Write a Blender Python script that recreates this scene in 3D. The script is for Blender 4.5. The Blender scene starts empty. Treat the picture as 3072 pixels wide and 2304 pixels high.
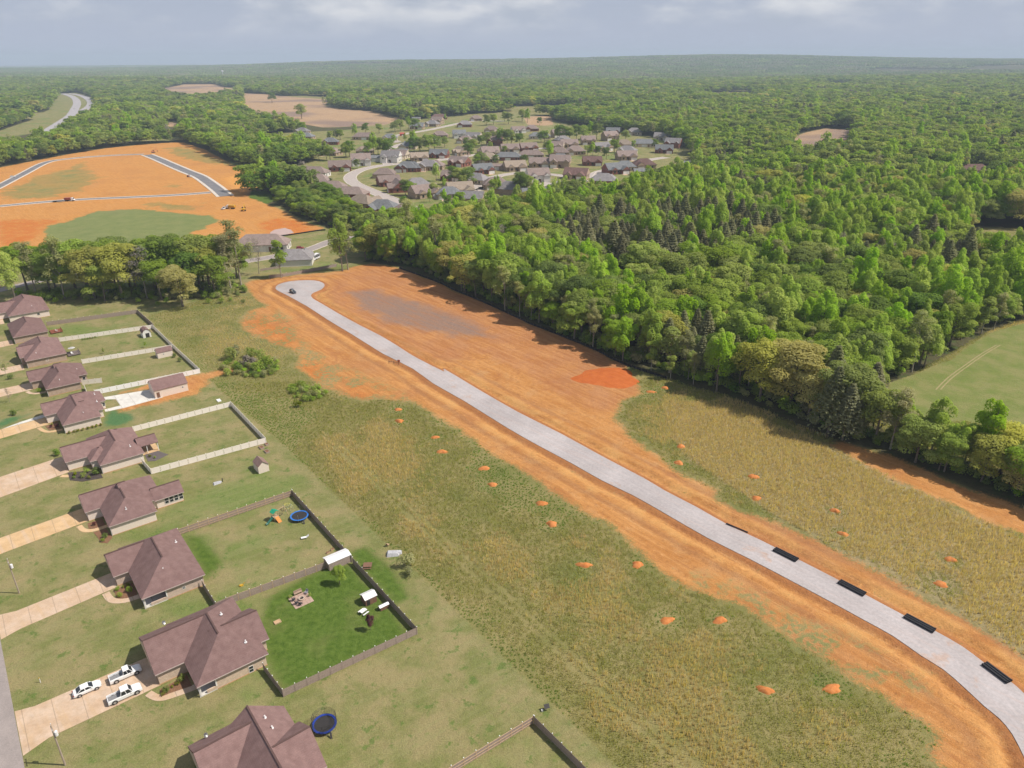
import bpy, math, random
import numpy as np
from mathutils import Vector, Matrix
from mathutils.geometry import tessellate_polygon

random.seed(7)
rng = np.random.default_rng(7)
scene = bpy.context.scene
COL = scene.collection
R = math.radians

# ------------------------------------------------------------------ camera
HC = 107.0                      # drone height above the ground, metres
FPX = 2170.0                    # focal length in photograph pixels (3072 wide)
PITCH = math.atan((1152 - 126 * 1.38879) / FPX)
ROLL = R(-0.30)
cam_d = bpy.data.cameras.new("camera"); cam = bpy.data.objects.new("camera", cam_d); COL.objects.link(cam)
cam_d.sensor_width = 36.0; cam_d.lens = 36.0 * FPX / 3072.0
cam_d.clip_start = 0.5; cam_d.clip_end = 60000.0
cam.matrix_world = Matrix.Translation((0, 0, HC)) @ Matrix.Rotation(math.pi / 2 - PITCH, 4, 'X') @ Matrix.Rotation(ROLL, 4, 'Z')
scene.camera = cam

# ------------------------------------------------------------------ sky, sun, exposure
SUN_EL, SUN_AZ = R(52), R(-4)   # sun stands to the right of the view; azimuth from +X, counter-clockwise
world = bpy.data.worlds.new("World"); scene.world = world; world.use_nodes = True
wt = world.node_tree; wt.nodes.clear()
def wn(t, **k):
    n = wt.nodes.new(t)
    for a, b in k.items(): setattr(n, a, b)
    return n
w_out = wn('ShaderNodeOutputWorld'); w_bg = wn('ShaderNodeBackground'); w_sky = wn('ShaderNodeTexSky')
w_sky.sky_type = 'NISHITA'; w_sky.sun_disc = False; w_sky.sun_elevation = SUN_EL
w_sky.sun_rotation = math.pi / 2 - SUN_AZ; w_sky.altitude = 100; w_sky.air_density = 1.0; w_sky.dust_density = 1.2; w_sky.ozone_density = 1.6
SKY_STRENGTH = 0.06
w_bg.inputs['Strength'].default_value = SKY_STRENGTH
# a thin broken cloud layer, laid out on a level deck above the place
w_tc = wn('ShaderNodeTexCoord'); w_sep = wn('ShaderNodeSeparateXYZ'); wt.links.new(w_tc.outputs['Generated'], w_sep.inputs[0])
def wm(op, a, b=None):
    n = wn('ShaderNodeMath', operation=op)
    for i, s in enumerate((a, b)):
        if s is None: continue
        if isinstance(s, (int, float)): n.inputs[i].default_value = s
        else: wt.links.new(s, n.inputs[i])
    return n.outputs[0]
w_cmb = wn('ShaderNodeMapping'); w_cmb.inputs['Scale'].default_value = (1.0, 1.0, 3.0); wt.links.new(w_tc.outputs['Generated'], w_cmb.inputs['Vector'])
w_no = wn('ShaderNodeTexNoise'); w_no.inputs['Scale'].default_value = 6.5; w_no.inputs['Detail'].default_value = 8; w_no.inputs['Roughness'].default_value = 0.56
wt.links.new(w_cmb.outputs[0], w_no.inputs['Vector'])
w_mr = wn('ShaderNodeMapRange', interpolation_type='SMOOTHSTEP'); w_mr.inputs['From Min'].default_value = 0.40; w_mr.inputs['From Max'].default_value = 0.62
wt.links.new(w_no.outputs['Fac'], w_mr.inputs['Value'])
w_fade = wn('ShaderNodeMapRange', interpolation_type='SMOOTHSTEP'); w_fade.inputs['From Min'].default_value = 0.012; w_fade.inputs['From Max'].default_value = 0.06
wt.links.new(w_sep.outputs['Z'], w_fade.inputs['Value'])
w_fac = wm('MULTIPLY', wm('MULTIPLY', w_mr.outputs[0], w_fade.outputs[0]), 0.9)
w_no2 = wn('ShaderNodeTexNoise'); w_no2.inputs['Scale'].default_value = 11.0; w_no2.inputs['Detail'].default_value = 7
wt.links.new(w_cmb.outputs[0], w_no2.inputs['Vector'])
w_cc = wn('ShaderNodeValToRGB'); w_cc.color_ramp.elements[0].position = 0.40; w_cc.color_ramp.elements[0].color = (7.2, 7.9, 9.3, 1); w_cc.color_ramp.elements[1].position = 0.62; w_cc.color_ramp.elements[1].color = (12.0, 12.1, 12.5, 1)
wt.links.new(w_no2.outputs['Fac'], w_cc.inputs['Fac'])
# humid air pales the clear sky towards an even blue-grey low down
w_hum = wn('ShaderNodeMapRange'); w_hum.inputs['From Min'].default_value = 0.0; w_hum.inputs['From Max'].default_value = 0.3; w_hum.inputs['To Min'].default_value = 0.9; w_hum.inputs['To Max'].default_value = 0.1
wt.links.new(w_sep.outputs['Z'], w_hum.inputs['Value'])
w_tint = wn('ShaderNodeMix', data_type='RGBA'); wt.links.new(w_hum.outputs[0], w_tint.inputs['Factor'])
w_tint.inputs['B'].default_value = (7.7, 8.5, 10.9, 1); wt.links.new(w_sky.outputs[0], w_tint.inputs['A'])
w_mx = wn('ShaderNodeMix', data_type='RGBA')
wt.links.new(w_fac, w_mx.inputs['Factor']); wt.links.new(w_tint.outputs['Result'], w_mx.inputs['A']); wt.links.new(w_cc.outputs[0], w_mx.inputs['B'])
wt.links.new(w_mx.outputs['Result'], w_bg.inputs['Color']); wt.links.new(w_bg.outputs[0], w_out.inputs['Surface'])

sun_d = bpy.data.lights.new("sun", 'SUN'); sun = bpy.data.objects.new("sun", sun_d); COL.objects.link(sun)
sun_d.energy = 4.9; sun_d.angle = R(0.7); sun_d.color = (1.0, 0.93, 0.82)
sdir = Vector((math.cos(SUN_EL) * math.cos(SUN_AZ), math.cos(SUN_EL) * math.sin(SUN_AZ), math.sin(SUN_EL)))
sun.rotation_euler = sdir.to_track_quat('Z', 'Y').to_euler(); sun.location = (200, 0, 300)
vs = scene.view_settings; vs.view_transform = 'Standard'; vs.look = 'None'; vs.gamma = 1.0; vs.use_curve_mapping = False
vs.exposure = 0.12
scene.cycles.use_denoising = True
scene.cycles.max_bounces = 4; scene.cycles.diffuse_bounces = 2; scene.cycles.use_adaptive_sampling = True; scene.cycles.adaptive_threshold = 0.02; scene.cycles.transparent_max_bounces = 8
scene.cycles.volume_bounces = 0; scene.cycles.caustics_reflective = False; scene.cycles.caustics_refractive = False
scene.cycles.sample_clamp_indirect = 4.0

# ------------------------------------------------------------------ placing: photograph pixel -> point on the ground
K = 1.38879                     # full-view pixels (2212 wide) -> photograph pixels
def ray(u, v):
    x = (u - 1536) / FPX; y = -(v - 1152) / FPX
    c, s = math.cos(ROLL), math.sin(ROLL); x, y = c * x - s * y, s * x + c * y
    cp, sp = math.cos(PITCH), math.sin(PITCH)
    return x, cp + y * sp, -sp + y * cp
def at(u, v, z=0.0):
    d = ray(u, v); t = (z - HC) / d[2]
    return Vector((d[0] * t, d[1] * t, z))
def V(x, y, z=0.0): return at(x * K, y * K, z)
def Zm(x0, y0, w=700.0, pw=2212.0):
    k = w / pw
    return lambda x, y, z=0.0: at(x0 + x * k, y0 + y * k, z)
ZA = Zm(600, 340); ZB = Zm(1200, 340, 900); Z1 = Zm(0, 840); Z2 = Zm(0, 1200); Z3 = Zm(0, 1550); Z4 = Zm(0, 1779); Z5 = Zm(600, 1779)
Z6 = Zm(600, 1400); Z7 = Zm(1200, 1779); ZQ1 = Zm(700, 780); ZQ2 = Zm(1300, 1100); ZQ3 = Zm(1900, 1300); ZQ4 = Zm(2372, 1250); ZQ5 = Zm(600, 1000); ZR = Zm(2172, 1604, 900, 2133)
ZL = Zm(0, 100, 800); ZC = Zm(0, 400, 1000)
# street grid of the near houses: a runs from the street to the back fence, c along the street
TH = R(38.0); CT, ST = math.cos(TH), math.sin(TH)
def AC(a, c, z=0.0): return Vector((a * CT - c * ST, a * ST + c * CT, z))
def to_ac(p): return p[0] * CT + p[1] * ST, -p[0] * ST + p[1] * CT

# ------------------------------------------------------------------ node helper
class NT:
    def __init__(s, name):
        s.m = bpy.data.materials.new(name); s.m.use_nodes = True; s.t = s.m.node_tree; s.t.nodes.clear()
        s.out = s.t.nodes.new('ShaderNodeOutputMaterial'); s.tc = None
    def n(s, t, **k):
        x = s.t.nodes.new(t)
        for a, b in k.items(): setattr(x, a, b)
        return x
    def put(s, sock, v):
        if v is None: return
        if isinstance(v, bpy.types.NodeSocket): s.t.links.new(v, sock)
        elif isinstance(v, tuple) and len(v) == 3 and sock.type == 'RGBA': sock.default_value = (*v, 1)
        else: sock.default_value = v
    def coord(s, kind='Object'):
        if s.tc is None: s.tc = s.n('ShaderNodeTexCoord')
        return s.tc.outputs[kind]
    def pos(s):
        return s.n('ShaderNodeNewGeometry').outputs['Position']
    def mapping(s, vec, rot=(0, 0, 0), scale=(1, 1, 1)):
        x = s.n('ShaderNodeMapping'); s.put(x.inputs['Vector'], vec); x.inputs['Rotation'].default_value = rot; x.inputs['Scale'].default_value = scale
        return x.outputs[0]
    def noise(s, vec, scale, detail=3, rough=0.55, dist=0.0, out='Fac'):
        x = s.n('ShaderNodeTexNoise'); s.put(x.inputs['Vector'], vec); x.inputs['Scale'].default_value = scale
        x.inputs['Detail'].default_value = detail; x.inputs['Roughness'].default_value = rough; x.inputs['Distortion'].default_value = dist
        return x.outputs[out]
    def math(s, op, a, b=None, c=None):
        x = s.n('ShaderNodeMath', operation=op)
        for i, v in enumerate((a, b, c)): s.put(x.inputs[i], v)
        return x.outputs[0]
    def mr(s, v, a, b, lo=0.0, hi=1.0, smooth=True):
        x = s.n('ShaderNodeMapRange', interpolation_type='SMOOTHSTEP' if smooth else 'LINEAR')
        s.put(x.inputs['Value'], v); x.inputs['From Min'].default_value = a; x.inputs['From Max'].default_value = b
        x.inputs['To Min'].default_value = lo; x.inputs['To Max'].default_value = hi
        return x.outputs[0]
    def mix(s, f, a, b, blend='MIX'):
        x = s.n('ShaderNodeMix', data_type='RGBA', blend_type=blend)
        s.put(x.inputs['Factor'], f); s.put(x.inputs['A'], a); s.put(x.inputs['B'], b)
        return x.outputs['Result']
    def scale(s, col, v):
        x = s.n('ShaderNodeVectorMath', operation='SCALE'); s.put(x.inputs[0], col); s.put(x.inputs['Scale'], v)
        return x.outputs[0]
    def attr(s, name):
        x = s.n('ShaderNodeAttribute'); x.attribute_name = name
        return x.outputs['Fac']
    def bump(s, h, strength=0.3, dist=0.1):
        x = s.n('ShaderNodeBump'); s.put(x.inputs['Height'], h); x.inputs['Strength'].default_value = strength; x.inputs['Distance'].default_value = dist
        return x.outputs[0]
    def bsdf(s, col, rough=0.8, metal=0.0, normal=None, spec=0.3):
        x = s.n('ShaderNodeBsdfPrincipled'); s.put(x.inputs['Base Color'], col); s.put(x.inputs['Roughness'], rough); x.inputs['Metallic'].default_value = metal
        x.inputs['Specular IOR Level'].default_value = spec
        if normal is not None: s.put(x.inputs['Normal'], normal)
        s.t.links.new(x.outputs[0], s.out.inputs['Surface']); return s.m

def plain(name, col, rough=0.7, metal=0.0, vary=0.12, scale=1.5, spec=0.3):
    n = NT(name); c = n.coord('Object')
    f = n.noise(c, scale, 4, 0.6); g = n.noise(c, scale * 9, 2)
    v = n.math('ADD', n.mr(f, 0.25, 0.75, 1 - vary, 1 + vary, False), n.mr(g, 0.3, 0.7, -vary * 0.5, vary * 0.5, False))
    return n.bsdf(n.scale(col3(n, col), v), rough, metal, spec=spec)
def col3(n, c):
    x = n.n('ShaderNodeRGB'); x.outputs[0].default_value = (*c, 1); return x.outputs[0]

# ------------------------------------------------------------------ mesh helper
class MB:
    def __init__(s): s.v = []; s.f = []
    def add(s, vs, fs):
        o = len(s.v); s.v.extend([tuple(p) for p in vs]); s.f.extend([tuple(i + o for i in f) for f in fs]); return s
    def box(s, x0, x1, y0, y1, z0, z1):
        return s.add([(x0,y0,z0),(x1,y0,z0),(x1,y1,z0),(x0,y1,z0),(x0,y0,z1),(x1,y0,z1),(x1,y1,z1),(x0,y1,z1)],
                     [(0,3,2,1),(4,5,6,7),(0,1,5,4),(1,2,6,5),(2,3,7,6),(3,0,4,7)])
    def taper(s, lo, hi):   # two quads (4 points each) joined
        return s.add(list(lo) + list(hi), [(0,3,2,1),(4,5,6,7),(0,1,5,4),(1,2,6,5),(2,3,7,6),(3,0,4,7)])
    def beam(s, p, q, w, h=None, up=(0,0,1)):
        p, q = Vector(p), Vector(q); h = h or w; d = (q - p).normalized(); u = Vector(up)
        if abs(d.dot(u)) > 0.98: u = Vector((1, 0, 0))
        sd = d.cross(u).normalized(); u = sd.cross(d)
        c = [sd * (w/2) * i + u * (h/2) * j for i, j in ((-1,-1),(1,-1),(1,1),(-1,1))]
        return s.taper([p + k for k in c], [q + k for k in c])
    def cyl(s, p, q, r0, r1=None, n=8, cap=True):
        p, q = Vector(p), Vector(q); r1 = r0 if r1 is None else r1
        d = (q - p).normalized(); u = Vector((0,0,1)) if abs(d.z) < 0.95 else Vector((1,0,0))
        sd = d.cross(u).normalized(); u = sd.cross(d); vs = []
        for pt, r in ((p, r0), (q, r1)):
            for i in range(n):
                a = 2 * math.pi * i / n; vs.append(pt + sd * math.cos(a) * r + u * math.sin(a) * r)
        fs = [(i, (i+1) % n, n + (i+1) % n, n + i) for i in range(n)]
        if cap: fs += [tuple(range(n))[::-1], tuple(range(n, 2*n))]
        return s.add(vs, fs)
    def tube(s, pts, r, n=5):
        for i in range(len(pts) - 1):
            ra, rb = (r, r) if not isinstance(r, (list, tuple)) else (r[i], r[i+1])
            s.cyl(pts[i], pts[i+1], ra, rb, n, False)
        return s
    def prism(s, poly, z0, z1):     # poly: list of (x, y)
        n = len(poly); t = tessellate_polygon([[Vector((p[0], p[1], 0)) for p in poly]])
        area = sum(poly[i][0]*poly[(i+1)%n][1] - poly[(i+1)%n][0]*poly[i][1] for i in range(n))
        vs = [(p[0], p[1], z1) for p in poly] + [(p[0], p[1], z0) for p in poly]; fs = []
        for a, b, c in t:
            A, B, C = poly[a], poly[b], poly[c]
            up = (B[0]-A[0])*(C[1]-A[1]) - (B[1]-A[1])*(C[0]-A[0]) > 0
            fs.append((a, b, c) if up else (a, c, b))
        for i in range(n):
            j = (i+1) % n
            fs.append((i, i+n, j+n, j) if area > 0 else (j, j+n, i+n, i))
        return s.add(vs, fs)
    def ring(s, c, r0, r1, z0, z1, n=24):
        vs = []
        for i in range(n):
            a = 2*math.pi*i/n; ca, sa = math.cos(a), math.sin(a)
            vs += [(c[0]+r0*ca, c[1]+r0*sa, z0), (c[0]+r1*ca, c[1]+r1*sa, z0), (c[0]+r1*ca, c[1]+r1*sa, z1), (c[0]+r0*ca, c[1]+r0*sa, z1)]
        fs = []
        for i in range(n):
            a = i*4; b = ((i+1) % n)*4
            for k in range(4): fs.append((a+k, b+k, b+(k+1)%4, a+(k+1)%4))
        return s.add(vs, fs)
    def mesh(s, name, m):
        me = bpy.data.meshes.new(name); me.from_pydata(s.v, [], s.f); me.materials.append(m); me.update(); return me
    def build(s, name, m, parent=None, smooth=False):
        me = s.mesh(name, m)
        if smooth: me.polygons.foreach_set('use_smooth', [True]*len(me.polygons))
        return link(name, me, parent)
def link(name, data, parent=None):
    o = bpy.data.objects.new(name, data); COL.objects.link(o)
    if parent is not None: o.parent = parent
    return o
def thing(name, label, cat, loc=(0,0,0), rz=0.0, group=None):
    o = link(name, None); o.location = loc; o.rotation_euler = (0,0,rz); o.empty_display_size = 0.5
    return tag(o, label, cat, group)
def tag(o, label, cat, group=None):
    o['label'] = label; o['category'] = cat
    if group: o['group'] = group
    return o
def struct(o): o['kind'] = 'structure'; return o
def copy_tree(root, loc, rz, label, group=None, scale=None):
    r = root.copy(); COL.objects.link(r); r.location = loc; r.rotation_euler = (0,0,rz); r['label'] = label
    if group: r['group'] = group
    if scale is not None: r.scale = scale
    for ch in root.children:
        c = ch.copy(); COL.objects.link(c); c.parent = r
        for g in ch.children:
            d = g.copy(); COL.objects.link(d); d.parent = c
    return r
def fast_mesh(name, verts, quads, mats, attrs=None, smooth=False):
    verts = np.asarray(verts, np.float32); quads = np.asarray(quads, np.int32)
    me = bpy.data.meshes.new(name); k = quads.shape[1] if len(quads) else 4
    me.vertices.add(len(verts)); me.vertices.foreach_set('co', verts.ravel())
    if len(quads):
        me.loops.add(quads.size); me.loops.foreach_set('vertex_index', quads.ravel())
        me.polygons.add(len(quads)); me.polygons.foreach_set('loop_start', np.arange(0, quads.size, k, dtype=np.int32))
    for m in mats: me.materials.append(m)
    me.update(calc_edges=True)
    for nm, arr in (attrs or {}).items():
        arr = np.asarray(arr)
        if arr.ndim == 2: a = me.attributes.new(nm, 'FLOAT_VECTOR', 'POINT'); a.data.foreach_set('vector', arr.astype(np.float32).ravel())
        elif arr.dtype.kind == 'i': a = me.attributes.new(nm, 'INT', 'POINT'); a.data.foreach_set('value', arr.astype(np.int32))
        else: a = me.attributes.new(nm, 'FLOAT', 'POINT'); a.data.foreach_set('value', arr.astype(np.float32))
    if smooth and len(quads): me.polygons.foreach_set('use_smooth', np.ones(len(quads), bool))
    return me
def sdf(P, poly):               # signed distance, positive inside; P (N,2)
    Q = np.array([(p[0], p[1]) for p in poly], float); n = len(Q)
    lo, hi = Q.min(0) - 40, Q.max(0) + 40
    out = np.full(len(P), -40.0)
    sel = np.where(((P > lo) & (P < hi)).all(1))[0]
    if len(sel) == 0: return out
    p = P[sel]; d = np.full(len(p), 1e18); ins = np.zeros(len(p), bool)
    for i in range(n):
        a, b = Q[i], Q[(i+1) % n]; ab = b - a; ap = p - a
        t = np.clip((ap @ ab) / max(ab @ ab, 1e-9), 0, 1); q = ap - t[:, None] * ab
        d = np.minimum(d, (q * q).sum(1))
        c = (a[1] > p[:, 1]) != (b[1] > p[:, 1])
        if abs(b[1] - a[1]) > 1e-9: ins ^= c & (p[:, 0] < (b[0]-a[0]) * (p[:, 1]-a[1]) / (b[1]-a[1]) + a[0])
    d = np.sqrt(d); out[sel] = np.where(ins, d, -d)
    return np.clip(out, -40, 40)
def inside(P, poly): return sdf(P, poly) > 0
def smooth_poly(pts, n=3, closed=True):     # Catmull-Rom
    out = []; m = len(pts)
    for i in range(m if closed else m - 1):
        g = lambda k: pts[k % m] if closed else pts[min(max(k, 0), m-1)]
        p0, p1, p2, p3 = g(i-1), g(i), g(i+1), g(i+2)
        for j in range(n):
            t = j / n
            out.append(tuple(0.5*((2*p1[q]) + (-p0[q]+p2[q])*t + (2*p0[q]-5*p1[q]+4*p2[q]-p3[q])*t*t + (-p0[q]+3*p1[q]-3*p2[q]+p3[q])*t**3) for q in (0, 1)))
    if not closed: out.append((pts[-1][0], pts[-1][1]))
    return out

# ================================================================== the setting: ground, fields, roads
def VP(l): return [V(*p) for p in l]
def ZP(f, l): return [f(*p) for p in l]
ZS = Zm(1200, 700, 800)
road_top = ZP(ZQ1, [(735,335),(760,370),(830,410),(1000,510),(1200,620),(1380,710),(1500,780),(1580,830),(1680,895),(1780,950),(2000,1060)]) \
  + ZP(ZQ2, [(100,20),(400,200),(800,430),(1200,630),(1600,850),(2000,1060)]) + ZP(ZQ3, [(300,545),(600,700),(900,870),(1200,1010),(1550,1190),(1940,1390)]) \
  + ZP(ZR, [(1000,425),(1280,575),(1500,685),(1700,800),(1840,905),(2035,1045),(2133,1130),(2400,1400)])
road_bot = ZP(ZR, [(2250,1820),(2133,1580),(2050,1420),(1960,1310),(1850,1220),(1700,1080),(1560,960),(1400,860),(1200,720),(1000,610),(800,500)]) \
  + ZP(ZQ3, [(1500,1400),(1100,1190),(700,990),(300,760),(0,590)]) + ZP(ZQ2, [(1600,1080),(1300,910),(1000,750),(700,580),(300,330),(0,160)]) \
  + ZP(ZQ1, [(1700,1030),(1430,895),(1300,815),(1100,690),(900,570),(700,440),(500,330)])
bulb = ZP(ZQ1, [(420,290),(400,265),(420,238),(480,215),(560,200),(680,192),(780,196),(840,213),(866,240),(835,278),(765,308)])
ROAD = smooth_poly(road_top + road_bot + bulb, 2)
SILT = [V(868, 581)] + ZP(ZS, [(0,295),(130,340),(330,415),(450,475),(600,535),(760,605),(900,670),(1000,715),(1080,755),(1200,800),(1350,860),(1500,920),(1650,985),(1740,1035),(1850,1085),(2000,1140),(2212,1210)])
DIRT = ZP(ZR, [(1700,1800),(1600,1700),(1480,1560),(1530,1500),(1500,1400),(1400,1300),(1200,1200),(1000,1080),(800,930),(640,830),(400,690),(130,510)]) \
  + ZP(ZQ3, [(760,1560),(500,1450),(280,1330),(100,1180)]) + ZP(ZQ2, [(1850,1640),(1720,1530),(1550,1440),(1400,1350),(1250,1270),(1100,1160),(920,1040),(690,900),(450,750),(230,580),(0,440)]) \
  + ZP(ZQ1, [(2000,1520),(1800,1400),(1690,1340),(1500,1330),(1390,1310),(1230,1325),(1080,1290),(990,1240),(870,1215),(780,1150),(690,1090),(590,1020),(620,950),(620,880),(540,840),(380,790),(250,740),(130,690),(60,600),(150,480),(330,430),(200,360),(110,240),(200,185),(340,175),(560,150),(800,125),(1000,110),(1150,60),(1300,30),(1560,70)]) \
  + SILT[1:-2] + ZP(ZQ2, [(1900,90),(1950,200),(1960,260),(1780,330),(1720,490),(1790,590),(1880,680),(2000,750),(2080,820)]) \
  + ZP(ZQ3, [(0,60),(110,130),(200,200),(330,300),(480,410),(760,540),(760,620),(900,690),(1150,770),(1290,830),(1450,900),(1680,990),(1840,1080),(2050,1190)]) \
  + ZP(ZR, [(1000,215),(1150,290),(1300,390),(1500,490),(1700,590),(1900,720),(2050,830),(2133,890),(2400,1100),(2600,1800)])
STRIP = ZP(ZQ4, [(380,270),(480,245),(620,270),(800,335),(1050,410),(1350,545),(1700,690),(2000,790),(2212,880),(2600,1060),(2600,1300),(2212,1110),(1900,1000),(1700,930),(1450,800),(1100,650),(850,520),(560,370)])
PADDIRT = ZP(Z1, [(1140,1075),(1420,990),(1780,915),(1900,895),(1960,930),(1970,985),(1850,1095),(1560,1150),(1130,1255),(1110,1215),(1480,1110),(1540,1100),(1400,1030)])
TRACK = ZP(Z1, [(1890,905),(2030,870),(2212,825),(2260,830),(2240,870),(2060,910),(1950,950)])
SITE = VP([(-60,372),(0,362),(60,350),(150,333),(230,320),(300,313),(390,306),(440,322),(500,354),(541,365),(600,388),(616,391),(600,398),(545,408),(535,425),(575,441),(605,452),(640,472),(700,493),(640,506),(540,518),(440,514),(330,520),(240,540),(100,545),(0,575),(-60,585)])
CROP = ZP(ZC, [(300,640),(330,610),(430,590),(620,520),(900,500),(1250,535),(1400,545),(1450,580),(1330,640),(1260,660),(1300,690),(1420,700),(1500,700),(1200,740),(1000,730),(880,760),(600,735),(420,740),(300,690)])
GREEN1 = ZP(ZC, [(0,390),(100,350),(200,310),(350,260),(480,220),(560,190),(580,250),(650,290),(620,340),(450,400),(300,430),(60,450)])
GREEN2 = ZP(ZC, [(1090,100),(1200,85),(1300,110),(1420,160),(1600,200),(1720,232),(1500,215),(1300,190),(1150,140)])
GREEN3 = ZP(ZC, [(1090,350),(1150,330),(1220,345),(1180,365)]) ; GREEN4 = ZP(ZC, [(980,470),(1100,460),(1280,470),(1280,510),(1100,510)])
GREEN5 = ZP(ZC, [(1640,390),(1760,380),(1800,400),(1830,440),(1780,470),(1680,450),(1620,430)])
POND_D = ZP(ZC, [(1790,660),(1820,640),(1890,628),(1930,640),(1950,660),(1870,678),(1800,672)])
SUBD = VP([(520,303),(600,288),(760,280),(850,262),(1000,250),(1130,240),(1200,262),(1300,280),(1440,300),(1490,325),(1500,378),(1480,398),(1300,425),(1150,440),(1050,462),(960,480),(860,495),(800,480),(740,440),(650,402),(600,385),(545,367),(590,365),(640,360),(690,345),(640,330),(580,325)])
NEARL = VP([(490,530),(560,515),(640,508),(700,497),(800,500),(850,530),(800,560),(760,572),(700,580),(560,590),(520,600)])
ROWL = VP([(-80,640),(0,600),(200,560),(330,545),(470,520),(530,560),(545,610),(460,640),(330,680),(300,690),(100,700),(-80,720)])
TAN = [VP([(345,193),(400,185),(465,184),(520,196),(480,202),(420,208),(365,206)]), VP([(520,200),(580,204),(640,210),(720,216),(700,228),(740,236),(800,240),(872,258),(830,270),(700,276),(600,258),(525,242)]),
       VP([(1703,302),(1740,286),(1790,276),(1847,281),(1838,310),(1780,316),(1720,316)]), VP([(1130,252),(1190,250),(1196,272),(1140,270)]), VP([(340,270),(380,262),(400,272),(360,276)])]
PAST = ZP(Zm(2272,800,800), [(1080,1050),(1100,960),(1300,900),(1450,830),(1620,770),(1720,680),(1850,600),(1960,540),(2212,470),(2600,420),(2600,1350),(2200,1330),(2000,1330),(1700,1280),(1500,1300),(1250,1290),(1150,1200)])
CLEAR = [VP([(1290,590),(1330,580),(1370,583),(1390,596),(1340,604),(1295,602)]), VP([(2070,515),(2110,487),(2212,492),(2300,500),(2300,530),(2150,520)]), VP([(2060,378),(2110,366),(2150,372),(2160,385),(2090,392)]), VP([(1880,745),(1930,738),(1940,748),(1890,752)])]
HWY = VP([(-40,300),(0,282),(60,262),(105,237),(128,203),(170,200),(207,212),(202,236),(170,252),(130,276),(60,290),(20,296)])
SQ = [ZP(ZL, [(150,990),(250,940),(340,930),(340,990),(200,1040)]), ZP(ZL, [(800,870),(900,840),(1100,850),(1150,880),(1300,850),(1500,840),(1480,890),(900,900)]), ZP(ZL, [(1000,720),(1080,690),(1120,690),(1100,740)]), ZP(ZL, [(1320,770),(1400,740),(1500,740),(1520,765)])]
LAWN = [[AC(-14, 20), AC(64.5, 20), AC(64.5, 120), AC(64, 200), AC(62, 232), AC(62, 275), AC(62, 365), AC(50, 400), AC(-14, 420)], SUBD, NEARL, ROWL, HWY] + [SQ[i] for i in range(4)]
LUSH = [[AC(27, 104), AC(54, 102.5), AC(54, 131), AC(48, 133.5), AC(34, 131), AC(29, 120)], [AC(55.2, 112), AC(59, 112), AC(61, 122), AC(60, 134), AC(55.4, 135)], GREEN5,
        [AC(26, 146), AC(31, 150), AC(30, 163), AC(27, 166)]]
TEAL = [ZP(Z1, [(1000,1260),(1100,1225),(1200,1270),(1240,1330),(1150,1390),(1000,1390),(980,1340)]), ZP(Z1, [(-20,1340),(150,1290),(250,1270),(150,1350),(60,1400),(-20,1410)])]
GREYD = ZP(ZQ1, [(1090,310),(1300,280),(1500,340),(1750,400),(2050,510),(2280,600),(2400,720),(2200,730),(1900,670),(1650,630),(1450,580),(1200,430)])
REDD = [ZP(ZQ1, [(100,600),(260,540),(520,640),(620,780),(560,850),(300,740)]), ZP(ZQ1, [(600,1000),(830,980),(900,1090),(760,1150),(640,1080)]), ZP(ZQ1, [(1050,1200),(1220,1180),(1380,1260),(1240,1320),(1090,1290)]),
        ZP(ZC, [(0,580),(150,570),(380,580),(300,610),(250,680),(150,740),(0,760)]), ZP(ZC, [(1720,600),(1850,560),(1950,575),(2080,640),(1960,670),(1800,665)])]
MOTTLE = ZP(ZQ1, [(40,480),(330,430),(520,560),(640,760),(900,940),(1300,1130),(1720,1330),(1690,1370),(1230,1345),(780,1170),(560,1020),(600,880),(380,800),(110,700)])
MOTTLE2 = ZP(ZR, [(-200,300),(0,360),(300,480),(560,620),(880,750),(1100,850),(1480,1060),(1250,1090),(900,980),(640,850),(300,640),(0,450),(-200,400)])
RIGHTF = VP([(1440,868),(1520,866),(1640,905),(1800,968),(2000,1062),(2212,1170),(2400,1300),(2400,1500),(2212,1425),(2050,1325),(1850,1218),(1650,1098),(1500,1000),(1435,930)])
PADR = ZP(ZQ1, [(900,200),(1150,90),(1560,80),(2212,345)]) + SILT[6:-2] + ZP(ZQ2, [(1900,100),(1900,250),(1700,420),(1500,420),(1000,150),(500,-120)]) + ZP(ZQ1, [(1900,960),(1650,830),(1300,620),(950,400)])
BRIGHTD = [ZP(ZC, [(1480,300),(1600,270),(1760,260),(1900,320),(1700,345),(1560,365)])]
WOODS = VP([(770,562),(868,576),(905,592),(960,617),(1010,640),(1060,662),(1110,685),(1160,708),(1240,748),(1350,790),(1430,812),(1500,838),(1560,852),(1650,888),(1740,925),(1800,950),(1900,978),(2000,1016),(2100,1060),(2212,1100),(2330,1150),(2330,1080),(2212,1030),(2050,985),(1950,955),(1870,905),(1925,850),(1985,800),(2050,765),(2120,725),(2180,700),(2212,690),(2500,650),(2900,520),(2600,300),(1600,330),(1510,385),(1480,402),(1300,432),(1150,445),(1050,468),(960,486),(860,502),(800,520)])
BAND = VP([(392,298),(432,318),(500,352),(541,364),(626,361),(683,346),(690,334),(640,331),(580,327),(530,306),(470,280),(400,268)])
CLUSTER = VP([(592,416),(612,396),(650,404),(735,440),(795,480),(850,498),(800,510),(760,500),(700,490),(640,466),(600,440)])

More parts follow.
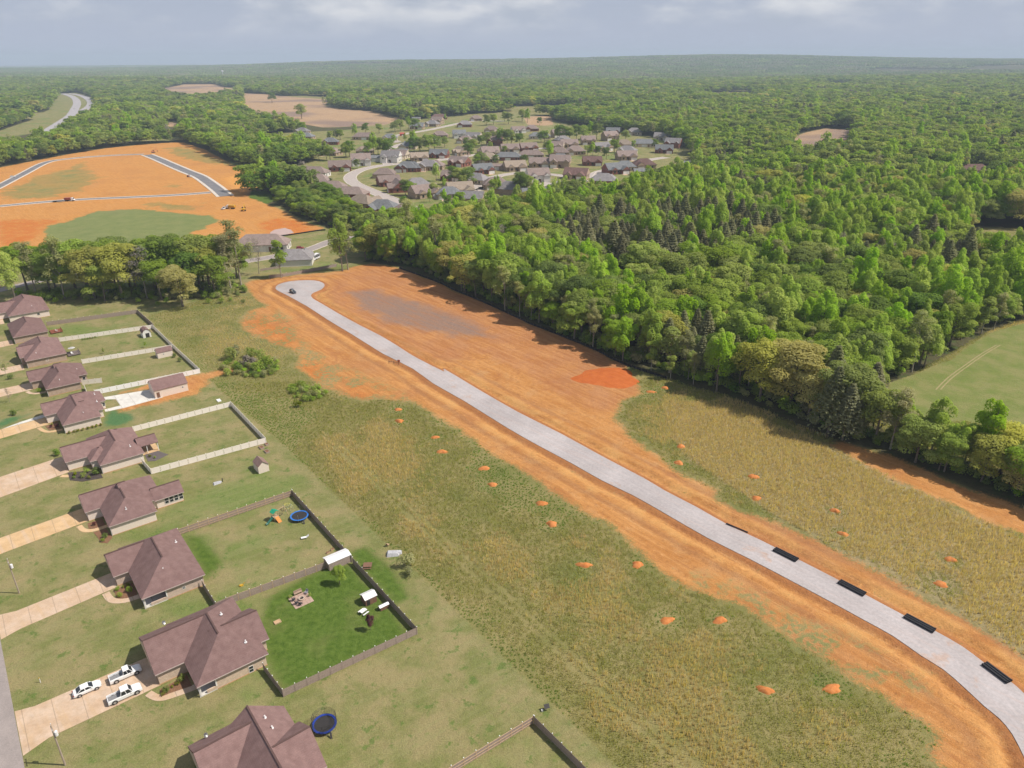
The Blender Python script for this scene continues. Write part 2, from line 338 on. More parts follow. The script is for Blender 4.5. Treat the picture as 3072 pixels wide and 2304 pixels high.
def hz(x, y):
    r = np.hypot(x, y); az = np.arctan2(x, np.maximum(y, 1.0))
    far = np.clip((r - 3000) / 1800, 0, 1); far = far * far * (3 - 2 * far)
    roll = 13 * np.sin(x / 610 + 1.3) * np.sin(y / 730 + 0.4) + 9 * np.sin(x / 1130 - y / 900 + 2.0)
    ridge = 100 * np.exp(-((r - 8300) / 2000) ** 2) * np.exp(-((az - 0.03) / 0.40) ** 2) + 60 * np.exp(-((r - 9000) / 2500) ** 2) * np.exp(-((az - 0.5) / 0.25) ** 2)
    return far * (roll + ridge)

def grid(x0, x1, y0, y1, d, hole=None):
    nx, ny = int(round((x1-x0)/d)), int(round((y1-y0)/d))
    X, Y = np.meshgrid(np.linspace(x0, x1, nx+1), np.linspace(y0, y1, ny+1))
    P = np.stack([X.ravel(), Y.ravel()], 1)
    i, j = np.meshgrid(np.arange(nx), np.arange(ny)); a = (j*(nx+1)+i).ravel()
    Q = np.stack([a, a+1, a+nx+2, a+nx+1], 1)
    if hole:
        c = P[Q].mean(1); k = (c[:,0] > hole[0]) & (c[:,0] < hole[1]) & (c[:,1] > hole[2]) & (c[:,1] < hole[3]); Q = Q[~k]
    return P, Q
grids = [grid(-160, 160, 64, 364, 1.0), grid(-960, 960, -40, 1004, 4.0, (-160, 160, 64, 364)), grid(-4020, 4020, -524, 3964, 24.0, (-948, 948, -20, 988)), grid(-17000, 17000, -4000, 17000, 200.0, (-4000, 4000, -500, 3900))]
# the rings overlap by one cell; the outer ring is sunk below the inner one along the seam
Ps, Qs, Zs, off = [], [], [], 0
for gi, (P, Q) in enumerate(grids):
    z = hz(P[:, 0], P[:, 1])
    if gi == 0:
        dr = -sdf(P, ROAD); b = np.minimum.reduce([P[:,0]+160, 160-P[:,0], P[:,1]-64, 364-P[:,1]]); fade = np.clip(b/12, 0, 1)
        ditch = -0.8*np.exp(-((dr-2.4)/1.0)**2) + 0.14*np.exp(-((dr-5.2)/1.3)**2)*(0.6+0.4*np.sin(P[:,0]*0.17)) - 0.2*np.exp(-((dr-8.2)/1.0)**2)*(np.sin(P[:,0]*0.31)*0.5+0.5)
        dd = np.clip(sdf(P, DIRT)/3, 0, 1)
        nz = (np.sin(P[:,0]*0.9+P[:,1]*0.37)*np.sin(P[:,1]*0.71-P[:,0]*0.23) + 0.6*np.sin(P[:,0]*2.1+1)*np.sin(P[:,1]*1.7)) * 0.035
        z = z + fade*np.clip((dr-0.3)/0.6, 0, 1)*(ditch + dd*nz) - 0.05*fade*dd*np.clip(1-(dr-0.0)/0.6, 0, 1)
    Ps.append(P); Qs.append(Q + off); Zs.append(z); off += len(P)
    if gi == 2: Zs[-1] = np.where((np.abs(P[:,0]) < 955) & (P[:,1] > -30) & (P[:,1] < 995), -0.4, z)
    if gi == 3: Zs[-1] = np.where((np.abs(P[:,0]) < 4050) & (P[:,1] < 3990) & (P[:,1] > -540), z - 3.0, z)
P = np.concatenate(Ps); Q = np.concatenate(Qs); Z = np.concatenate(Zs)
def mx(*polys): return np.maximum.reduce([sdf(P, p) for p in polys])
A = {}
A['dirt'] = mx(DIRT, STRIP, PADDIRT, TRACK, SITE)
A['lawn'] = mx(*LAWN); A['lush'] = mx(*LUSH); A['teal'] = mx(*TEAL); A['crop'] = mx(CROP); A['green'] = mx(GREEN1, GREEN2, GREEN3, GREEN4); A['mottle'] = mx(MOTTLE, MOTTLE2)
A['tan'] = mx(*TAN); A['past'] = mx(PAST); A['grey'] = mx(GREYD); A['red'] = mx(*REDD); A['pale'] = mx(*BRIGHTD)
A['site'] = mx(SITE); A['pad'] = mx(PADR); A['straw'] = mx(RIGHTF)
A['rd'] = np.clip(-sdf(P, ROAD), -40, 40)
A['open'] = np.maximum(mx(*TAN, *CLEAR, HWY, *SQ), A['lawn'])
rr = np.hypot(P[:, 0], P[:, 1])
near_open = np.maximum(A['open'], np.maximum(A['dirt'], mx(PAST)))
leftn = (P[:,1] < 590) & (mx(WOODS, CLUSTER, BAND) < 0)
def gapf(x, y): return np.where(np.hypot(x, y) > 1600, np.sin(x*.0051+1.1)*np.sin(y*.0043+.6) + .6*np.sin(x*.0127+y*.0071)*np.sin(y*.0139-x*.005+2) - .72, -1.0)
A['wood'] = np.where(leftn & (rr < 640), -40, np.clip(-near_open, -40, 40))
A['wood'] = np.maximum(A['wood'], np.where(rr < 700, mx(WOODS, CLUSTER, BAND), -40)); A['wood'] = np.where(np.maximum.reduce([mx(PAST), mx(*CLEAR), A['tan']]) > 0, -5, A['wood'])

A['wood'] = np.where((gapf(P[:, 0], P[:, 1]) > 0) & (rr < 9000), -30, A['wood'])
g = NT('ground_soil_and_grass'); pos = g.pos()
streak = g.mapping(g.mapping(pos, (0, 0, R(50))), (0, 0, 0), (0.10, 1.0, 1.0)); lane = g.mapping(g.mapping(pos, (0, 0, R(-36))), (0, 0, 0), (0.08, 1.0, 1.0))
nL = g.noise(pos, 0.022, 4, 0.6); nM = g.noise(pos, 0.11, 5, 0.62); nF = g.noise(pos, 0.75, 5, 0.65); nX = g.noise(pos, 4.0, 3, 0.6); nS = g.noise(streak, 0.55, 5, 0.65); nLn = g.noise(lane, 0.5, 4, 0.6)
edge = g.math('ADD', g.math('MULTIPLY', g.math('SUBTRACT', nM, 0.5), 9.0), g.math('MULTIPLY', g.math('SUBTRACT', nF, 0.5), 4.0))
edge_s = g.math('MULTIPLY', g.math('SUBTRACT', nF, 0.5), 1.2)
nB = g.noise(pos, 0.035, 6, 0.72); edge_b = g.math('MULTIPLY', g.math('SUBTRACT', nB, 0.52), 75.0)
def mask(name, e, w): return g.mr(g.math('ADD', g.attr(name), e), -w, w)
meadow = g.mix(g.mr(nM, 0.35, 0.65), (0.185, 0.175, 0.06), (0.26, 0.22, 0.095))
meadow = g.mix(g.mr(nL, 0.52, 0.66, 0, 0.6), meadow, (0.12, 0.155, 0.042))
meadow = g.mix(g.mr(nF, 0.52, 0.75, 0, 0.5), meadow, (0.10, 0.13, 0.035))
meadow = g.mix(g.math('MULTIPLY', mask('straw', edge, 2.5), 0.75), meadow, g.mix(nF, (0.255, 0.205, 0.115), (0.34, 0.27, 0.155)))
lawn = g.mix(g.mr(nM, 0.36, 0.62), (0.168, 0.178, 0.06), (0.262, 0.222, 0.106))
lawn = g.mix(g.mr(nL, 0.52, 0.64, 0, 0.8), lawn, (0.135, 0.19, 0.048))
lawn = g.mix(g.mr(nLn, 0.48, 0.62, 0, 0.35), lawn, (0.245, 0.235, 0.105))
lawn = g.mix(g.mr(nF, 0.55, 0.75, 0, 0.5), lawn, (0.105, 0.14, 0.04))
lawn = g.mix(g.mr(nM, 0.66, 0.74, 0, 0.7), lawn, (0.36, 0.255, 0.14))
lawn = g.mix(g.mr(g.noise(pos, 0.3, 4, 0.7), 0.56, 0.66, 0, 0.75), lawn, (0.095, 0.15, 0.032))
lawn = g.mix(g.mr(g.noise(pos, 1.7, 4, 0.75), 0.58, 0.70, 0, 0.55), lawn, (0.30, 0.25, 0.135))
past = g.mix(g.mr(nM, 0.35, 0.65), (0.155, 0.19, 0.05), (0.225, 0.22, 0.085)); past = g.mix(g.mr(nF, 0.5, 0.7, 0, 0.5), past, (0.12, 0.165, 0.04))
lush = g.mix(g.mr(nF, 0.3, 0.7), (0.066, 0.115, 0.015), (0.10, 0.15, 0.028)); lush = g.mix(g.mr(nM, 0.5, 0.7, 0, 0.6), lush, (0.145, 0.16, 0.05))
teal = g.mix(nF, (0.055, 0.15, 0.065), (0.10, 0.17, 0.06))
dirt = g.mix(g.mr(nS, 0.34, 0.66), (0.395, 0.172, 0.052), (0.50, 0.245, 0.085))
dirt = g.mix(g.mr(nM, 0.48, 0.70, 0, 0.75), dirt, (0.48, 0.265, 0.115))
dirt = g.mix(g.mr(nL, 0.5, 0.65, 0, 0.6), dirt, (0.36, 0.165, 0.07))
dirt = g.mix(g.mr(nF, 0.58, 0.74, 0, 0.45), dirt, (0.56, 0.34, 0.155))
dirt = g.mix(g.mr(nF, 0.42, 0.30, 0, 0.4), dirt, (0.27, 0.11, 0.045))
nZ = g.noise(streak, 1.6, 3, 0.6); dirt = g.mix(g.mr(nZ, 0.60, 0.68, 0, 0.35), dirt, (0.29, 0.13, 0.06))
rd = g.math('ADD', g.attr('rd'), g.math('MULTIPLY', g.math('SUBTRACT', nS, 0.5), 2.2))
nT = g.noise(g.mapping(g.mapping(pos, (0, 0, R(50))), (0, 0, 0), (0.02, 1.0, 1.0)), 2.4, 2, 0.5); dirt = g.mix(g.mr(nT, 0.60, 0.66, 0, 0.30), dirt, (0.58, 0.36, 0.18))
dirt = g.mix(g.mr(g.noise(pos, 0.05, 5, 0.7, 0.6), 0.54, 0.66, 0, 0.6), dirt, (0.335, 0.135, 0.05))
dirt = g.mix(g.math('MULTIPLY', g.mr(rd, 2.2, 3.4), g.math('MULTIPLY', g.mr(rd, 6.6, 5.0), g.mr(nM, 0.4, 0.6, 0.0, 0.65))), dirt, (0.54, 0.29, 0.10))
dirt = g.mix(g.math('MULTIPLY', g.mr(rd, 2.6, 1.2), 0.7), dirt, (0.31, 0.125, 0.05))
dirt = g.mix(g.math('MULTIPLY', g.mr(rd, 6.2, 7.2), g.math('MULTIPLY', g.mr(rd, 9.5, 7.8), 0.4)), dirt, (0.28, 0.135, 0.065))
dirt = g.mix(g.math('MULTIPLY', mask('pad', edge, 3.0), g.mr(nM, 0.35, 0.65, 0.35, 0.8)), dirt, g.mix(g.mr(nS, 0.35, 0.65), (0.335, 0.135, 0.055), (0.42, 0.20, 0.095)))
dirt = g.mix(g.math('MULTIPLY', mask('site', 0.0, 4.0), 0.38), dirt, (0.56, 0.265, 0.06))
dirt = g.mix(g.math('MULTIPLY', mask('pale', edge, 5), 0.8), dirt, (0.60, 0.285, 0.07))
dirt = g.mix(g.math('MULTIPLY', mask('red', g.math('MULTIPLY', edge, 2.0), 4), g.mr(nM, 0.35, 0.6, 0.35, 0.9)), dirt, (0.47, 0.145, 0.03))
dirt = g.mix(g.math('MULTIPLY', mask('grey', g.math('MULTIPLY', edge, 1.6), 5), g.mr(nS, 0.3, 0.6, 0.45, 0.95)), dirt, (0.235, 0.16, 0.13))
weed = g.math('MULTIPLY', g.mr(nF, 0.58, 0.70), g.mr(nM, 0.52, 0.64)); dirt = g.mix(g.math('MULTIPLY', weed, 0.75), dirt, (0.13, 0.135, 0.045))
crop = g.mix(g.mr(nM, 0.3, 0.7), (0.145, 0.18, 0.06), (0.20, 0.215, 0.08)); crop = g.mix(g.mr(nL, 0.55, 0.7, 0, 0.4), crop, (0.21, 0.20, 0.09))
tan = g.mix(g.mr(nLn, 0.35, 0.65), (0.33, 0.215, 0.13), (0.46, 0.31, 0.185)); tan = g.mix(g.mr(g.noise(pos, 0.004, 2), 0.48, 0.6), tan, (0.25, 0.175, 0.135))
wood = g.mix(nF, (0.055, 0.05, 0.028), (0.115, 0.105, 0.05)); wood = g.mix(g.mr(nM, 0.5, 0.65), wood, (0.06, 0.085, 0.025))
col = meadow
col = g.mix(mask('wood', edge, 1.5), col, wood)
col = g.mix(mask('lawn', edge_s, 0.5), col, lawn)
col = g.mix(mask('lush', g.math('MULTIPLY', edge, 0.6), 1.5), col, lush)
col = g.mix(mask('past', edge_s, 1.0), col, past)
col = g.mix(mask('teal', edge, 1.5), col, teal)
grip = g.math('ADD', g.math('MULTIPLY', edge, 0.85), g.math('MULTIPLY', g.math('SUBTRACT', g.noise(pos, 1.9, 4, 0.7), 0.5), 7.0))
dm = mask('dirt', grip, 1.3)
dm = g.math('MULTIPLY', dm, g.math('SUBTRACT', 1.0, g.math('MULTIPLY', mask('mottle', edge, 3.0), g.math('MULTIPLY', g.mr(nM, 0.46, 0.54), g.mr(nF, 0.40, 0.56)))))
col = g.mix(dm, col, dirt)
col = g.mix(g.math('MULTIPLY', mask('green', edge_b, 4.0), g.mr(nB, 0.3, 0.6, 0.95, 0.5)), col, crop)
col = g.mix(mask('crop', g.math('MULTIPLY', edge, 1.6), 1.5), col, g.mix(g.mr(g.noise(lane, 1.2, 2), 0.45, 0.6, 0, 0.4), crop, (0.20, 0.225, 0.09)))
col = g.mix(mask('tan', 0.0, 2.0), col, tan)
fine = g.math('ADD', g.mr(nX, 0.3, 0.7, 0.80, 1.18, False), g.mr(nF, 0.3, 0.7, -0.10, 0.10, False))
col = g.scale(col, fine)
M_ground = g.bsdf(col, 0.95, normal=g.bump(g.math('ADD', nX, g.math('MULTIPLY', nF, 2.0)), 0.55, 0.25), spec=0.1)

cen = Q  # split the one surface into its pieces: each face goes to the kind of ground that covers it
def fa(nm): return A[nm][Q].mean(1)
cls = np.zeros(len(Q), int)
cls[fa('wood') > 0] = 1; cls[fa('lawn') > 0] = 2; cls[mx(PAST)[Q].mean(1) > 0] = 3; cls[fa('dirt') > 0] = 4; cls[sdf(P, CROP)[Q].mean(1) > 0] = 5; cls[fa('tan') > 0] = 6
names = ['meadow', 'woodland_floor', 'lawn', 'pasture', 'graded_dirt', 'green_field', 'ploughed_field']
for k, nm in enumerate(names):
    q = Q[cls == k]
    if len(q) == 0: continue
    u, inv = np.unique(q, return_inverse=True); at_ = {a: b[u] for a, b in A.items() if a != 'open'}
    me = fast_mesh(nm, np.stack([P[u, 0], P[u, 1], Z[u]], 1), inv.reshape(q.shape), [M_ground], at_, smooth=True)
    struct(link(nm, me))

# ---------------------------------------------------------------- paved surfaces
def surface(name, c1, c2, c3=None, s=0.35, rough=0.9, grain=0.10, joints=None):
    n = NT(name); p = n.pos(); a = n.noise(p, s, 5, 0.62); b = n.noise(p, s * 14, 3); st = n.noise(n.mapping(n.mapping(p, (0, 0, R(45))), (0, 0, 0), (0.04, 1, 1)), 0.9, 4)
    c = n.mix(n.mr(a, 0.3, 0.7), c1, c2); c = n.mix(n.mr(st, 0.5, 0.68, 0, 0.55), c, c3 or c2)
    if joints:
        rp = n.n('ShaderNodeSeparateXYZ'); n.put(rp.inputs[0], n.mapping(p, (0, 0, -TH))); fr = n.math('FRACT', n.math('DIVIDE', rp.outputs[0], joints)); ln = n.mr(n.math('ABSOLUTE', n.math('SUBTRACT', fr, 0.5)), 0.012, 0.020, 1, 0)
        c = n.mix(n.math('MULTIPLY', ln, 0.45), c, (0.22, 0.17, 0.13)); sn = n.noise(p, 0.45, 5, 0.7); c = n.scale(c, n.mr(sn, 0.35, 0.7, 1.05, 0.86, False))
    if s < 0.15:
        c = n.mix(n.mr(n.noise(p, 0.09, 5, 0.7, 0.5), 0.57, 0.68, 0, 0.55), c, (0.42, 0.27, 0.19)); c = n.scale(c, n.mr(n.noise(p, 0.04, 3), 0.35, 0.65, 0.92, 1.06, False))
    c = n.scale(c, n.mr(b, 0.3, 0.7, 1-grain, 1+grain, False))
    return n.bsdf(c, rough, normal=n.bump(b, 0.2, 0.03), spec=0.15)
M_gravel = surface('packed_gravel', (0.365, 0.333, 0.335), (0.425, 0.39, 0.395), (0.42, 0.345, 0.33), 0.12)
M_conc_w = surface('white_concrete', (0.56, 0.54, 0.51), (0.66, 0.64, 0.60), None, 0.3, grain=0.05, joints=4.2)
M_conc_t = surface('tan_concrete', (0.55, 0.365, 0.195), (0.60, 0.42, 0.25), (0.56, 0.42, 0.31), 0.25, grain=0.05, joints=4.6)
M_conc_p = surface('worn_concrete', (0.50, 0.35, 0.235), (0.57, 0.44, 0.34), (0.52, 0.36, 0.22), 0.22, grain=0.06, joints=4.6)
M_street = surface('old_asphalt', (0.27, 0.235, 0.225), (0.33, 0.285, 0.27), None, 0.3)
M_asph = surface('new_asphalt', (0.145, 0.145, 0.16), (0.20, 0.195, 0.205), (0.28, 0.255, 0.24), 0.2)
M_kerb = surface('kerb_concrete', (0.52, 0.47, 0.42), (0.62, 0.57, 0.52), (0.55, 0.42, 0.30), 0.4)
def sheet(name, poly, z0, z1, m):
    o = MB().prism([(p[0], p[1]) for p in poly], z0, z1).build(name, m); return struct(o)
sheet('gravel_road', ROAD, -0.4, 0.07, M_gravel)
def resample(pts, n):
    q = np.array([(p[0], p[1]) for p in pts]); d = np.r_[0, np.cumsum(np.hypot(*np.diff(q, axis=0).T))]; t = np.linspace(0, d[-1], n)
    return np.stack([np.interp(t, d, q[:, 0]), np.interp(t, d, q[:, 1])], 1)
def ribbon(pts, w, n=6):
    pts = smooth_poly([(p[0], p[1]) for p in pts], n, False); L, Rr = [], []
    for i, p in enumerate(pts):
        a = pts[max(i-1, 0)]; b = pts[min(i+1, len(pts)-1)]; d = Vector((b[0]-a[0], b[1]-a[1])).normalized(); nrm = Vector((-d.y, d.x))
        L.append((p[0]+nrm.x*w/2, p[1]+nrm.y*w/2)); Rr.append((p[0]-nrm.x*w/2, p[1]-nrm.y*w/2))
    return L, Rr
def strip(name, pts, w, z, m, n=6, edge=None):
    L, Rr = ribbon(pts, w, n); mb = MB(); k = len(L)
    vs = [(*p, z) for p in L] + [(*p, z) for p in Rr] + [(*p, z-0.5) for p in L] + [(*p, z-0.5) for p in Rr]
    fs = []
    for i in range(k-1): fs += [(i, k+i, k+i+1, i+1), (i+1, 2*k+i+1, 2*k+i, i), (k+i, 3*k+i, 3*k+i+1, k+i+1)]
    o = struct(mb.add(vs, fs).build(name, m))
    if edge:
        for sgn in (1, -1):
            kb = MB(); O, I = ribbon(pts, w + edge*2, n); S = (O, L) if sgn == 1 else (I, Rr)
            for i in range(k-1):
                a, b, c, d = S[0][i], S[0][i+1], S[1][i+1], S[1][i]
                kb.taper([(*q, z-0.4) for q in ((a, b, c, d) if sgn == -1 else (d, c, b, a))], [(*q, z+0.13) for q in ((a, b, c, d) if sgn == -1 else (d, c, b, a))])
            kb.build('kerb', M_kerb, o)
    return o
rt, rb_ = resample(road_top, 60), resample(road_bot[::-1], 60)
M_track = surface('tyre_polished_gravel', (0.388, 0.348, 0.35), (0.448, 0.408, 0.412), (0.43, 0.355, 0.335), 0.12)
for j, k_ in enumerate((0.30, 0.52, 0.72)): strip('tyre_track', [Vector((p[0], p[1], 0)) for p in (rt*(1-k_) + rb_*k_)[3:]], .7, .0745, M_track, 2)
# street in front of the near houses
sheet('street', [AC(-12.6, 40), AC(-12.6, 420), AC(-20, 420), AC(-20, 40)], -0.3, 0.03, M_street)
# new loop road on the far building site
strip('new_loop_road', VP([(-40,422),(0,402),(50,376),(100,351),(150,343),(200,338.5),(260,335),(310,333.5)]), 7.5, 0.12, M_asph, edge=1.6)
strip('new_cross_road', VP([(318,334.5),(340,343),(365,354),(400,369),(430,381),(450,394),(470,409),(487,424)]), 9.5, 0.14, M_asph, edge=2.6)
strip('new_side_road', VP([(-40,449),(0,445.5),(80,438),(150,432.5),(230,428.5),(300,425.5),(380,421.5),(455,416)]), 6.0, 0.10, M_asph, edge=1.8)
# streets of the far subdivision
subst = [[(945,478),(880,446),(830,424),(790,408),(762,394),(757,381),(775,369),(805,361),(840,356),(900,352)], [(1190,395),(1150,402),(1100,395),(1060,402),(1030,410),(1060,385),(1130,373),(1200,378)],
         [(1200,378),(1260,384),(1300,370),(1360,358),(1400,346),(1440,340)], [(1300,370),(1290,392),(1330,408)], [(840,356),(830,340),(850,318),(900,305),(960,300)], [(900,352),(980,342),(1060,330),(1150,322),(1250,318)],
         [(530,312),(560,314),(590,320)], [(860,308),(850,295),(930,280),(1020,262),(1090,262)]]
M_wasph = surface('warm_asphalt', (0.37, 0.32, 0.30), (0.43, 0.38, 0.355))
for i, s_ in enumerate(subst): strip('subdivision_street', VP(s_), 10.0 if i else 11.5, 0.06 + 0.012*i, M_wasph, edge=0.7)
strip('subdivision_street', VP([(520,566),(560,560),(600,553),(650,545),(685,533),(720,520),(770,512)]), 8.0, 0.06, M_street, edge=0.4)
strip('subdivision_street', VP([(-20,632),(60,612),(130,600),(200,590)]), 7.0, 0.06, M_street)
# highway in the distance
M_hwy = surface('highway_asphalt', (0.33, 0.31, 0.33), (0.40, 0.375, 0.39))
strip('highway', ZP(ZL, [(380,830),(430,790),(530,725),(590,680),(620,630),(640,580),(620,540),(570,515),(510,500)]), 19, 0.5, M_hwy, 8)
strip('highway', ZP(ZL, [(690,640),(740,610),(755,575),(730,545),(680,520),(610,505),(560,500)]), 19, 0.5, M_hwy, 8)
strip('highway', ZP(ZL, [(-40,412),(60,418),(150,430),(230,446),(290,465)]), 34, 0.6, M_hwy, 8)
m_trk = surface('bare_track', (0.27, 0.235, 0.115), (0.33, 0.27, 0.14))
for dx in (-.8, .8): strip('farm_track', [Vector((p.x+dx, p.y, 0)) for p in ZP(Zm(2272,800,800), [(1500,1020),(1600,920),(1750,810),(1880,720),(2000,650)])], .45, 0.02, m_trk)
# driveways and walks
def acpoly(l): return [AC(*p) for p in l]
sheet('driveway', acpoly([(-12.5,118.6),(-12.5,130.2),(-9.5,129.3),(9.8,129.2),(9.8,120.2),(-8.5,120.0)]), -0.2, 0.05, M_conc_p)
sheet('driveway', acpoly([(-12.5,152.8),(-12.5,161.6),(-9,160.6),(9.8,161.8),(9.8,155.7),(-9,153.9)]), -0.2, 0.05, M_conc_p)
sheet('driveway', acpoly([(-12.5,185.2),(-12.5,194.4),(-9,193.4),(9.8,195.2),(9.8,188.0),(-9,186.0)]), -0.2, 0.05, M_conc_t)
sheet('driveway', acpoly([(-12.5,214.6),(-12.5,228),(-6,227.3),(10,229.4),(10,218.2),(-7,214.9)]), -0.2, 0.05, M_conc_p)
sheet('driveway', acpoly([(-12.5,253.5),(-12.5,261.6),(-2.7,261.2),(10,262.2),(10,256),(-3.3,254.2)]), -0.2, 0.05, M_conc_t)
sheet('driveway_extension', acpoly([(-2,261.5),(3,263.5),(10,265.0),(10,262.5)]), -0.2, 0.045, M_conc_w)
for c0, c1 in ((290.6, 298), (313.6, 320.4), (347.3, 354.6), (381, 390)): sheet('driveway', acpoly([(-12.5,c0-.3),(-12.5,c1+.6),(10,c1),(10,c0)]), -0.2, 0.05, M_conc_p)
sheet('concrete_pad', ZP(Z1, [(985,1112),(1420,1040),(1545,1112),(1160,1218),(1098,1130),(1000,1135)]), -0.2, 0.06, M_conc_w)
sheet('walk', ZP(Z1, [(990,1228),(1145,1190),(1160,1216),(1000,1250)]), -0.2, 0.05, M_conc_w)
def walk(pts, w, m): L, Rr = ribbon([AC(*p) for p in pts], w, 5); sheet('front_walk', L + Rr[::-1], -0.1, 0.06, m)
walk([(7.5,119.6),(8.6,117.4),(10.5,116.4),(15.5,115.6)], 1.4, M_conc_p); walk([(7.2,155.0),(7.8,151.6),(10,149.7),(13.5,149.2)], 1.5, M_conc_p)
walk([(7.3,187.0),(8,184),(10,182.6),(13.5,182.6)], 1.3, M_conc_t); walk([(7.2,255.0),(8.0,252),(9.5,249.7),(13,249)], 1.2, M_conc_t); walk([(8,289.8),(9,287),(11,285.5),(13.5,285.3)], 1.2, M_conc_p); walk([(7.8,217.2),(10,215.6),(14.5,215.2)], 1.3, M_conc_t)

# ================================================================== trees
def leaf_mat(name, base, alt, trans=0.45, spread=0.35):
    n = NT(name); oi = n.n('ShaderNodeObjectInfo'); t = n.attr('tint')
    c = n.mix(n.mr(t, 0.0, 1.0, 0, 1, False), base, alt)
    c = n.mix(n.mr(oi.outputs['Random'], 0.0, 1.0, 0.0, spread, False), c, tuple(0.5*(a+b)*k for a, b, k in zip(base, alt, (1.3, 1.1, 0.95))))
    h = n.n('ShaderNodeHueSaturation'); n.put(h.inputs['Color'], c)
    r2 = n.math('FRACT', n.math('MULTIPLY', oi.outputs['Random'], 7.31)); r3 = n.math('FRACT', n.math('MULTIPLY', oi.outputs['Random'], 23.7))
    n.put(h.inputs['Hue'], n.mr(r2, 0, 1, 0.485, 0.515, False)); n.put(h.inputs['Value'], n.mr(r3, 0, 1, 0.84, 1.18, False)); n.put(h.inputs['Saturation'], n.mr(r2, 0, 1, 0.85, 1.1, False))
    d = n.n('ShaderNodeBsdfDiffuse'); n.put(d.inputs['Color'], h.outputs[0]); tr = n.n('ShaderNodeBsdfTranslucent'); n.put(tr.inputs['Color'], n.mix(1.0, h.outputs[0], (1.25, 1.25, 0.6), 'MULTIPLY'))
    m = n.n('ShaderNodeMixShader'); m.inputs[0].default_value = trans; n.t.links.new(d.outputs[0], m.inputs[1]); n.t.links.new(tr.outputs[0], m.inputs[2])
    n.t.links.new(m.outputs[0], n.out.inputs['Surface']); return n.m
M_leaf = {
 'poplar': leaf_mat('fresh_green_leaves', (0.285, 0.43, 0.05), (0.385, 0.53, 0.085)),
 'oak':    leaf_mat('mid_green_leaves', (0.225, 0.32, 0.05), (0.325, 0.41, 0.092)),
 'gold':   leaf_mat('golden_spring_leaves', (0.35, 0.355, 0.078), (0.47, 0.47, 0.145)),
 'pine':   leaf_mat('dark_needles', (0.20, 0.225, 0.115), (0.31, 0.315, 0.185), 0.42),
 'sparse': leaf_mat('thin_grey_green_leaves', (0.27, 0.30, 0.12), (0.40, 0.40, 0.21)),
 'dark':   leaf_mat('deep_green_leaves', (0.13, 0.205, 0.042), (0.205, 0.285, 0.07), 0.42),
 'purple': leaf_mat('purple_leaves', (0.07, 0.025, 0.03), (0.11, 0.04, 0.045), 0.2),
 'dead':   leaf_mat('bare_grey_twigs', (0.19, 0.165, 0.14), (0.30, 0.27, 0.23), 0.1),
 'flower': leaf_mat('yellow_green_shrub_leaves', (0.16, 0.19, 0.02), (0.26, 0.27, 0.05)),
}
M_bark = plain('grey_bark', (0.17, 0.14, 0.11), 0.95, vary=0.35, scale=2.0)
M_bark2 = plain('pale_bark', (0.30, 0.265, 0.215), 0.95, vary=0.3, scale=2.0)

def leaves(c, r, n, size, up=0.35, jit=0.5, shell=(0.82, 1.06), flat=1.0):
    """n leaf clumps round the lobes: c (k,3) centres, r (k,3) radii"""
    c = np.asarray(c, float); r = np.asarray(r, float)
    w = (r[:, 0]*r[:, 2])**1.0; w = w / w.sum(); k = rng.choice(len(c), n, p=w)
    d = rng.normal(size=(n, 3)); d /= np.linalg.norm(d, axis=1)[:, None]; d[:, 2] = np.where(d[:, 2] < -0.35, -d[:, 2], d[:, 2])
    p = c[k] + d * r[k] * rng.uniform(shell[0], shell[1], (n, 1))
    nr = d + rng.normal(size=(n, 3))*jit*0.6 + np.array([0, 0, up]); nr /= np.linalg.norm(nr, axis=1)[:, None]
    t = np.cross(nr, rng.normal(size=(n, 3))); t /= np.linalg.norm(t, axis=1)[:, None] + 1e-9; b = np.cross(nr, t)
    s = size * rng.uniform(0.6, 1.35, (n, 1)); s2 = s * rng.uniform(0.55, 0.95, (n, 1)) * flat
    V4 = np.stack([p - t*s*0.5, p - b*s2*0.5 + nr*s*0.10, p + t*s*0.5, p + b*s2*0.5 + nr*s*0.10], 1).reshape(-1, 3)
    lob = rng.uniform(0, 1, len(c)); tint = np.clip(0.55*lob[k] + 0.45*rng.uniform(0, 1, n), 0, 1)
    return V4, np.arange(4*n).reshape(n, 4), np.repeat(tint, 4)
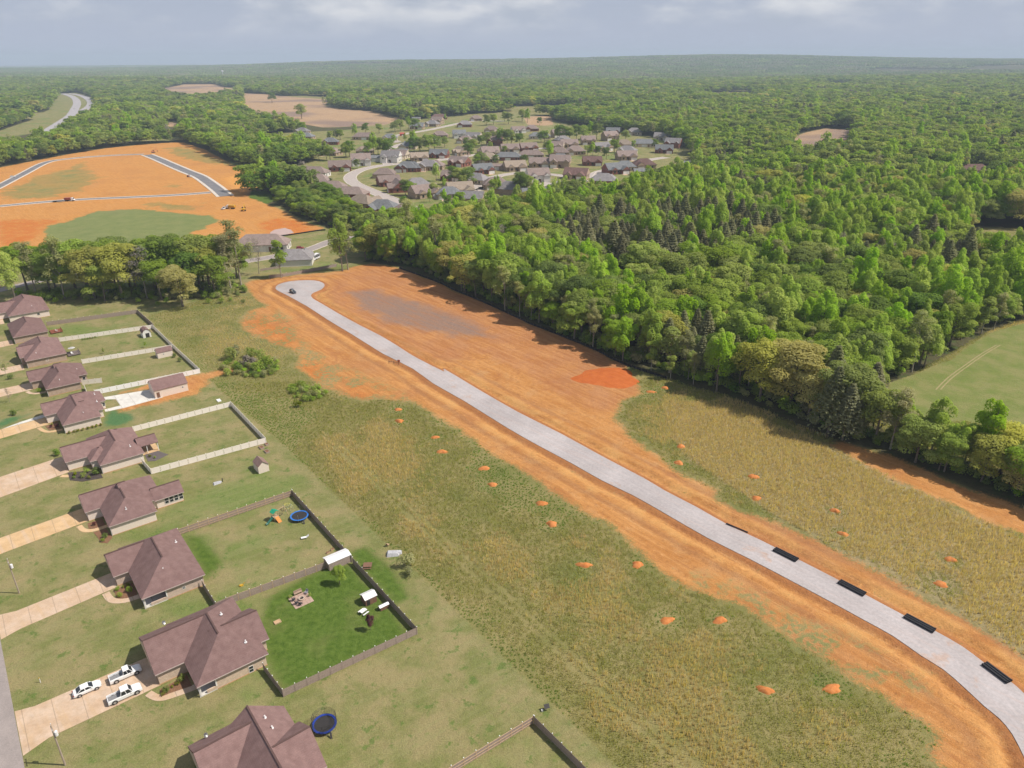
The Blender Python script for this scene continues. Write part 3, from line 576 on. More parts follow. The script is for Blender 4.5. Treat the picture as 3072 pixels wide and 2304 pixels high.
def lobes(kind):
    C, Rr = [], []
    if kind in ('poplar',):
        h = 24.0
        for i in range(22):
            t = rng.uniform(0, 1)**0.8; z = 7.5 + t*14.5; rad = (4.5*math.sqrt(math.sin(math.pi*(0.22+0.74*t))) )*rng.uniform(0.3, 0.95); a = rng.uniform(0, 6.28)
            C.append((rad*math.cos(a), rad*math.sin(a), z)); q = rng.uniform(1.2, 2.0)*(1.15-0.4*t); Rr.append((q*.85, q*.85, q*rng.uniform(1.4, 2.2)))
        C.append((0, 0, 22)); Rr.append((0.9, 0.9, 2.2)); C.append((0, 0, 14)); Rr.append((2.9, 2.9, 6))
    elif kind in ('oak', 'gold', 'dark'):
        h = 20.0
        for i in range(24):
            z = rng.uniform(6, 17); rr_ = 6.2*math.sqrt(max(0.05, 1-((z-10.5)/8.5)**2)); rad = rr_*rng.uniform(0.35, 0.95); a = rng.uniform(0, 6.28)
            C.append((rad*math.cos(a), rad*math.sin(a), z)); q = rng.uniform(1.4, 2.5); Rr.append((q, q, q*rng.uniform(0.65, 0.9)))
        C.append((0, 0, 12)); Rr.append((4.2, 4.2, 5.5))
    elif kind in ('sparse', 'dead'):
        h = 21.0
        for i in range(20):
            t = rng.uniform(0, 1); z = 8 + t*12; rad = (4.2*(1-0.6*t))*rng.uniform(0.2, 1); a = rng.uniform(0, 6.28)
            C.append((rad*math.cos(a), rad*math.sin(a), z)); q = rng.uniform(0.9, 1.7); Rr.append((q, q, q*1.1))
    elif kind == 'shrub':
        h = 2.0
        for i in range(9):
            a = rng.uniform(0, 6.28); rad = rng.uniform(0, 0.75); q = rng.uniform(0.35, 0.6); C.append((rad*math.cos(a), rad*math.sin(a), rng.uniform(0.4, 1.3))); Rr.append((q, q, q))
    elif kind == 'slim':
        h = 13.0
        for i in range(14):
            t = rng.uniform(0, 1); z = 4 + t*8; rad = 2.2*(1-0.5*t)*rng.uniform(0.2, 1); a = rng.uniform(0, 6.28)
            C.append((rad*math.cos(a), rad*math.sin(a), z)); q = rng.uniform(0.8, 1.4); Rr.append((q, q, q))
    return h, np.array(C), np.array(Rr)
def pine_leaves(n, size):
    h = 20.0; t = rng.uniform(0, 1, n)**0.75; z = 3.5 + (1-t)*0 + t*16.5; lev = np.round(z*1.1)/1.1; z = lev + rng.normal(size=n)*0.14
    arm = rng.integers(0, 9, n)*0.698 + lev*2.4; arm = arm + rng.normal(size=n)*0.16
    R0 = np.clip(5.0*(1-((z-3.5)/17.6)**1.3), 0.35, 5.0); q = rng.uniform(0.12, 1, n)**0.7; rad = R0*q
    p = np.stack([rad*np.cos(arm), rad*np.sin(arm), z + 0.2*rad - 0.085*rad**2], 1)
    nr = np.stack([np.cos(arm)*0.45, np.sin(arm)*0.45, np.ones(n)], 1) + rng.normal(size=(n, 3))*0.45; nr /= np.linalg.norm(nr, axis=1)[:, None]
    tt = np.cross(nr, rng.normal(size=(n, 3))); tt /= np.linalg.norm(tt, axis=1)[:, None] + 1e-9; b = np.cross(nr, tt); s = size*rng.uniform(0.6, 1.3, (n, 1))
    V4 = np.stack([p - tt*s*0.55, p - b*s*0.3, p + tt*s*0.55, p + b*s*0.3], 1).reshape(-1, 3)
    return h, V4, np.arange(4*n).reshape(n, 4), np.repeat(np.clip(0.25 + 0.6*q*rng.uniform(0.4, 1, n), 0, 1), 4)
def trunk_mb(h, C, r0, kind):
    mb = MB(); lean = rng.normal(size=2)*0.25
    top = h*(0.93 if kind in ('pine', 'poplar') else 0.72)
    pts = [Vector((lean[0]*t*t*3, lean[1]*t*t*3, top*t - (0.4 if t == 0 else 0))) for t in (0, 0.12, 0.35, 0.65, 1.0)]
    mb.tube(pts, [r0*1.25, r0*0.95, r0*0.78, r0*0.5, r0*0.15], 7)
    if C is not None:
        for c in C[: (9 if kind != 'shrub' else 5)]:
            z0 = max(0.15*h, c[2]*0.62); s = min(1, z0/top); base = Vector((lean[0]*s*s*3, lean[1]*s*s*3, z0))
            mid = base.lerp(Vector(c), 0.5) + Vector((0, 0, -0.2)); mb.tube([base, mid, Vector(c)], [r0*0.38, r0*0.24, r0*0.08], 5)
    return mb
SPEC = {'poplar': ('poplar', 0.27), 'oak': ('oak', 0.34), 'gold': ('gold', 0.36), 'dark': ('dark', 0.3), 'pine': ('pine', 0.24), 'sparse': ('sparse', 0.22), 'dead': ('dead', 0.2), 'slim': ('oak', 0.16)}
def make_tree(kind, lod):
    """crown mesh and trunk mesh of one tree"""
    mk, r0 = SPEC[kind]
    if kind == 'pine':
        n, s = {0: (2600, 0.75), 1: (620, 1.35), 2: (130, 2.6)}[lod]; h, v, q, t = pine_leaves(n, s); C = None
    else:
        h, C, Rr = lobes(kind)
        n, s = {'poplar': {0: (7600, 0.46), 1: (1100, 1.05), 2: (170, 2.4)}, 'oak': {0: (7800, 0.5), 1: (1200, 1.15), 2: (170, 2.7)}, 'sparse': {0: (2600, 0.42), 1: (460, 0.95), 2: (110, 1.9)}, 'dead': {0: (1500, 0.30), 1: (420, 0.7), 2: (90, 1.6)}, 'slim': {0: (2200, 0.45), 1: (460, 0.95), 2: (90, 1.8)}}[{'gold': 'oak', 'dark': 'oak'}.get(kind, kind)][lod]
        v, q, t = leaves(C, Rr, n, s, shell=(0.5, 1.1) if kind in ('sparse', 'dead') else (0.82, 1.06))
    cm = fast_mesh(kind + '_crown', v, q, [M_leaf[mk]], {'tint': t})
    tm = trunk_mb(h, C, r0, kind)
    return cm, tm.mesh(kind + '_trunk', M_bark2 if kind in ('sparse', 'dead', 'slim') else M_bark), tm
KINDS = ['poplar', 'oak', 'gold', 'pine', 'sparse', 'dark', 'slim', 'dead']
NVAR = {'poplar': 4, 'oak': 3, 'gold': 2, 'pine': 3, 'sparse': 2, 'dark': 2, 'slim': 2, 'dead': 1}
TREE = {(k, v): make_tree(k, 0) for k in KINDS for v in range(NVAR[k])}

def scatter(name, pts, idx, rot, scl, protos, label, cat):
    """one uncountable mass: the given meshes set out on points"""
    col = bpy.data.collections.new(name + '_pieces')
    for i, (nm, me) in enumerate(protos):
        o = bpy.data.objects.new('%03d_%s' % (i, nm), me); col.objects.link(o)
    me = fast_mesh(name, pts, np.zeros((0, 4), int), [], {'pick': np.asarray(idx, int), 'turn': np.asarray(rot, float), 'size': np.asarray(scl, float)})
    o = link(name, me); ng = bpy.data.node_groups.new(name + '_set_out', 'GeometryNodeTree')
    ng.interface.new_socket('Geometry', in_out='INPUT', socket_type='NodeSocketGeometry'); ng.interface.new_socket('Geometry', in_out='OUTPUT', socket_type='NodeSocketGeometry')
    N = ng.nodes.new; gi, go = N('NodeGroupInput'), N('NodeGroupOutput'); ip = N('GeometryNodeInstanceOnPoints'); ci = N('GeometryNodeCollectionInfo')
    ci.inputs['Collection'].default_value = col; ci.inputs['Separate Children'].default_value = True; ci.inputs['Reset Children'].default_value = True
    def na(nm, t): x = N('GeometryNodeInputNamedAttribute'); x.data_type = t; x.inputs['Name'].default_value = nm; return x.outputs['Attribute']
    cx = N('ShaderNodeCombineXYZ'); L = ng.links.new
    L(na('turn', 'FLOAT'), cx.inputs['Z']); L(gi.outputs[0], ip.inputs['Points']); L(ci.outputs[0], ip.inputs['Instance']); ip.inputs['Pick Instance'].default_value = True
    L(na('pick', 'INT'), ip.inputs['Instance Index']); L(cx.outputs[0], ip.inputs['Rotation']); L(na('size', 'FLOAT_VECTOR'), ip.inputs['Scale']); L(ip.outputs[0], go.inputs[0])
    md = o.modifiers.new('set_out', 'NODES'); md.node_group = ng
    o['kind'] = 'stuff'; o['label'] = label; o['category'] = cat
    return o

# ---- where the trees stand
def jitter(y0, y1, s, wid=0.80, margin=60):
    xs = np.arange(-(wid*y1+margin), wid*y1+margin, s); ys = np.arange(y0, y1, s)
    X, Y = np.meshgrid(xs, ys); p = np.stack([X.ravel(), Y.ravel()], 1) + rng.uniform(-0.48, 0.48, (X.size, 2))*s
    return p[np.abs(p[:, 0]) < wid*p[:, 1] + margin]
def anyin(p, polys): return np.logical_or.reduce([inside(p, q) for q in polys])
def vnoise(p, s, seed=0):
    r = np.random.default_rng(seed); out = 0
    for i in range(5):
        a = r.uniform(0, 6.28); k = s*r.uniform(0.6, 1.7); out = out + np.sin((p[:, 0]*math.cos(a)+p[:, 1]*math.sin(a))*k + r.uniform(0, 6.28))
    return out/5
OPEN = [SITE, SUBD, NEARL, ROWL, HWY, PAST] + TAN + CLEAR + SQ
p0 = jitter(100, 640, 6.7); GRP = VP([(1900,962),(2000,1000),(2100,1040),(2212,1085),(2330,1130),(2330,1075),(2212,1030),(2050,985),(1950,955)]); pg = jitter(90, 260, 3.9); p0 = np.concatenate([p0[~inside(p0, GRP)], pg[inside(pg, GRP)]])
p0 = p0[anyin(p0, [WOODS, CLUSTER, BAND]) & ~anyin(p0, [PAST, DIRT, STRIP] + CLEAR + TAN)]
p1 = jitter(640, 1500, 8.6); p1 = p1[anyin(p1, [BAND, CLUSTER]) | ~anyin(p1, OPEN)]
p2 = jitter(1500, 4000, 12.5); p2 = p2[~anyin(p2, OPEN)]
def screens(p):     # hedges and woods stop short enough for the fields and the highway behind to stay in sight
    return anyin(p*1.06, TAN + [HWY] + CLEAR[1:]) | anyin(p*1.13, TAN + [HWY] + CLEAR[1:]) | anyin(p*1.19, TAN[2:3] + CLEAR[2:3] + [HWY])
p1 = p1[(gapf(p1[:, 0], p1[:, 1]) < 0)]; p2 = p2[gapf(p2[:, 0], p2[:, 1]) < 0.0]
p1 = p1[~screens(p1) | anyin(p1, [BAND])]; p2 = p2[~screens(p2)]
def kinds_for(p, near):
    u = rng.uniform(size=len(p)); k = np.full(len(p), 'oak', dtype=object); a = vnoise(p, 0.028, 3); b = vnoise(p, 0.022, 9); c = vnoise(p, 0.012, 5)
    right = p[:, 0] > -60
    k[(u < 0.52 + 0.4*a) & right & near] = 'poplar'
    k[(u < (0.16 + 0.25*a)*np.clip(1.6-p[:, 1]/1400, 0, 1)) & ~(right & near)] = 'poplar'
    k[(b > 0.40) & (u < (0.6 if near else 0.35))] = 'pine'
    k[(rng.uniform(size=len(p)) < (0.045 if near else 0.02) + 0.03*(c > 0.3))] = 'gold'
    k[(rng.uniform(size=len(p)) < 0.05)] = 'sparse'; k[(rng.uniform(size=len(p)) < np.clip(p[:, 1]/4000, 0.1, 0.45)) & (not near)] = 'dark'; k[(rng.uniform(size=len(p)) < 0.10)] = 'dark'; k[(rng.uniform(size=len(p)) < 0.01)] = 'dead'
    return k
p0 = p0[~(anyin(p0*1.05, CLEAR) | anyin(p0*1.1, CLEAR) | anyin(p0*1.15, CLEAR[1:3]))]
k0 = kinds_for(p0, True); k0[anyin(p0, [BAND, CLUSTER])] = 'dark'
w_ = anyin(p0, [BAND, CLUSTER]) & (rng.uniform(size=len(p0)) < 0.4); k0[w_] = 'oak'
# pine stand in the middle of the wood
PINES = VP([(1200,520),(1300,500),(1450,490),(1600,500),(1680,540),(1640,590),(1500,620),(1380,625),(1260,615),(1200,570)])
w_ = inside(p0, PINES) & (rng.uniform(size=len(p0)) < 0.72); k0[w_] = 'pine'
# the front edge along the silt fence: smaller, thinner trees with trunks showing, cedars further right
d_edge = sdf(p0, WOODS); fr = (d_edge < 9) & (p0[:, 1] < 340) & (p0[:, 0] > -80); u = rng.uniform(size=len(p0))
k0[fr & (u < 0.34)] = 'slim'; k0[fr & (u >= 0.34) & (u < 0.54)] = 'sparse'; k0[fr & (u >= 0.54) & (u < 0.74)] = 'poplar'; k0[fr & (u >= 0.74)] = 'oak'
ced = inside(p0, VP([(1700,900),(1760,860),(1900,850),(1930,960),(1800,960)])); k0[ced & (u < 0.75)] = 'pine'
br = inside(p0, VP([(1930,930),(2330,1000),(2330,1160),(1930,1000)])); k0[br] = np.where(u[br] < 0.5, 'oak', np.where(u[br] < 0.75, 'poplar', 'gold'))
gold_oaks = [V(1640, 868), V(1705, 880), V(1668, 840), V(1745, 905), V(1595, 700), V(2120, 1040), V(2195, 1070), V(1850, 665)]
for q in gold_oaks[:6]: keep = np.hypot(p0[:, 0]-q.x, p0[:, 1]-q.y) > 7.0; p0, k0, d_edge, u = p0[keep], k0[keep], d_edge[keep], u[keep]
s0 = rng.uniform(0.68, 1.0, len(p0)) + 0.4*rng.uniform(0, 1, len(p0))**2.5 + 0.12*vnoise(p0, 0.03, 14); s0 = np.where(d_edge < 9, s0*0.88, s0); s0[k0 == 'gold'] *= 1.1
s0[br[:0] if False else np.zeros(len(p0), bool)] *= 1
inbr = inside(p0, VP([(1930,900),(2330,1000),(2330,1160),(1930,1010)])); s0[inbr] *= 0.72
s0[k0 == 'slim'] *= 1.35
s0 = np.where((sdf(p0, SUBD) > -39) & (p0[:, 0] > -120), s0*0.8, s0)
incl = anyin(p0, [BAND, CLUSTER]); s0[incl] *= 0.72

def tree_obj(kind, p, s, label, group, rz=None, var=None, name=None, squash=None):
    var = random.randrange(NVAR[kind]) if var is None else var; cm, tm, _ = TREE[(kind, var)]
    nm = name or {'poplar': 'poplar_tree', 'oak': 'broadleaf_tree', 'gold': 'oak_tree', 'pine': 'pine_tree', 'sparse': 'thin_tree', 'dark': 'dark_tree', 'slim': 'slender_tree', 'dead': 'bare_tree'}[kind]
    t = thing(nm, label, 'tree', (p[0], p[1], 0), random.uniform(0, 6.28) if rz is None else rz, group)
    wd = s*random.uniform(1.15, 1.4)*(0.88 if s < 0.6 else 1); t.scale = (wd, wd, s) if squash is None else (s*squash, s*squash, s)
    link('trunk', tm, t); link('crown', cm, t); return t
WLAB = {'poplar': 'tall fresh green tree in the near part of the wood', 'oak': 'rounded mid green tree in the near part of the wood', 'gold': 'golden green oak standing in the near part of the wood', 'pine': 'dark conical evergreen in the near part of the wood',
        'sparse': 'thin grey green tree at the near part of the wood', 'dark': 'deep green rounded tree in the near part of the wood', 'slim': 'slender tree with bare lower trunk along the front of the wood', 'dead': 'bare grey tree in the near part of the wood'}
order = np.argsort(np.hypot(p0[:, 0], p0[:, 1]) - np.where(d_edge < 10, 60, 0)); NI = 235
def where(p):
    v = p[0]/p[1]
    if inside(np.array([p]), BAND)[0] or inside(np.array([p]), CLUSTER)[0]: return 'left of the far subdivision'
    if v < -0.02: return 'behind the left end of the silt fence'
    if v < 0.12: return 'behind the middle of the silt fence'
    if v < 0.22: return 'behind the red clay mound'
    if v < 0.36: return 'above the tan meadow'
    if inside(np.array([p]), GRP)[0]: return 'between the dirt strip and the pasture'
    return 'left of the pasture' if v < 0.56 else 'beyond the pasture'
GN = {'poplar': 'tall fresh green', 'oak': 'rounded mid green', 'gold': 'golden green', 'pine': 'dark conical evergreen', 'sparse': 'thin grey green', 'dark': 'deep green rounded', 'slim': 'slender bare-trunked', 'dead': 'bare grey'}
for i in order[:NI]:
    k = k0[i]; w = where(p0[i]); tree_obj(k, p0[i], float(s0[i]), '%s tree of the near wood %s' % (GN[k], w), '%s trees of the near wood %s' % (GN[k], w))
gl = ['large golden green oak at the wood edge above the tan field, left one', 'large golden green oak at the wood edge above the tan field, right one', 'golden green oak behind the two large oaks of the wood edge', 'smaller golden green oak right of the two large oaks at the wood edge',
      None, 'yellow green tree low at the right edge of the picture by the dirt strip', 'yellow green tree at the far right behind the dirt strip']
for i in (0, 1, 2, 3, 5, 6): q = gold_oaks[i]; tree_obj('gold', q, (1.22, 1.3, 1.05, .95, .8, .8, .75)[i], gl[i], None)

# ---- everything further back is one mass of wood
protos = []; pick = {}
for k in KINDS:
    for v in range(NVAR[k]):
        cm, tm, tmb = TREE[(k, v)]; pick[(k, 0, v)] = len(protos)
        vv = np.empty(len(cm.vertices)*3, np.float32); cm.vertices.foreach_get('co', vv)
        protos.append((k, cm))
near_trunks = [(k, v) for k in ('sparse', 'slim') for v in range(NVAR[k])]
for k in KINDS:
    for v in range(3 if k != 'dead' else 1): pick[(k, 1, v)] = len(protos); protos.append((k, make_tree(k, 1)[0]))
for k in KINDS:
    for v in range(3 if k != 'dead' else 1): pick[(k, 2, v)] = len(protos); protos.append((k, make_tree(k, 2)[0]))
def instances(p, k, s, lod, z=None):
    idx = np.array([pick[(kk, lod, random.randrange(NVAR[kk] if lod == 0 else (3 if kk != 'dead' else 1)))] for kk in k]) if len(p) else np.zeros(0, int)
    zz = np.zeros(len(p)) if z is None else z
    w = s*np.where(np.array(k) == 'poplar', rng.uniform(1.0, 1.25, len(p)), rng.uniform(1.15, 1.5, len(p)))
    return np.column_stack([p, zz]), idx, rng.uniform(0, 6.28, len(p)), np.column_stack([w, w, s])
rest = order[NI:]; parts = []
parts.append(instances(p0[rest], k0[rest], s0[rest], 0))
k1 = kinds_for(p1, False); s1 = (rng.uniform(0.6, 0.95, len(p1)) + 0.45*rng.uniform(0, 1, len(p1))**2)*(1+0.18*vnoise(p1, 0.02, 4)); parts.append(instances(p1, k1, s1, 1, hz(p1[:, 0], p1[:, 1])))
k2 = kinds_for(p2, False); s2 = (rng.uniform(0.6, 0.95, len(p2)) + 0.5*rng.uniform(0, 1, len(p2))**2)*(1+0.18*vnoise(p2, 0.01, 8)); a, b, c, d = instances(p2, k2, s2, 2, hz(p2[:, 0], p2[:, 1])); d[:, :2] *= 1.35; parts.append((a, b, c, d))
cat_ = lambda i: np.concatenate([q[i] for q in parts])
scatter('woodland', cat_(0), cat_(1), cat_(2), cat_(3), protos, 'mixed green wood stretching from behind the tree edge towards the horizon', 'woodland')
# far wooded country: patches of crowns
def patch(mk, seed):
    r = np.random.default_rng(seed); vs, fs, o, tint = [], [], 0, []
    for i in range(34):
        x, y = r.uniform(-60, 60, 2); rad = r.uniform(6, 11); h = r.uniform(11, 19); n = 9; t0 = r.uniform(0, 1)
        for j, (zz, rr_) in enumerate(((h*0.25, 0.8), (h*0.62, 1.0), (h*0.9, 0.62))):
            for q in range(n): a = 6.283*q/n + j; e = rad*rr_*r.uniform(0.75, 1.2); vs.append((x+e*math.cos(a), y+e*math.sin(a), zz*r.uniform(0.9, 1.1))); tint.append(np.clip(t0*0.7+r.uniform(0, 0.4), 0, 1))
        vs.append((x, y, h)); tint.append(t0)
        for j in range(2):
            for q in range(n): fs.append((o+j*n+q, o+j*n+(q+1) % n, o+(j+1)*n+(q+1) % n, o+(j+1)*n+q))
        for q in range(n): fs.append((o+2*n+q, o+2*n+(q+1) % n, o+3*n, o+3*n))
        o += 3*n+1
    me = bpy.data.meshes.new('crown_patch'); me.from_pydata(vs, [], [f if f[2] != f[3] else f[:3] for f in fs]); me.materials.append(M_leaf[mk])
    a = me.attributes.new('tint', 'FLOAT', 'POINT'); a.data.foreach_set('value', np.array(tint, np.float32)); return me
p3 = np.concatenate([jitter(3950, 8000, 72), jitter(8000, 15500, 120)]); z3 = hz(p3[:, 0], p3[:, 1]); pk = rng.choice(6, len(p3), p=[.3, .2, .2, .12, .1, .08]); w3 = np.where(p3[:, 1] > 8000, 1.5, 1.0)
gap = vnoise(p3, 0.0021, 12) + 0.5*vnoise(p3, 0.006, 2) < 0.62; p3, z3, pk, w3 = p3[gap], z3[gap], pk[gap], w3[gap]
hs = rng.uniform(0.8, 1.25, len(p3))
scatter('far_woodland', np.column_stack([p3, z3]), pk, rng.uniform(0, 6.28, len(p3)), np.column_stack([w3, w3, hs]), [('patch', patch(m, 40+i)) for i, m in enumerate(('dark', 'pine', 'dark', 'oak', 'pine', 'dark'))], 'hazy wooded country along the horizon', 'woodland')

# ---- tall grass of the meadow
def tuft(seed, n, h, spread):
    r = np.random.default_rng(seed); vs, fs, t = [], [], []
    for i in range(n):
        x, y = r.normal(size=2)*spread; a = r.uniform(0, 6.28); l = h*r.uniform(0.6, 1.2); w = 0.026*r.uniform(0.8, 1.6); dx, dy = r.normal(size=2)*0.13*l; o = len(vs)
        vs += [(x-w*math.cos(a), y-w*math.sin(a), -0.03), (x+w*math.cos(a), y+w*math.sin(a), -0.03), (x+dx*.5+w*.9*math.cos(a), y+dy*.5+w*.9*math.sin(a), l*.62), (x+dx*.5-w*.9*math.cos(a), y+dy*.5-w*.9*math.sin(a), l*.62), (x+dx, y+dy, l)]
        fs += [(o, o+1, o+2, o+3), (o+3, o+2, o+4)]; t += [r.uniform(0, 1)]*5
    me = bpy.data.meshes.new('tuft'); me.from_pydata(vs, [], fs); a = me.attributes.new('tint', 'FLOAT', 'POINT'); a.data.foreach_set('value', np.array(t, np.float32)); return me
M_straw = leaf_mat('straw_grass', (0.50, 0.41, 0.20), (0.66, 0.55, 0.31), 0.45, 0.3); M_ggr = leaf_mat('green_grass', (0.29, 0.31, 0.09), (0.42, 0.405, 0.16), 0.45, 0.3); M_weed = leaf_mat('weed_green', (0.17, 0.28, 0.045), (0.25, 0.36, 0.08), 0.45, 0.3)
tp = []
for i, m in enumerate((M_straw, M_straw, M_ggr, M_ggr, M_weed)):
    me = tuft(60+i, 14 if i < 4 else 20, (0.95, 0.8, 0.6, 0.5, 0.32)[i], 0.26); me.materials.append(m); tp.append(('tuft', me))
xs, ys = np.meshgrid(np.arange(-230, 230, 0.8), np.arange(62, 345, 0.8)); gp = np.stack([xs.ravel(), ys.ravel()], 1) + rng.uniform(-0.31, 0.31, (xs.size, 2))
gp = gp[np.abs(gp[:, 0]) < 0.78*gp[:, 1] + 25]
PILES = [(860,885),(863,910),(940,945),(955,976),(1046,1012),(1064,1047),(1170,1088),(1192,1132),(1262,1221),(1377,1220),(1441,1340),(1555,1340),(1653,1491),(1797,1488),(1471,965),(1466,1000),(1627,1030),(1634,1077),(1804,1104),(1821,1154),(2053,1209),(2032,1262),(1406,847),(1437,838)]
e_ = vnoise(gp, 1.1, 31)*0.7 + vnoise(gp, 0.35, 32)*0.8
ok = (gp[:, 0]*CT + gp[:, 1]*ST > 58) & (np.maximum(sdf(gp, DIRT), sdf(gp, STRIP)) < -0.25 + e_*0.7) & (sdf(gp, LAWN[0]) < -0.25) & (sdf(gp, WOODS) < 0.5) & (sdf(gp, ROWL) < 0) & (sdf(gp, NEARL) < 0) & (sdf(gp, PAST) < 0) & (sdf(gp, TRACK) < 0)
gp = gp[ok]; gp = gp[rng.uniform(size=len(gp)) < np.clip((-np.maximum(sdf(gp, DIRT), sdf(gp, STRIP)) + 0.6)/4.5, 0.06, 1.0)]; pil = np.full(len(gp), 99.0)
for q in PILES: w = V(*q); pil = np.minimum(pil, np.hypot(gp[:, 0]-w.x, gp[:, 1]-w.y))
gp = gp[pil > 1.1]; pil = pil[pil > 1.1]
gp_ = None
a_, c_ = gp[:, 0]*CT + gp[:, 1]*ST, -gp[:, 0]*ST + gp[:, 1]*CT
gn = vnoise(gp, 0.09, 21)*0.9 + vnoise(gp, 0.3, 22)*0.45 + rng.normal(size=len(gp))*0.12
rightf = (gp[:, 0] > 20) & (sdf(gp, DIRT) < 0) & (gp[:, 1] > 1.15*(60) ) & (gp[:, 0]*0.62 + gp[:, 1] > 165)
gn = gn + np.where(sdf(gp, RIGHTF) > 0, 1.15, -0.08) - np.exp(-np.maximum(a_-64, 0)/3.0)*1.0 - np.exp(-(pil/3.2)**2)*1.3 - np.exp(-np.maximum(-sdf(gp, DIRT), 0)/2.5)*0.6 + 0.12*(c_ > 235)*(a_ < 120)
idx = np.where(gn > 0.12, rng.integers(0, 2, len(gp)), np.where(gn > -0.62, rng.integers(2, 4, len(gp)), 4))
# two wheel tracks run along the mown edge
trk = np.minimum(np.abs(a_-72.0-0.02*c_), np.abs(a_-74.2-0.02*c_)); keep = (trk > 0.45) | (c_ > 185); gp, idx, gn = gp[keep], idx[keep], gn[keep]
gs = np.where(gp[:, 1] > 240, 0.62, 0.9)*rng.uniform(0.75, 1.25, len(gp))*(1+0.15*np.clip(gn, -1, 1))
scatter('meadow_grass', np.column_stack([gp, np.zeros(len(gp))]), idx, rng.uniform(0, 6.28, len(gp)), np.column_stack([gs*1.3, gs*1.3, gs]), tp, 'tall straw and green grass covering the meadow on both sides of the road', 'grass')

# ================================================================== near houses
def shingle(name, c1, c2):
    n = NT(name); p = n.coord('Object'); gpos = n.pos()
    a = n.noise(p, 0.7, 4, 0.6); b = n.noise(p, 9.0, 3, 0.7); w = n.n('ShaderNodeTexWave', wave_type='BANDS', bands_direction='Z'); n.put(w.inputs['Vector'], gpos); w.inputs['Scale'].default_value = 1.6; w.inputs['Distortion'].default_value = 0.6; w.inputs['Detail Scale'].default_value = 3
    c = n.mix(n.mr(a, 0.3, 0.7), c1, c2); oi = n.n('ShaderNodeObjectInfo'); c = n.scale(c, n.mr(oi.outputs['Random'], 0, 1, 0.88, 1.12, False)); st = n.noise(n.mapping(gpos, (0, 0, 0), (1, 1, 0.25)), 0.9, 4, 0.65); c = n.scale(c, n.mr(st, 0.3, 0.7, 0.9, 1.1, False))
    c = n.scale(c, n.math('MULTIPLY', n.mr(b, 0.25, 0.75, 0.76, 1.24, False), n.mr(w.outputs['Fac'], 0, 1, 0.96, 1.03, False)))
    return n.bsdf(c, 0.92, normal=n.bump(b, 0.35, 0.03), spec=0.15)
M_roof = shingle('brown_shingles', (0.175, 0.108, 0.102), (0.212, 0.135, 0.127))
M_ridge = plain('ridge_shingles', (0.11, 0.066, 0.06), 0.92)
def brick(name, c1, c2, mortar, sc=1.0, rough=0.25):
    n = NT(name); p = n.coord('Object'); sp = n.n('ShaderNodeSeparateXYZ'); n.put(sp.inputs[0], p); cb = n.n('ShaderNodeCombineXYZ')
    n.put(cb.inputs[0], n.math('ADD', sp.outputs[0], sp.outputs[1])); n.put(cb.inputs[1], sp.outputs[2])
    b = n.n('ShaderNodeTexBrick'); n.put(b.inputs['Vector'], cb.outputs[0]); b.inputs['Scale'].default_value = 2.2*sc; b.inputs['Mortar Size'].default_value = 0.012
    n.put(b.inputs['Color1'], c1); n.put(b.inputs['Color2'], c2); n.put(b.inputs['Mortar'], mortar); b.inputs['Bias'].default_value = 0.0
    a = n.noise(p, 1.3, 4); c = n.mix(n.mr(n.noise(n.mapping(p, (0,0,0), (1, 1, 3.0)), 2.6, 4, 0.7), 0.56, 0.72, 0, rough), b.outputs['Color'], tuple(q*0.45 for q in c1)); c = n.scale(c, n.mr(a, 0.3, 0.7, 0.88, 1.1, False))
    return n.bsdf(c, 0.9, normal=n.bump(b.outputs['Fac'], 0.25, 0.02), spec=0.15)
M_bk_stone = brick('tan_rustic_brick', (0.60, 0.47, 0.36), (0.53, 0.40, 0.305), (0.62, 0.52, 0.42), 1.0, 0.75)
M_bk_tan = brick('beige_brick', (0.56, 0.44, 0.365), (0.51, 0.39, 0.32), (0.58, 0.48, 0.41))
M_bk_brown = brick('brown_brick', (0.44, 0.335, 0.265), (0.39, 0.28, 0.215), (0.46, 0.37, 0.30))
M_siding = plain('cream_siding', (0.72, 0.62, 0.545), 0.7, vary=0.05)
M_white = plain('white_trim', (0.72, 0.70, 0.68), 0.5, vary=0.04)
M_glass = NT('window_glass').bsdf((0.02, 0.025, 0.03), 0.06, spec=0.6)
M_dark = plain('dark_frame', (0.035, 0.032, 0.032), 0.6)
M_found = plain('clay_stained_footing', (0.45, 0.27, 0.14), 0.95, vary=0.15)
M_mulch = plain('brown_mulch', (0.20, 0.105, 0.06), 0.95, vary=0.3, scale=4)
M_metal_w = plain('white_sheet_metal', (0.74, 0.73, 0.74), 0.4, vary=0.04)
M_metal_g = plain('galvanised_metal', (0.42, 0.43, 0.45), 0.4, 0.6, vary=0.1)
M_wood = plain('weathered_fence_wood', (0.33, 0.26, 0.225), 0.9, vary=0.22, scale=2.5)
M_wood_w = plain('brown_stained_wood', (0.19, 0.105, 0.07), 0.85, vary=0.22, scale=2.5)
M_wood_l = plain('pale_wood', (0.47, 0.33, 0.21), 0.85, vary=0.15, scale=2.5)
M_vinyl_t = plain('almond_vinyl', (0.83, 0.765, 0.70), 0.5, vary=0.03)
M_vinyl_w = plain('white_vinyl', (0.85, 0.85, 0.85), 0.5, vary=0.03)
M_rubber = plain('black_rubber', (0.02, 0.02, 0.021), 0.8)

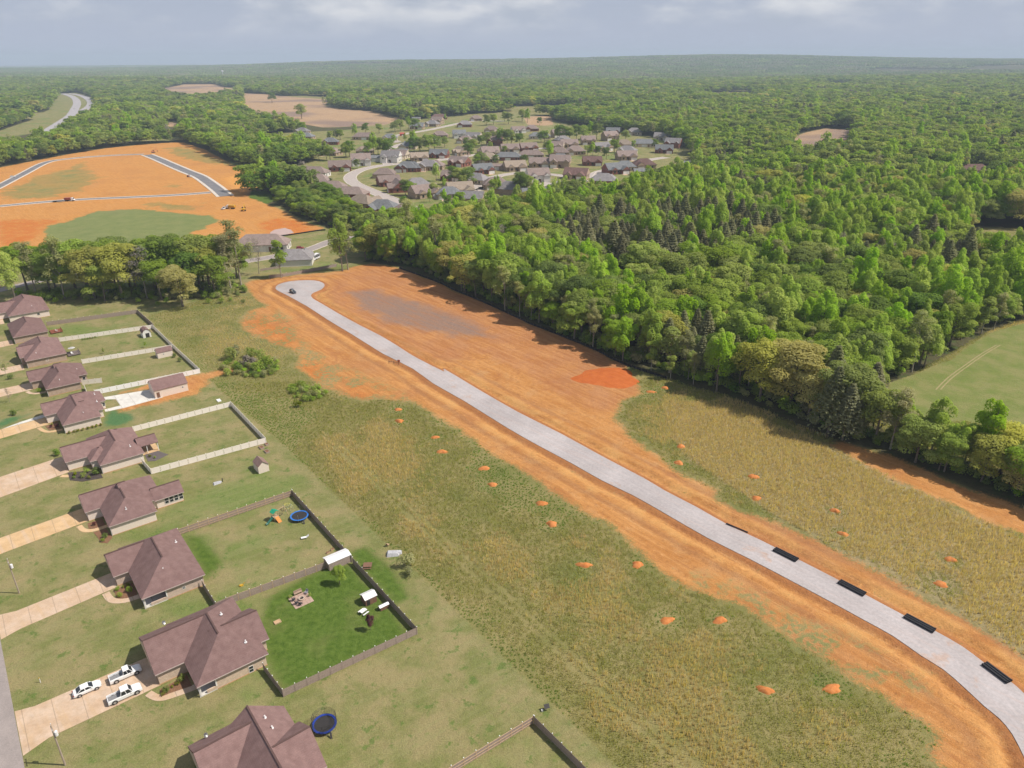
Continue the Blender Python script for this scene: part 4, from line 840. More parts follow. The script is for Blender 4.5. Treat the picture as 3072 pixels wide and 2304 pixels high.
def roof_piece(mb, wb, rb, r, pitch):
    a0, a1, c0, c1, ax, h0, h1 = r[:7]; ze = r[7] if len(r) > 7 else 3.0
    t = 0.20
    if ax == 'c': half = (a1-a0)/2; m = (a0+a1)/2; r0 = (m, c0+(half if h0 else 0)); r1 = (m, c1-(half if h1 else 0)); cor = [(a0,c0),(a1,c0),(a1,c1),(a0,c1)]
    else: half = (c1-c0)/2; m = (c0+c1)/2; r0 = (a0+(half if h0 else 0), m); r1 = (a1-(half if h1 else 0), m); cor = [(a0,c1),(a0,c0),(a1,c0),(a1,c1)]
    zr = ze + half*pitch
    vs = [(*p, ze) for p in cor] + [(*p, ze-t) for p in cor] + [(*r0, zr), (*r1, zr)]
    fs = [(4,7,6,5),(0,4,5,1),(1,5,6,2),(2,6,7,3),(3,7,4,0),(0,1,8),(1,2,9,8),(2,3,9),(3,0,8,9)]
    mb.add(vs, fs)
    rb.beam((*r0, zr+0.03), (*r1, zr+0.03), 0.32, 0.10)
    for pt, hip, i in ((r0, h0, (0, 1)), (r1, h1, (2, 3))):
        if hip: pass
        else:   # gable wall, a touch proud of the roof's end, under a narrow verge
            P, Q = cor[i[0]], cor[i[1]]; d = Vector((pt[0]-(r1 if pt is r0 else r0)[0], pt[1]-(r1 if pt is r0 else r0)[1])).normalized()*0.03
            k = 0.90; base = [(pt[0]+(q[0]-pt[0])*k+d.x, pt[1]+(q[1]-pt[1])*k+d.y) for q in (P, Q)]
            zt = ze + (zr-ze)*k
            wb.add([(*base[0], ze), (*base[1], ze), (pt[0]+d.x, pt[1]+d.y, zt)], [(0,1,2)])
    return zr

def window(parent, a, c, z, w, h, face, mat_f=None):
    """a framed window; face: 'c' looks towards -c, 'a' towards -a, 'A' towards +a"""
    f, gl = MB(), MB(); e = 0.07
    def pl(mb, u0, u1, z0, z1, d0, d1):
        if face == 'c': mb.box(a+u0, a+u1, c-d1, c-d0, z0, z1)
        elif face == 'a': mb.box(a-d1, a-d0, c+u0, c+u1, z0, z1)
        else: mb.box(a+d0, a+d1, c+u0, c+u1, z0, z1)
    pl(gl, -w/2+e, w/2-e, z+e, z+h-e, 0.005, 0.03)
    pl(f, -w/2, w/2, z, z+e, 0.0, 0.07); pl(f, -w/2, w/2, z+h-e, z+h, 0.0, 0.07); pl(f, -w/2, -w/2+e, z+e, z+h-e, 0.0, 0.07); pl(f, w/2-e, w/2, z+e, z+h-e, 0.0, 0.07); pl(f, -w/2+e, w/2-e, z+h/2-.03, z+h/2+.03, 0.03, 0.06)
    o = f.build('window', mat_f or M_white, parent); gl.build('pane', M_glass, o); return o

M_gut = plain('taupe_gutter', (0.44, 0.37, 0.34), 0.6, vary=0.05)
def near_house(label, rects, wallm, ref, pitch=0.6, walls=None, wins=(), gar=None, vents=(), name='brick_house', porch=None, dish=None):
    A0, C0 = ref; h = thing(name, label, 'house', AC(A0, C0), TH, 'brown-roofed houses along the near street')
    L = lambda r: (r[0]-A0, r[1]-A0, r[2]-C0, r[3]-C0, *r[4:])
    mb, wb, rb = MB(), MB(), MB(); oh = 0.45
    for r in rects: roof_piece(mb, wb, rb, L(r), pitch if len(r) < 9 else r[8])
    for i, w in enumerate(walls or [(r[0]+oh+0.01*j, r[1]-oh-0.013*j, r[2]+oh+0.011*j, r[3]-oh-0.012*j) for j, r in enumerate(rects)]):
        wb.box(w[0]-A0, w[1]-A0, w[2]-C0, w[3]-C0, -0.3, 2.82 - 0.004*i)
    wb.build('wall', wallm, h); rf = mb.build('roof', M_roof, h); rb.build('ridge_cap', M_ridge, rf)
    fb = MB()
    for i, w in enumerate(walls or [(r[0]+oh, r[1]-oh, r[2]+oh, r[3]-oh) for r in rects]): fb.box(w[0]-A0-.06-.002*i, w[1]-A0+.06+.002*i, w[2]-C0-.06-.002*i, w[3]-C0+.06+.002*i, -0.2, 0.16+.003*i)
    fb.build('footing', M_found, h)
    for r in rects:     # gutter along the near eave, downspout at its corner
        q = L(r); ze = q[7] if len(q) > 7 else 3.0
        gb = MB().box(q[0]+.02, q[1]-.02, q[2]-0.11, q[2]-0.005, ze-0.13, ze-0.01); gb.build('gutter', M_gut, h)
    r = L(rects[0]); MB().box(r[0]+.28, r[0]+.37, r[2]+.33, r[2]+.42, 0.02, 2.8).build('downspout', M_white, h)
    for (a, c, z, w, hh, fc) in wins: window(h, a-A0, c-C0, z, w, hh, fc)
    if gar: a, c, w = gar; MB().box(a-A0-.05, a-A0+.02, c-C0-w/2, c-C0+w/2, 0.05, 2.25).build('garage_door', M_white, h)
    for (a, c, z) in vents:
        v = MB().cyl((a-A0, c-C0, z-.4), (a-A0, c-C0, z+.35), 0.07, 0.07, 8); v.cyl((a-A0, c-C0, z+.35), (a-A0, c-C0, z+.5), 0.15, 0.03, 8); v.ring((a-A0, c-C0), 0.08, 0.3, z-.18, z-.1, 8); v.build('roof_vent', M_metal_w, h)
    if porch:
        a0, a1, c0, c1 = (porch[0]-A0, porch[1]-A0, porch[2]-C0, porch[3]-C0)
        MB().box(a0, a1, c0, c1, -0.2, 0.22).build('porch_floor', M_conc_w, h); lw = MB().box(a0+1.2, a1, c0, c0+0.25, 0.22, 0.85); lw.build('porch_wall', wallm, h)
        MB().box(a0, a0+.24, c0, c0+.24, 0.22, 2.82).build('porch_post', M_white, h); MB().box(a1-.2, a1+.04, c0-.02, c0+.22, 0.85, 2.83).build('porch_post', M_white, h)
    if dish:
        a, c, z = dish[0]-A0, dish[1]-C0, dish[2]; d = MB(); d.cyl((a, c, z-0.6), (a, c, z), 0.03, n=6); d.build('dish_mast', M_metal_g, h)
        n = Vector((0.35, -0.75, 0.55)).normalized(); u = n.cross(Vector((0,0,1))).normalized(); w = u.cross(n); b = MB(); vs = [Vector((a, c, z)) - n*0.05]
        for k in range(14): q = 6.283*k/14; vs.append(Vector((a, c, z)) + u*0.36*math.cos(q) + w*0.42*math.sin(q) + n*0.06)
        b.add(vs, [(0, 1+k, 1+(k+1) % 14) for k in range(14)] + [(0, 1+(k+1) % 14, 1+k) for k in range(14)]); b.build('satellite_dish', M_metal_g, h)
    return h
near_house('brown-roofed house cut off by the bottom edge beside the blue trampoline', [(13.5,25.4,72,98.4,'c',0,0),(9.6,19.6,89.6,100.4,'a',0,0),(19.4,26.2,82.5,93.6,'a',0,0)], M_bk_tan, (18, 88), 0.70, gar=(10.0,95,4.8),
  vents=[(21.2,95.2,6.1),(21.4,92.6,5.9)], dish=(12.5,99.6,4.2))
near_house('large brown-roofed house with rustic tan brick behind the white cars', [(14.5,27.9,112.1,132.6,'c',1,1),(9.3,21.3,119.9,132.3,'a',0,0),(20,29.5,115.9,126.9,'a',0,0)], M_bk_stone, (19, 121),
  walls=[(18,27.4,112.6,132.1),(15,18,116.6,132),(9.75,20,120.35,131.9),(20,28.9,116.4,126.4)], wins=[(24.4,112.6,0.15,0.9,1.5,'c')], gar=(9.75,126.2,5.2), vents=[(25,115.5,5.15),(23.6,125,6.1)], porch=(14.95,18.0,112.55,116.6), dish=(14.2,132.2,4.0))
near_house('brown-roofed brick house with corner porch above the white car house', [(12.5,25.7,143.7,166,'c',1,1),(9.4,19.4,155.4,165.6,'a',0,0)], M_bk_tan, (18, 152),
  walls=[(17.5,25.2,144.2,165.5),(12.95,17.5,147.6,165.4),(9.85,18,155.9,165.2)], wins=[(21,144.2,1.1,0.7,0.7,'c')], gar=(9.85,160.6,4.9), vents=[(18.4,148,5.3),(23.6,158,4.5)], porch=(12.92,17.5,144.15,147.6))
near_house('brown-roofed house with a windowed sunroom wing at its back', [(12.7,23.9,176.7,196,'c',1,1),(9.3,19,187.2,196.6,'a',0,0),(18,26.9,182.4,196.4,'a',0,1),(24.5,31.9,182,188.8,'a',0,0,2.85)], M_siding, (18, 186),
  wins=[(27.4,182.45,0.8,1.0,1.7,'c'),(28.6,182.45,0.8,1.0,1.7,'c'),(29.8,182.45,0.8,1.0,1.7,'c'),(31.0,182.45,0.8,1.0,1.7,'c')], gar=(9.75,191.6,4.6), vents=[(17.6,179.6,4.8)])
near_house('brown-roofed house with an open back porch inside the almond fence', [(17.1,28.9,210.5,231,'c',1,1),(9.7,22,218.5,228,'a',0,0),(15.3,22,214.6,222,'c',1,1),(24,29.8,221.5,230.5,'a',0,1)], M_siding, (20, 220),
  wins=[(21.5,211.0,1.2,0.7,1.0,'c'),(28.0,211.0,1.2,0.8,1.0,'c')], gar=(10.15,223.2,4.6), vents=[(26,213.6,4.9)])
near_house('brown-roofed house with bushes along its wall beside the white concrete pad', [(13,24.1,244.9,266,'c',1,1),(9.6,20,256.2,265,'a',0,0),(18,27.6,256.7,266.6,'a',0,1),(18,25.8,250,259,'a',0,1)], M_siding, (18, 255), gar=(10.05,260.6,4.6), vents=[(19.6,247.4,4.4),(24.8,255,4.2),(25.2,260.8,4.6)], wins=[(26.8,257.2,1.0,0.8,1.3,'c')])
near_house('brown-roofed brick house with a back door facing the almond fence', [(13.1,24.2,279.4,300,'c',1,1),(9.6,20,290.2,299,'a',0,0),(18,27.3,285.8,299.2,'a',0,1)], M_bk_brown, (18, 289), gar=(10.05,294.6,4.6), vents=[(18,281.8,4.4),(24.6,288.6,4.4)], wins=[(25.8,286.3,0.1,1.0,2.0,'c')])
near_house('brown-roofed house beside the deck with the white umbrella', [(11,24.9,313.8,336,'c',1,1),(9.7,18,319,329,'a',0,0)], M_bk_brown, (17, 324), gar=(10.15,324,4.6), vents=[(15.2,316.4,4.4)], wins=[(18,314.3,1.2,0.9,1.0,'c')])
near_house('brown-roofed house beside the red wooden deck', [(10.4,23.2,347.2,369,'c',1,1)], M_bk_brown, (17, 357), gar=(10.8,358,4.6), vents=[(14,350,4.2)])
near_house('farthest brown-roofed house of the near row, beside the tree row', [(12,28.2,379.7,404,'c',1,1,3.2),(8,20,388,399,'a',0,0)], M_siding, (20, 390), 0.62, gar=(8.45,393.5,4.6), vents=[(22,383,5)], wins=[(23.5,380.15,1.3,1.1,1.0,'c')])
# open back porch of the fenced house
t = thing('back_porch', 'open brown-roofed back porch with posts behind the almond-fenced house', 'porch', AC(31.3, 218.4), TH)
mb, wb, rb = MB(), MB(), MB(); roof_piece(mb, wb, rb, (-3.0, 2.5, -3.1, 3.1, 'a', 0, 0, 2.95), 0.5); mb.build('roof', M_roof, t); rb.build('ridge_cap', M_ridge, t)
for a, c in ((2.2, -2.8), (2.2, 2.8), (-0.8, -2.8)): MB().box(a-.09, a+.09, c-.09, c+.09, 0, 2.75).build('porch_post', M_white, t)
MB().box(-2.3, 2.4, -3.2, 3.0, -0.1, 0.12).build('porch_floor', M_conc_t, t)

# ---- outbuildings
def shed(name, label, a, c, la, lc, hw, rise, ax, wm, rm, door=None, wins=(), gambrel=False, rz=0.0, group=None, metal=False):
    t = thing(name, label, 'shed', AC(a, c), TH + rz, group); w = MB().box(-la/2, la/2, -lc/2, lc/2, -0.1, hw); r = MB(); o = 0.18
    prof = [(-1, 0), (0, 1), (1, 0)] if not gambrel else [(-1, 0), (-0.62, 0.62), (0, 1), (0.62, 0.62), (1, 0)]
    hl, hs = (la/2, lc/2) if ax == 'a' else (lc/2, la/2)
    def pt(u, s, z): return (u, s, z) if ax == 'a' else (s, u, z)
    for e in (-1, 1):
        f = [pt(e*hl, p[0]*hs, hw + p[1]*rise) for p in prof]; w.add(f, [tuple(range(len(f)))])
    for i in range(len(prof)-1):
        p, q = prof[i], prof[i+1]; k = 1.06
        lo = [pt(-hl-o, p[0]*hs*k, hw+p[1]*rise+.02-(0.12 if p[1] == 0 else 0)), pt(hl+o, p[0]*hs*k, hw+p[1]*rise+.02-(0.12 if p[1] == 0 else 0)), pt(hl+o, q[0]*hs*k, hw+q[1]*rise+.02-(0.12 if q[1] == 0 else 0)), pt(-hl-o, q[0]*hs*k, hw+q[1]*rise+.02-(0.12 if q[1] == 0 else 0))]
        r.taper(lo, [(x, y, z+0.1) for x, y, z in lo])
    w.build('wall', wm, t); r.build('roof', rm, t)
    if door: fc, u, dw, dh, m = door; d = MB(); (d.box(u-dw/2, u+dw/2, -lc/2-.05, -lc/2+.02, 0.02, dh) if fc == 'c' else d.box(-la/2-.05, -la/2+.02, u-dw/2, u+dw/2, 0.02, dh)); d.build('door', m, t)
    for (u, z, ww, hh) in wins: window(t, u, -lc/2, z, ww, hh, 'c')
    return t
shed('garage_outbuilding', 'long brown-roofed cream outbuilding at the end of the white concrete pad', 47.8, 258.9, 11.0, 8.2, 3.0, 2.4, 'a', M_siding, M_roof, ('c', -4.4, 1.0, 2.1, M_wood_w), [(3.8,1.5,0.6,0.6)])
shed('barn_shed', 'small barn-roofed white shed with a dark door inside the far almond fence', 55.6, 323.8, 3.2, 4.6, 2.2, 1.5, 'c', M_white, M_roof, ('c', 0.2, 1.5, 1.9, M_dark), gambrel=True)
shed('garden_shed', 'brown-roofed cream garden shed beside the almond back fence', 55.6, 295.0, 5.6, 3.6, 2.3, 1.3, 'a', M_siding, M_roof, None, [(-0.6,1.2,0.5,0.5)])
shed('tool_shed', 'small tan shed with a ridged brown roof standing on the open lawn', 53.6, 185.2, 3.0, 4.0, 2.3, 1.2, 'c', M_siding, plain('taupe_shingles', (0.23, 0.15, 0.13), 0.9))
shed('storage_shed', 'grey wooden storage shed with a white metal roof in the fence corner', 51.9, 132.6, 5.4, 2.9, 2.1, 0.35, 'a', M_wood, M_metal_w)
shed('chicken_coop', 'small brown coop with a white metal roof on the bright green lawn', 51.5, 116.6, 2.6, 2.4, 1.7, 0.5, 'a', M_wood_w, M_metal_w, ('c', -0.7, 0.7, 1.4, M_dark))
shed('kennel_box', 'small brown box with a grey metal lid beside the dark back fence', 52.9, 112.6, 1.9, 1.0, 0.9, 0.18, 'a', M_wood_w, M_metal_g)

# ================================================================== fences
def fence(label, runs, style, h=1.8, cat='fence', name=None):
    """runs: list of polylines in the street grid; each bay is a panel of its own between posts"""
    p0 = runs[0][0]; t = thing(name or {'vinyl': 'vinyl_fence', 'vinylw': 'vinyl_fence', 'wood': 'board_fence', 'rail': 'board_fence'}[style], label, cat, AC(*p0), TH)
    pm, fm = {'vinyl': (M_vinyl_t, M_vinyl_t), 'vinylw': (M_vinyl_w, M_vinyl_w), 'wood': (M_wood, M_wood), 'rail': (M_wood, M_wood_l)}[style]
    post = MB().box(-.065, .065, -.065, .065, -.1, h+.12); post.taper([(-.085,-.085,h+.12),(.085,-.085,h+.12),(.085,.085,h+.12),(-.085,.085,h+.12)], [(-.02,-.02,h+.2),(.02,-.02,h+.2),(.02,.02,h+.2),(-.02,.02,h+.2)])
    post_me = post.mesh('post', pm if style != 'rail' else M_wood_l); cap_me = MB().cyl((0,0,h+.2), (0,0,h+.3), .10, .07, 6).mesh('post_cap', M_vinyl_w) if style in ('wood', 'rail') else None
    for run in runs:
        for (q0, q1) in zip(run[:-1], run[1:]):
            a, b = Vector((q0[0]-p0[0], q0[1]-p0[1], 0)), Vector((q1[0]-p0[0], q1[1]-p0[1], 0)); d = b-a; n = max(1, round(d.length/2.4)); l = d.length/n; rz = math.atan2(d.y, d.x)
            pb = MB()
            if style in ('vinyl', 'vinylw'):
                pb.box(.13, l-.13, -.02, .02, .08, h-.1); pb.box(.07, l-.07, -.035, .035, h-.14, h); pb.box(.07, l-.07, -.035, .035, .05, .18)
            else:
                k = int(l/0.155)
                for i in range(k):
                    x = i*l/k; hh = h*(1-0.012*((i*7) % 3)); pb.box(x+.006, x+l/k-.006, -.012-.004*(i % 2), .012, .03, hh)
            pme = pb.mesh('panel', pm); rail_me = None
            if style == 'rail': rail_me = MB().box(0, l, -.10, -.03, -.05, .05).mesh('rail', M_wood_l)
            for i in range(n):
                p = a + d*(i/n); o = link('panel', pme, t); o.location = p; o.rotation_euler = (0, 0, rz)
                s = link('post', post_me, t); s.location = p; s.rotation_euler = (0, 0, rz)
                if cap_me: link('post_cap', cap_me, s)
                if rail_me:
                    for z in (0.35, h*0.55, h-.06): r = link('rail', rail_me, t); r.location = p + Vector((0, 0, z)); r.rotation_euler = (0, 0, rz)
            s = link('post', post_me, t); s.location = b; s.rotation_euler = (0, 0, rz)
            if cap_me: link('post_cap', cap_me, s)
    return t
fence('weathered board fence round the bright green back yard', [[(26.4,111.6),(26.9,103.2),(54.5,101.6),(54.6,130.2)]], 'wood')
fence('board fence with pale rails between the bright lawn and the trampoline yard', [[(49.2,132.6),(27.0,134.6)]], 'rail')
fence('dark board fence round the yard with the light blue trampoline', [[(54.7,131.0),(55.1,166.4)],[(24.7,143.6),(24.8,134.6),(27,134.6)]], 'wood')
fence('railed board fence on the upper side of the trampoline yard', [[(26,167.2),(55.1,166.6)]], 'rail')
fence('railed board fence with a corner at the bottom edge of the meadow', [[(28,71.5),(59.2,70.2)]], 'rail')
fence('dark board fence running off the bottom edge beside the meadow', [[(59.3,70.0),(59.8,30)]], 'wood')
fence('almond vinyl fence round the yard with the open back porch', [[(30.4,233.2),(60.8,232.2),(60.5,199.8),(28.2,202.2),(27.6,209.8)]], 'vinyl')
fence('white vinyl fence beside the outbuilding and the concrete pad', [[(26.5,271.6),(61.3,268.2)]], 'vinylw')
fence('long almond back fence shared by the two far yards', [[(61.3,268.6),(60.6,300.8),(60.3,332)]], 'vinyl')
fence('almond vinyl fence between the garden shed yard and the next yard', [[(28.4,306.2),(60.3,300.9)]], 'vinyl')
fence('almond vinyl fence ending at the barn-roofed shed', [[(25.6,339.2),(60.1,332)]], 'vinyl')
fence('short almond vinyl fence beside the back door of a brick house', [[(24.6,284),(30.6,281.6)],[(24.4,274),(24.6,279.2)]], 'vinyl')
fence('brown board fence on the far side of the last fenced yard', [[(24.6,365.5),(60.2,358.6),(60.9,333)]], 'wood')

# ================================================================== yard things
def bush(p, s, label, kind='oak', group=None, z=1.0):
    t = thing('shrub', label, 'shrub', (p[0], p[1], 0), random.uniform(0, 6.28), group); t.scale = (s, s, s*z)
    me, st = BUSH[kind]; link('stems', st, t); link('foliage', me, t); return t
BUSH = {}
for k in ('oak', 'dark', 'flower', 'purple', 'poplar', 'pine', 'dead', 'sparse'):
    h, C, Rr = lobes('shrub'); v, q, tt = leaves(C, Rr, 420, 0.22); BUSH[k] = (fast_mesh('foliage', v, q, [M_leaf[k]], {'tint': tt}), trunk_mb(1.2, C, 0.05, 'shrub').mesh('stems', M_bark))
for i, a in enumerate((14.2, 15.5, 16.8, 18.1, 19.4, 20.7, 22.0, 23.2)): bush(AC(a, 244.3), 0.62, 'round yellow green bush in the row along the wall beside the concrete pad', 'flower', 'bush row along the house wall')
def bed(label, poly, m=None): return struct(MB().prism([(p[0], p[1]) for p in acpoly(poly)], -.1, 0.075).build('planting_bed', m or M_mulch))
bed('', [(9.4,119.2),(9.2,117.2),(11,117.0),(14.4,116.3),(14.4,119.6)]); bed('', [(8.8,155),(8.8,151.4),(10.6,150.2),(12.6,150),(12.7,155)]); bed('', [(9.2,186.8),(9.0,184),(10.4,183.2),(12.6,183.2),(12.6,186.9)]); bed('', [(9.6,181.6),(12.4,181.6),(12.9,176.4),(11.4,174.6),(10.2,175.8),(10,179)]); bed('', [(9.6,218),(9.4,213),(12,210),(16.9,208.6),(17,214)], plain('dark_mulch', (0.07, 0.055, 0.05), 0.95)); bed('', [(9,255),(9.6,251),(12.6,250),(12.8,256)]); bed('', [(29.4,216),(33,215.5),(35,211),(31,209.4),(29.2,210.4)], plain('slate_mulch', (0.12, 0.10, 0.10), 0.95))
bl = [((10.2,117.9),.75,'dark','dark bush at the driveway corner of the rustic brick house'),((9.5,117.4),.5,'flower','yellow bush at the driveway corner of the rustic brick house'),((12.4,118.2),.55,'flower','yellow green bush by the rustic brick front wall'),((13.4,118.6),.8,'oak','green bush under the front eave of the rustic brick house'),((11.4,118.3),.35,'gold' if False else 'flower','small yellow bush in the front bed of the rustic brick house'),
      ((9.6,154.2),.6,'oak','green bush nearest the garage in the front bed of the corner porch house'),((9.6,151.8),.65,'oak','green bush at the walk side of the corner porch house bed'),((11.3,152.2),.85,'oak','largest green bush in the front bed of the corner porch house'),((10.6,154.4),.4,'flower','yellow bush in the front bed of the corner porch house'),((11.8,154.4),.45,'flower','right yellow bush in the front bed of the corner porch house'),
      ((10.6,184.6),.6,'purple','purple bush in the front bed of the sunroom house'),((11.4,177.4),.8,'dark','dark bush at the near front corner of the sunroom house'),((10.6,176),.55,'oak','green bush at the bed tip of the sunroom house'),
      ((11,215),.7,'flower','yellow green shrub in the large bed of the back porch house'),((12.6,212.6),.9,'oak','green shrub in the middle of the large bed of the back porch house'),((14,214.6),1.0,'poplar','tall fresh shrub in the large bed of the back porch house'),((15.8,211.8),1.3,'dark','tall dark shrub at the house end of the large bed'),((13.8,210.4),.7,'flower','low shrub on the lawn side of the large bed'),((10.4,213.4),.5,'oak','small shrub at the drive end of the large bed'),
      ((9.0,231),1.3,'dark','dark round bush by the garage corner of the back porch house'),((10.4,252.4),.6,'purple','dark red bush in the front bed beside the concrete pad house'),((11.8,251.6),.8,'purple','larger dark red bush in the front bed beside the concrete pad house'),((10.8,254.4),.45,'flower','yellow bush in the front bed beside the concrete pad house'),
      ((2.2,270.6),1.2,'dark','round dark bush alone on the lawn above the white driveway edge'),((5.0,306.5),1.2,'dark','round dark bush alone on the lawn of the second drive up'),((11.6,286.6),.9,'oak','green bush by the front of the brick back door house'),((12,282.4),.5,'flower','small bush at the near front corner of the brick back door house'),
      ((30.4,212.6),.6,'flower','yellow bush in the back bed behind the porch house'),((31.4,211.2),.45,'oak','orange green bush in the back bed behind the porch house'),((58.6,285),1.0,'dark','dark bush against the almond back fence, lower one'),((58.2,291),1.0,'dark','dark bush against the almond back fence, upper one'),((28.4,117.5),.5,'oak','potted bush at the patio of the rustic brick house')]
for (ac, s, k, l) in bl: bush(AC(*ac), s, l, k)
for i in range(6): bush(AC(33.4+i*0.95, 335.2-0.1*i), 0.5, 'low dark bush in the short row along the almond fence', 'dark', 'low bushes along the far almond fence')

# ---- vehicles
M_paint_w = plain('white_car_paint', (0.78, 0.78, 0.79), 0.22, vary=0.02, spec=0.5); M_paint_k = plain('dark_car_paint', (0.03, 0.035, 0.05), 0.2, vary=0.02, spec=0.5); M_paint_r = plain('red_car_paint', (0.32, 0.03, 0.03), 0.25, vary=0.03, spec=0.5); M_paint_s = plain('silver_car_paint', (0.45, 0.46, 0.48), 0.25, 0.3, vary=0.03)
M_yel = plain('machine_yellow', (0.55, 0.32, 0.03), 0.5, vary=0.1); M_lamp = plain('lamp_lens', (0.6, 0.58, 0.5), 0.2, vary=0.02); M_red_l = plain('tail_lens', (0.3, 0.02, 0.02), 0.3, vary=0.02); M_rim = plain('alloy_rim', (0.45, 0.45, 0.46), 0.35, 0.5, vary=0.05)
def vehicle(name, label, cat, loc, rz, paint, kind, group=None):
    t = thing(name, label, cat, loc, rz, group)
    P = {'sedan': dict(L=4.75, W=.90, st=[(-2.37,.55,.72),(-2.2,.86,.84),(-1.4,.98,.90),(1.0,.98,.90),(1.9,.84,.86),(2.25,.72,.74),(2.37,.5,.6)], cab=(-1.75,1.05,-.95,.25,1.45), wx=(-1.4,1.42), wr=.33, bed=None),
         'suv': dict(L=4.7, W=.93, st=[(-2.35,.6,.78),(-2.25,.98,.88),(-1.4,1.05,.93),(1.0,1.06,.93),(1.9,.95,.88),(2.25,.82,.78),(2.35,.55,.65)], cab=(-2.2,1.05,-1.85,.45,1.72), wx=(-1.4,1.42), wr=.37, bed=None),
         'pickup': dict(L=5.8, W=.98, st=[(-2.9,.6,.9),(-2.86,1.12,.97),(-.4,1.12,.98),(1.35,1.12,.98),(2.4,1.05,.93),(2.75,.95,.85),(2.9,.6,.75)], cab=(-.75,1.35,-.55,.75,1.98), wx=(-1.85,1.9), wr=.42, bed=(-2.78,-.72)),
         'truck': dict(L=5.6, W=.95, st=[(-2.8,.6,.88),(-2.76,1.1,.95),(-.2,1.1,.96),(1.25,1.08,.96),(2.3,1.0,.9),(2.65,.9,.82),(2.8,.6,.72)], cab=(-.45,1.3,-.3,.7,1.9), wx=(-1.75,1.8), wr=.40, bed=(-2.68,-.45))}[kind]
    b = MB(); rings = []; zb = .30
    for x, zt, w in P['st']: rings.append([(x,-w*.94,zb),(x,-w,zb+.18),(x,-w,zt-.12),(x,-w+.10,zt),(x,w-.10,zt),(x,w,zt-.12),(x,w,zb+.18),(x,w*.94,zb)])
    n = 8; vs = [p for r in rings for p in r]; fs = []
    for i in range(len(rings)-1):
        for k in range(n):
            a, c = i*n+k, i*n+(k+1) % n; top = (k == 3)
            if top and P['bed'] and P['st'][i][0] < P['bed'][1]-.3 and P['st'][i][0] > -2.88: continue
            fs.append((a, c, c+n, a+n))
    fs += [tuple(range(n))[::-1], tuple(range((len(rings)-1)*n, len(rings)*n))]
    b.add(vs, [f[::-1] for f in fs]); b.build('body', paint, t)
    x0, x1, x2, x3, zr = P['cab']; w = P['W']; zc = .95 if kind == 'sedan' else 1.04; wi = w-.13
    c = MB().taper([(x0,-w+.06,zc),(x1,-w+.06,zc),(x1,w-.06,zc),(x0,w-.06,zc)], [(x2,-wi+.08,zr),(x3,-wi+.08,zr),(x3,wi-.08,zr),(x2,wi-.08,zr)]); c.build('cabin', paint, t)
    def lerp3(p, q, s): return tuple(p[i]+(q[i]-p[i])*s for i in range(3))
    def glass(A, B, Cc, D, nm, off):    # quad inset, set slightly proud
        m = [sum(q[i] for q in (A, B, Cc, D))/4 for i in range(3)]; q4 = [tuple(m[i]+(q[i]-m[i])*(.86 if i != 2 else .80)+off[i] for i in range(3)) for q in (A, B, Cc, D)]
        MB().add(q4 + [tuple(q[i]-off[i]*2.5 for i in range(3)) for q in q4], [(0,1,2,3),(7,6,5,4),(0,4,5,1),(1,5,6,2),(2,6,7,3),(3,7,4,0)]).build(nm, M_glass, t)
    glass((x1,-w+.06,zc),(x1,w-.06,zc),(x3,wi-.08,zr),(x3,-wi+.08,zr),'windscreen',(.02,0,.012)); glass((x0,w-.06,zc),(x0,-w+.06,zc),(x2,-wi+.08,zr),(x2,wi-.08,zr),'rear_window',(-.02,0,.012))
    for s in (-1, 1):
        lo0, lo1, hi0, hi1 = (x0, s*(w-.06), zc), (x1, s*(w-.06), zc), (x2, s*(wi-.08), zr), (x3, s*(wi-.08), zr)
        for f0, f1 in ((0.02, .5), (.5, .98)):
            q = [lerp3(lo0, lo1, f0), lerp3(lo0, lo1, f1), lerp3(hi0, hi1, f1), lerp3(hi0, hi1, f0)]
            glass(*(q if s < 0 else q[::-1]), 'side_window', (0, s*.02, .006))
        MB().box(P['st'][-2][0]-.06, P['st'][-1][0]-.02, s*.62-.17, s*.62+.17, .6, .74).build('headlight', M_lamp, t); MB().box(P['st'][0][0]-.02, P['st'][0][0]+.1, s*.68-.09, s*.68+.09, .65, .85).build('tail_light', M_red_l, t)
        MB().box(x1-.42, x1-.25, s*(w+.02)-.08, s*(w+.02)+.08, zc, zc+.14).build('mirror', paint, t)
        for x in P['wx']:
            wl = MB().cyl((x, s*(w-.20), P['wr']), (x, s*(w+.01), P['wr']), P['wr'], n=16).build('wheel', M_rubber, t); MB().cyl((x, s*(w+.0), P['wr']), (x, s*(w+.03), P['wr']), P['wr']*.62, n=12).build('rim', M_rim, wl)
            a = MB(); a.ring((0, 0), P['wr']*1.05, P['wr']*1.22, 0, .02, 16); a.v = [(x+p[0], s*(w+.005)+s*p[2], P['wr']+p[1]) for p in a.v]; a.build('wheel_arch', M_dark, t)
    if P['bed']:
        f = MB(); f.box(P['bed'][0], P['bed'][1], -w+.14, w-.14, .70, .74); f.build('bed_floor', plain('bed_liner', (0.20, 0.20, 0.21), 0.7), t)
        k = MB(); 
        for s in (-1, 1): k.box(P['bed'][0], P['bed'][1], s*(w-.11)-.05, s*(w-.11)+.05, .74, 1.14)
        k.box(P['bed'][0]-.06, P['bed'][0]+.04, -w+.06, w-.06, .74, 1.14); k.box(P['bed'][1]-.05, P['bed'][1]+.02, -w+.06, w-.06, .74, 1.13); k.build('bed_wall', paint, t)
    MB().box(-P['L']/2-.05, -P['L']/2+.14, -w*.8, w*.8, .38, .56).build('bumper', M_metal_g, t)
    return t
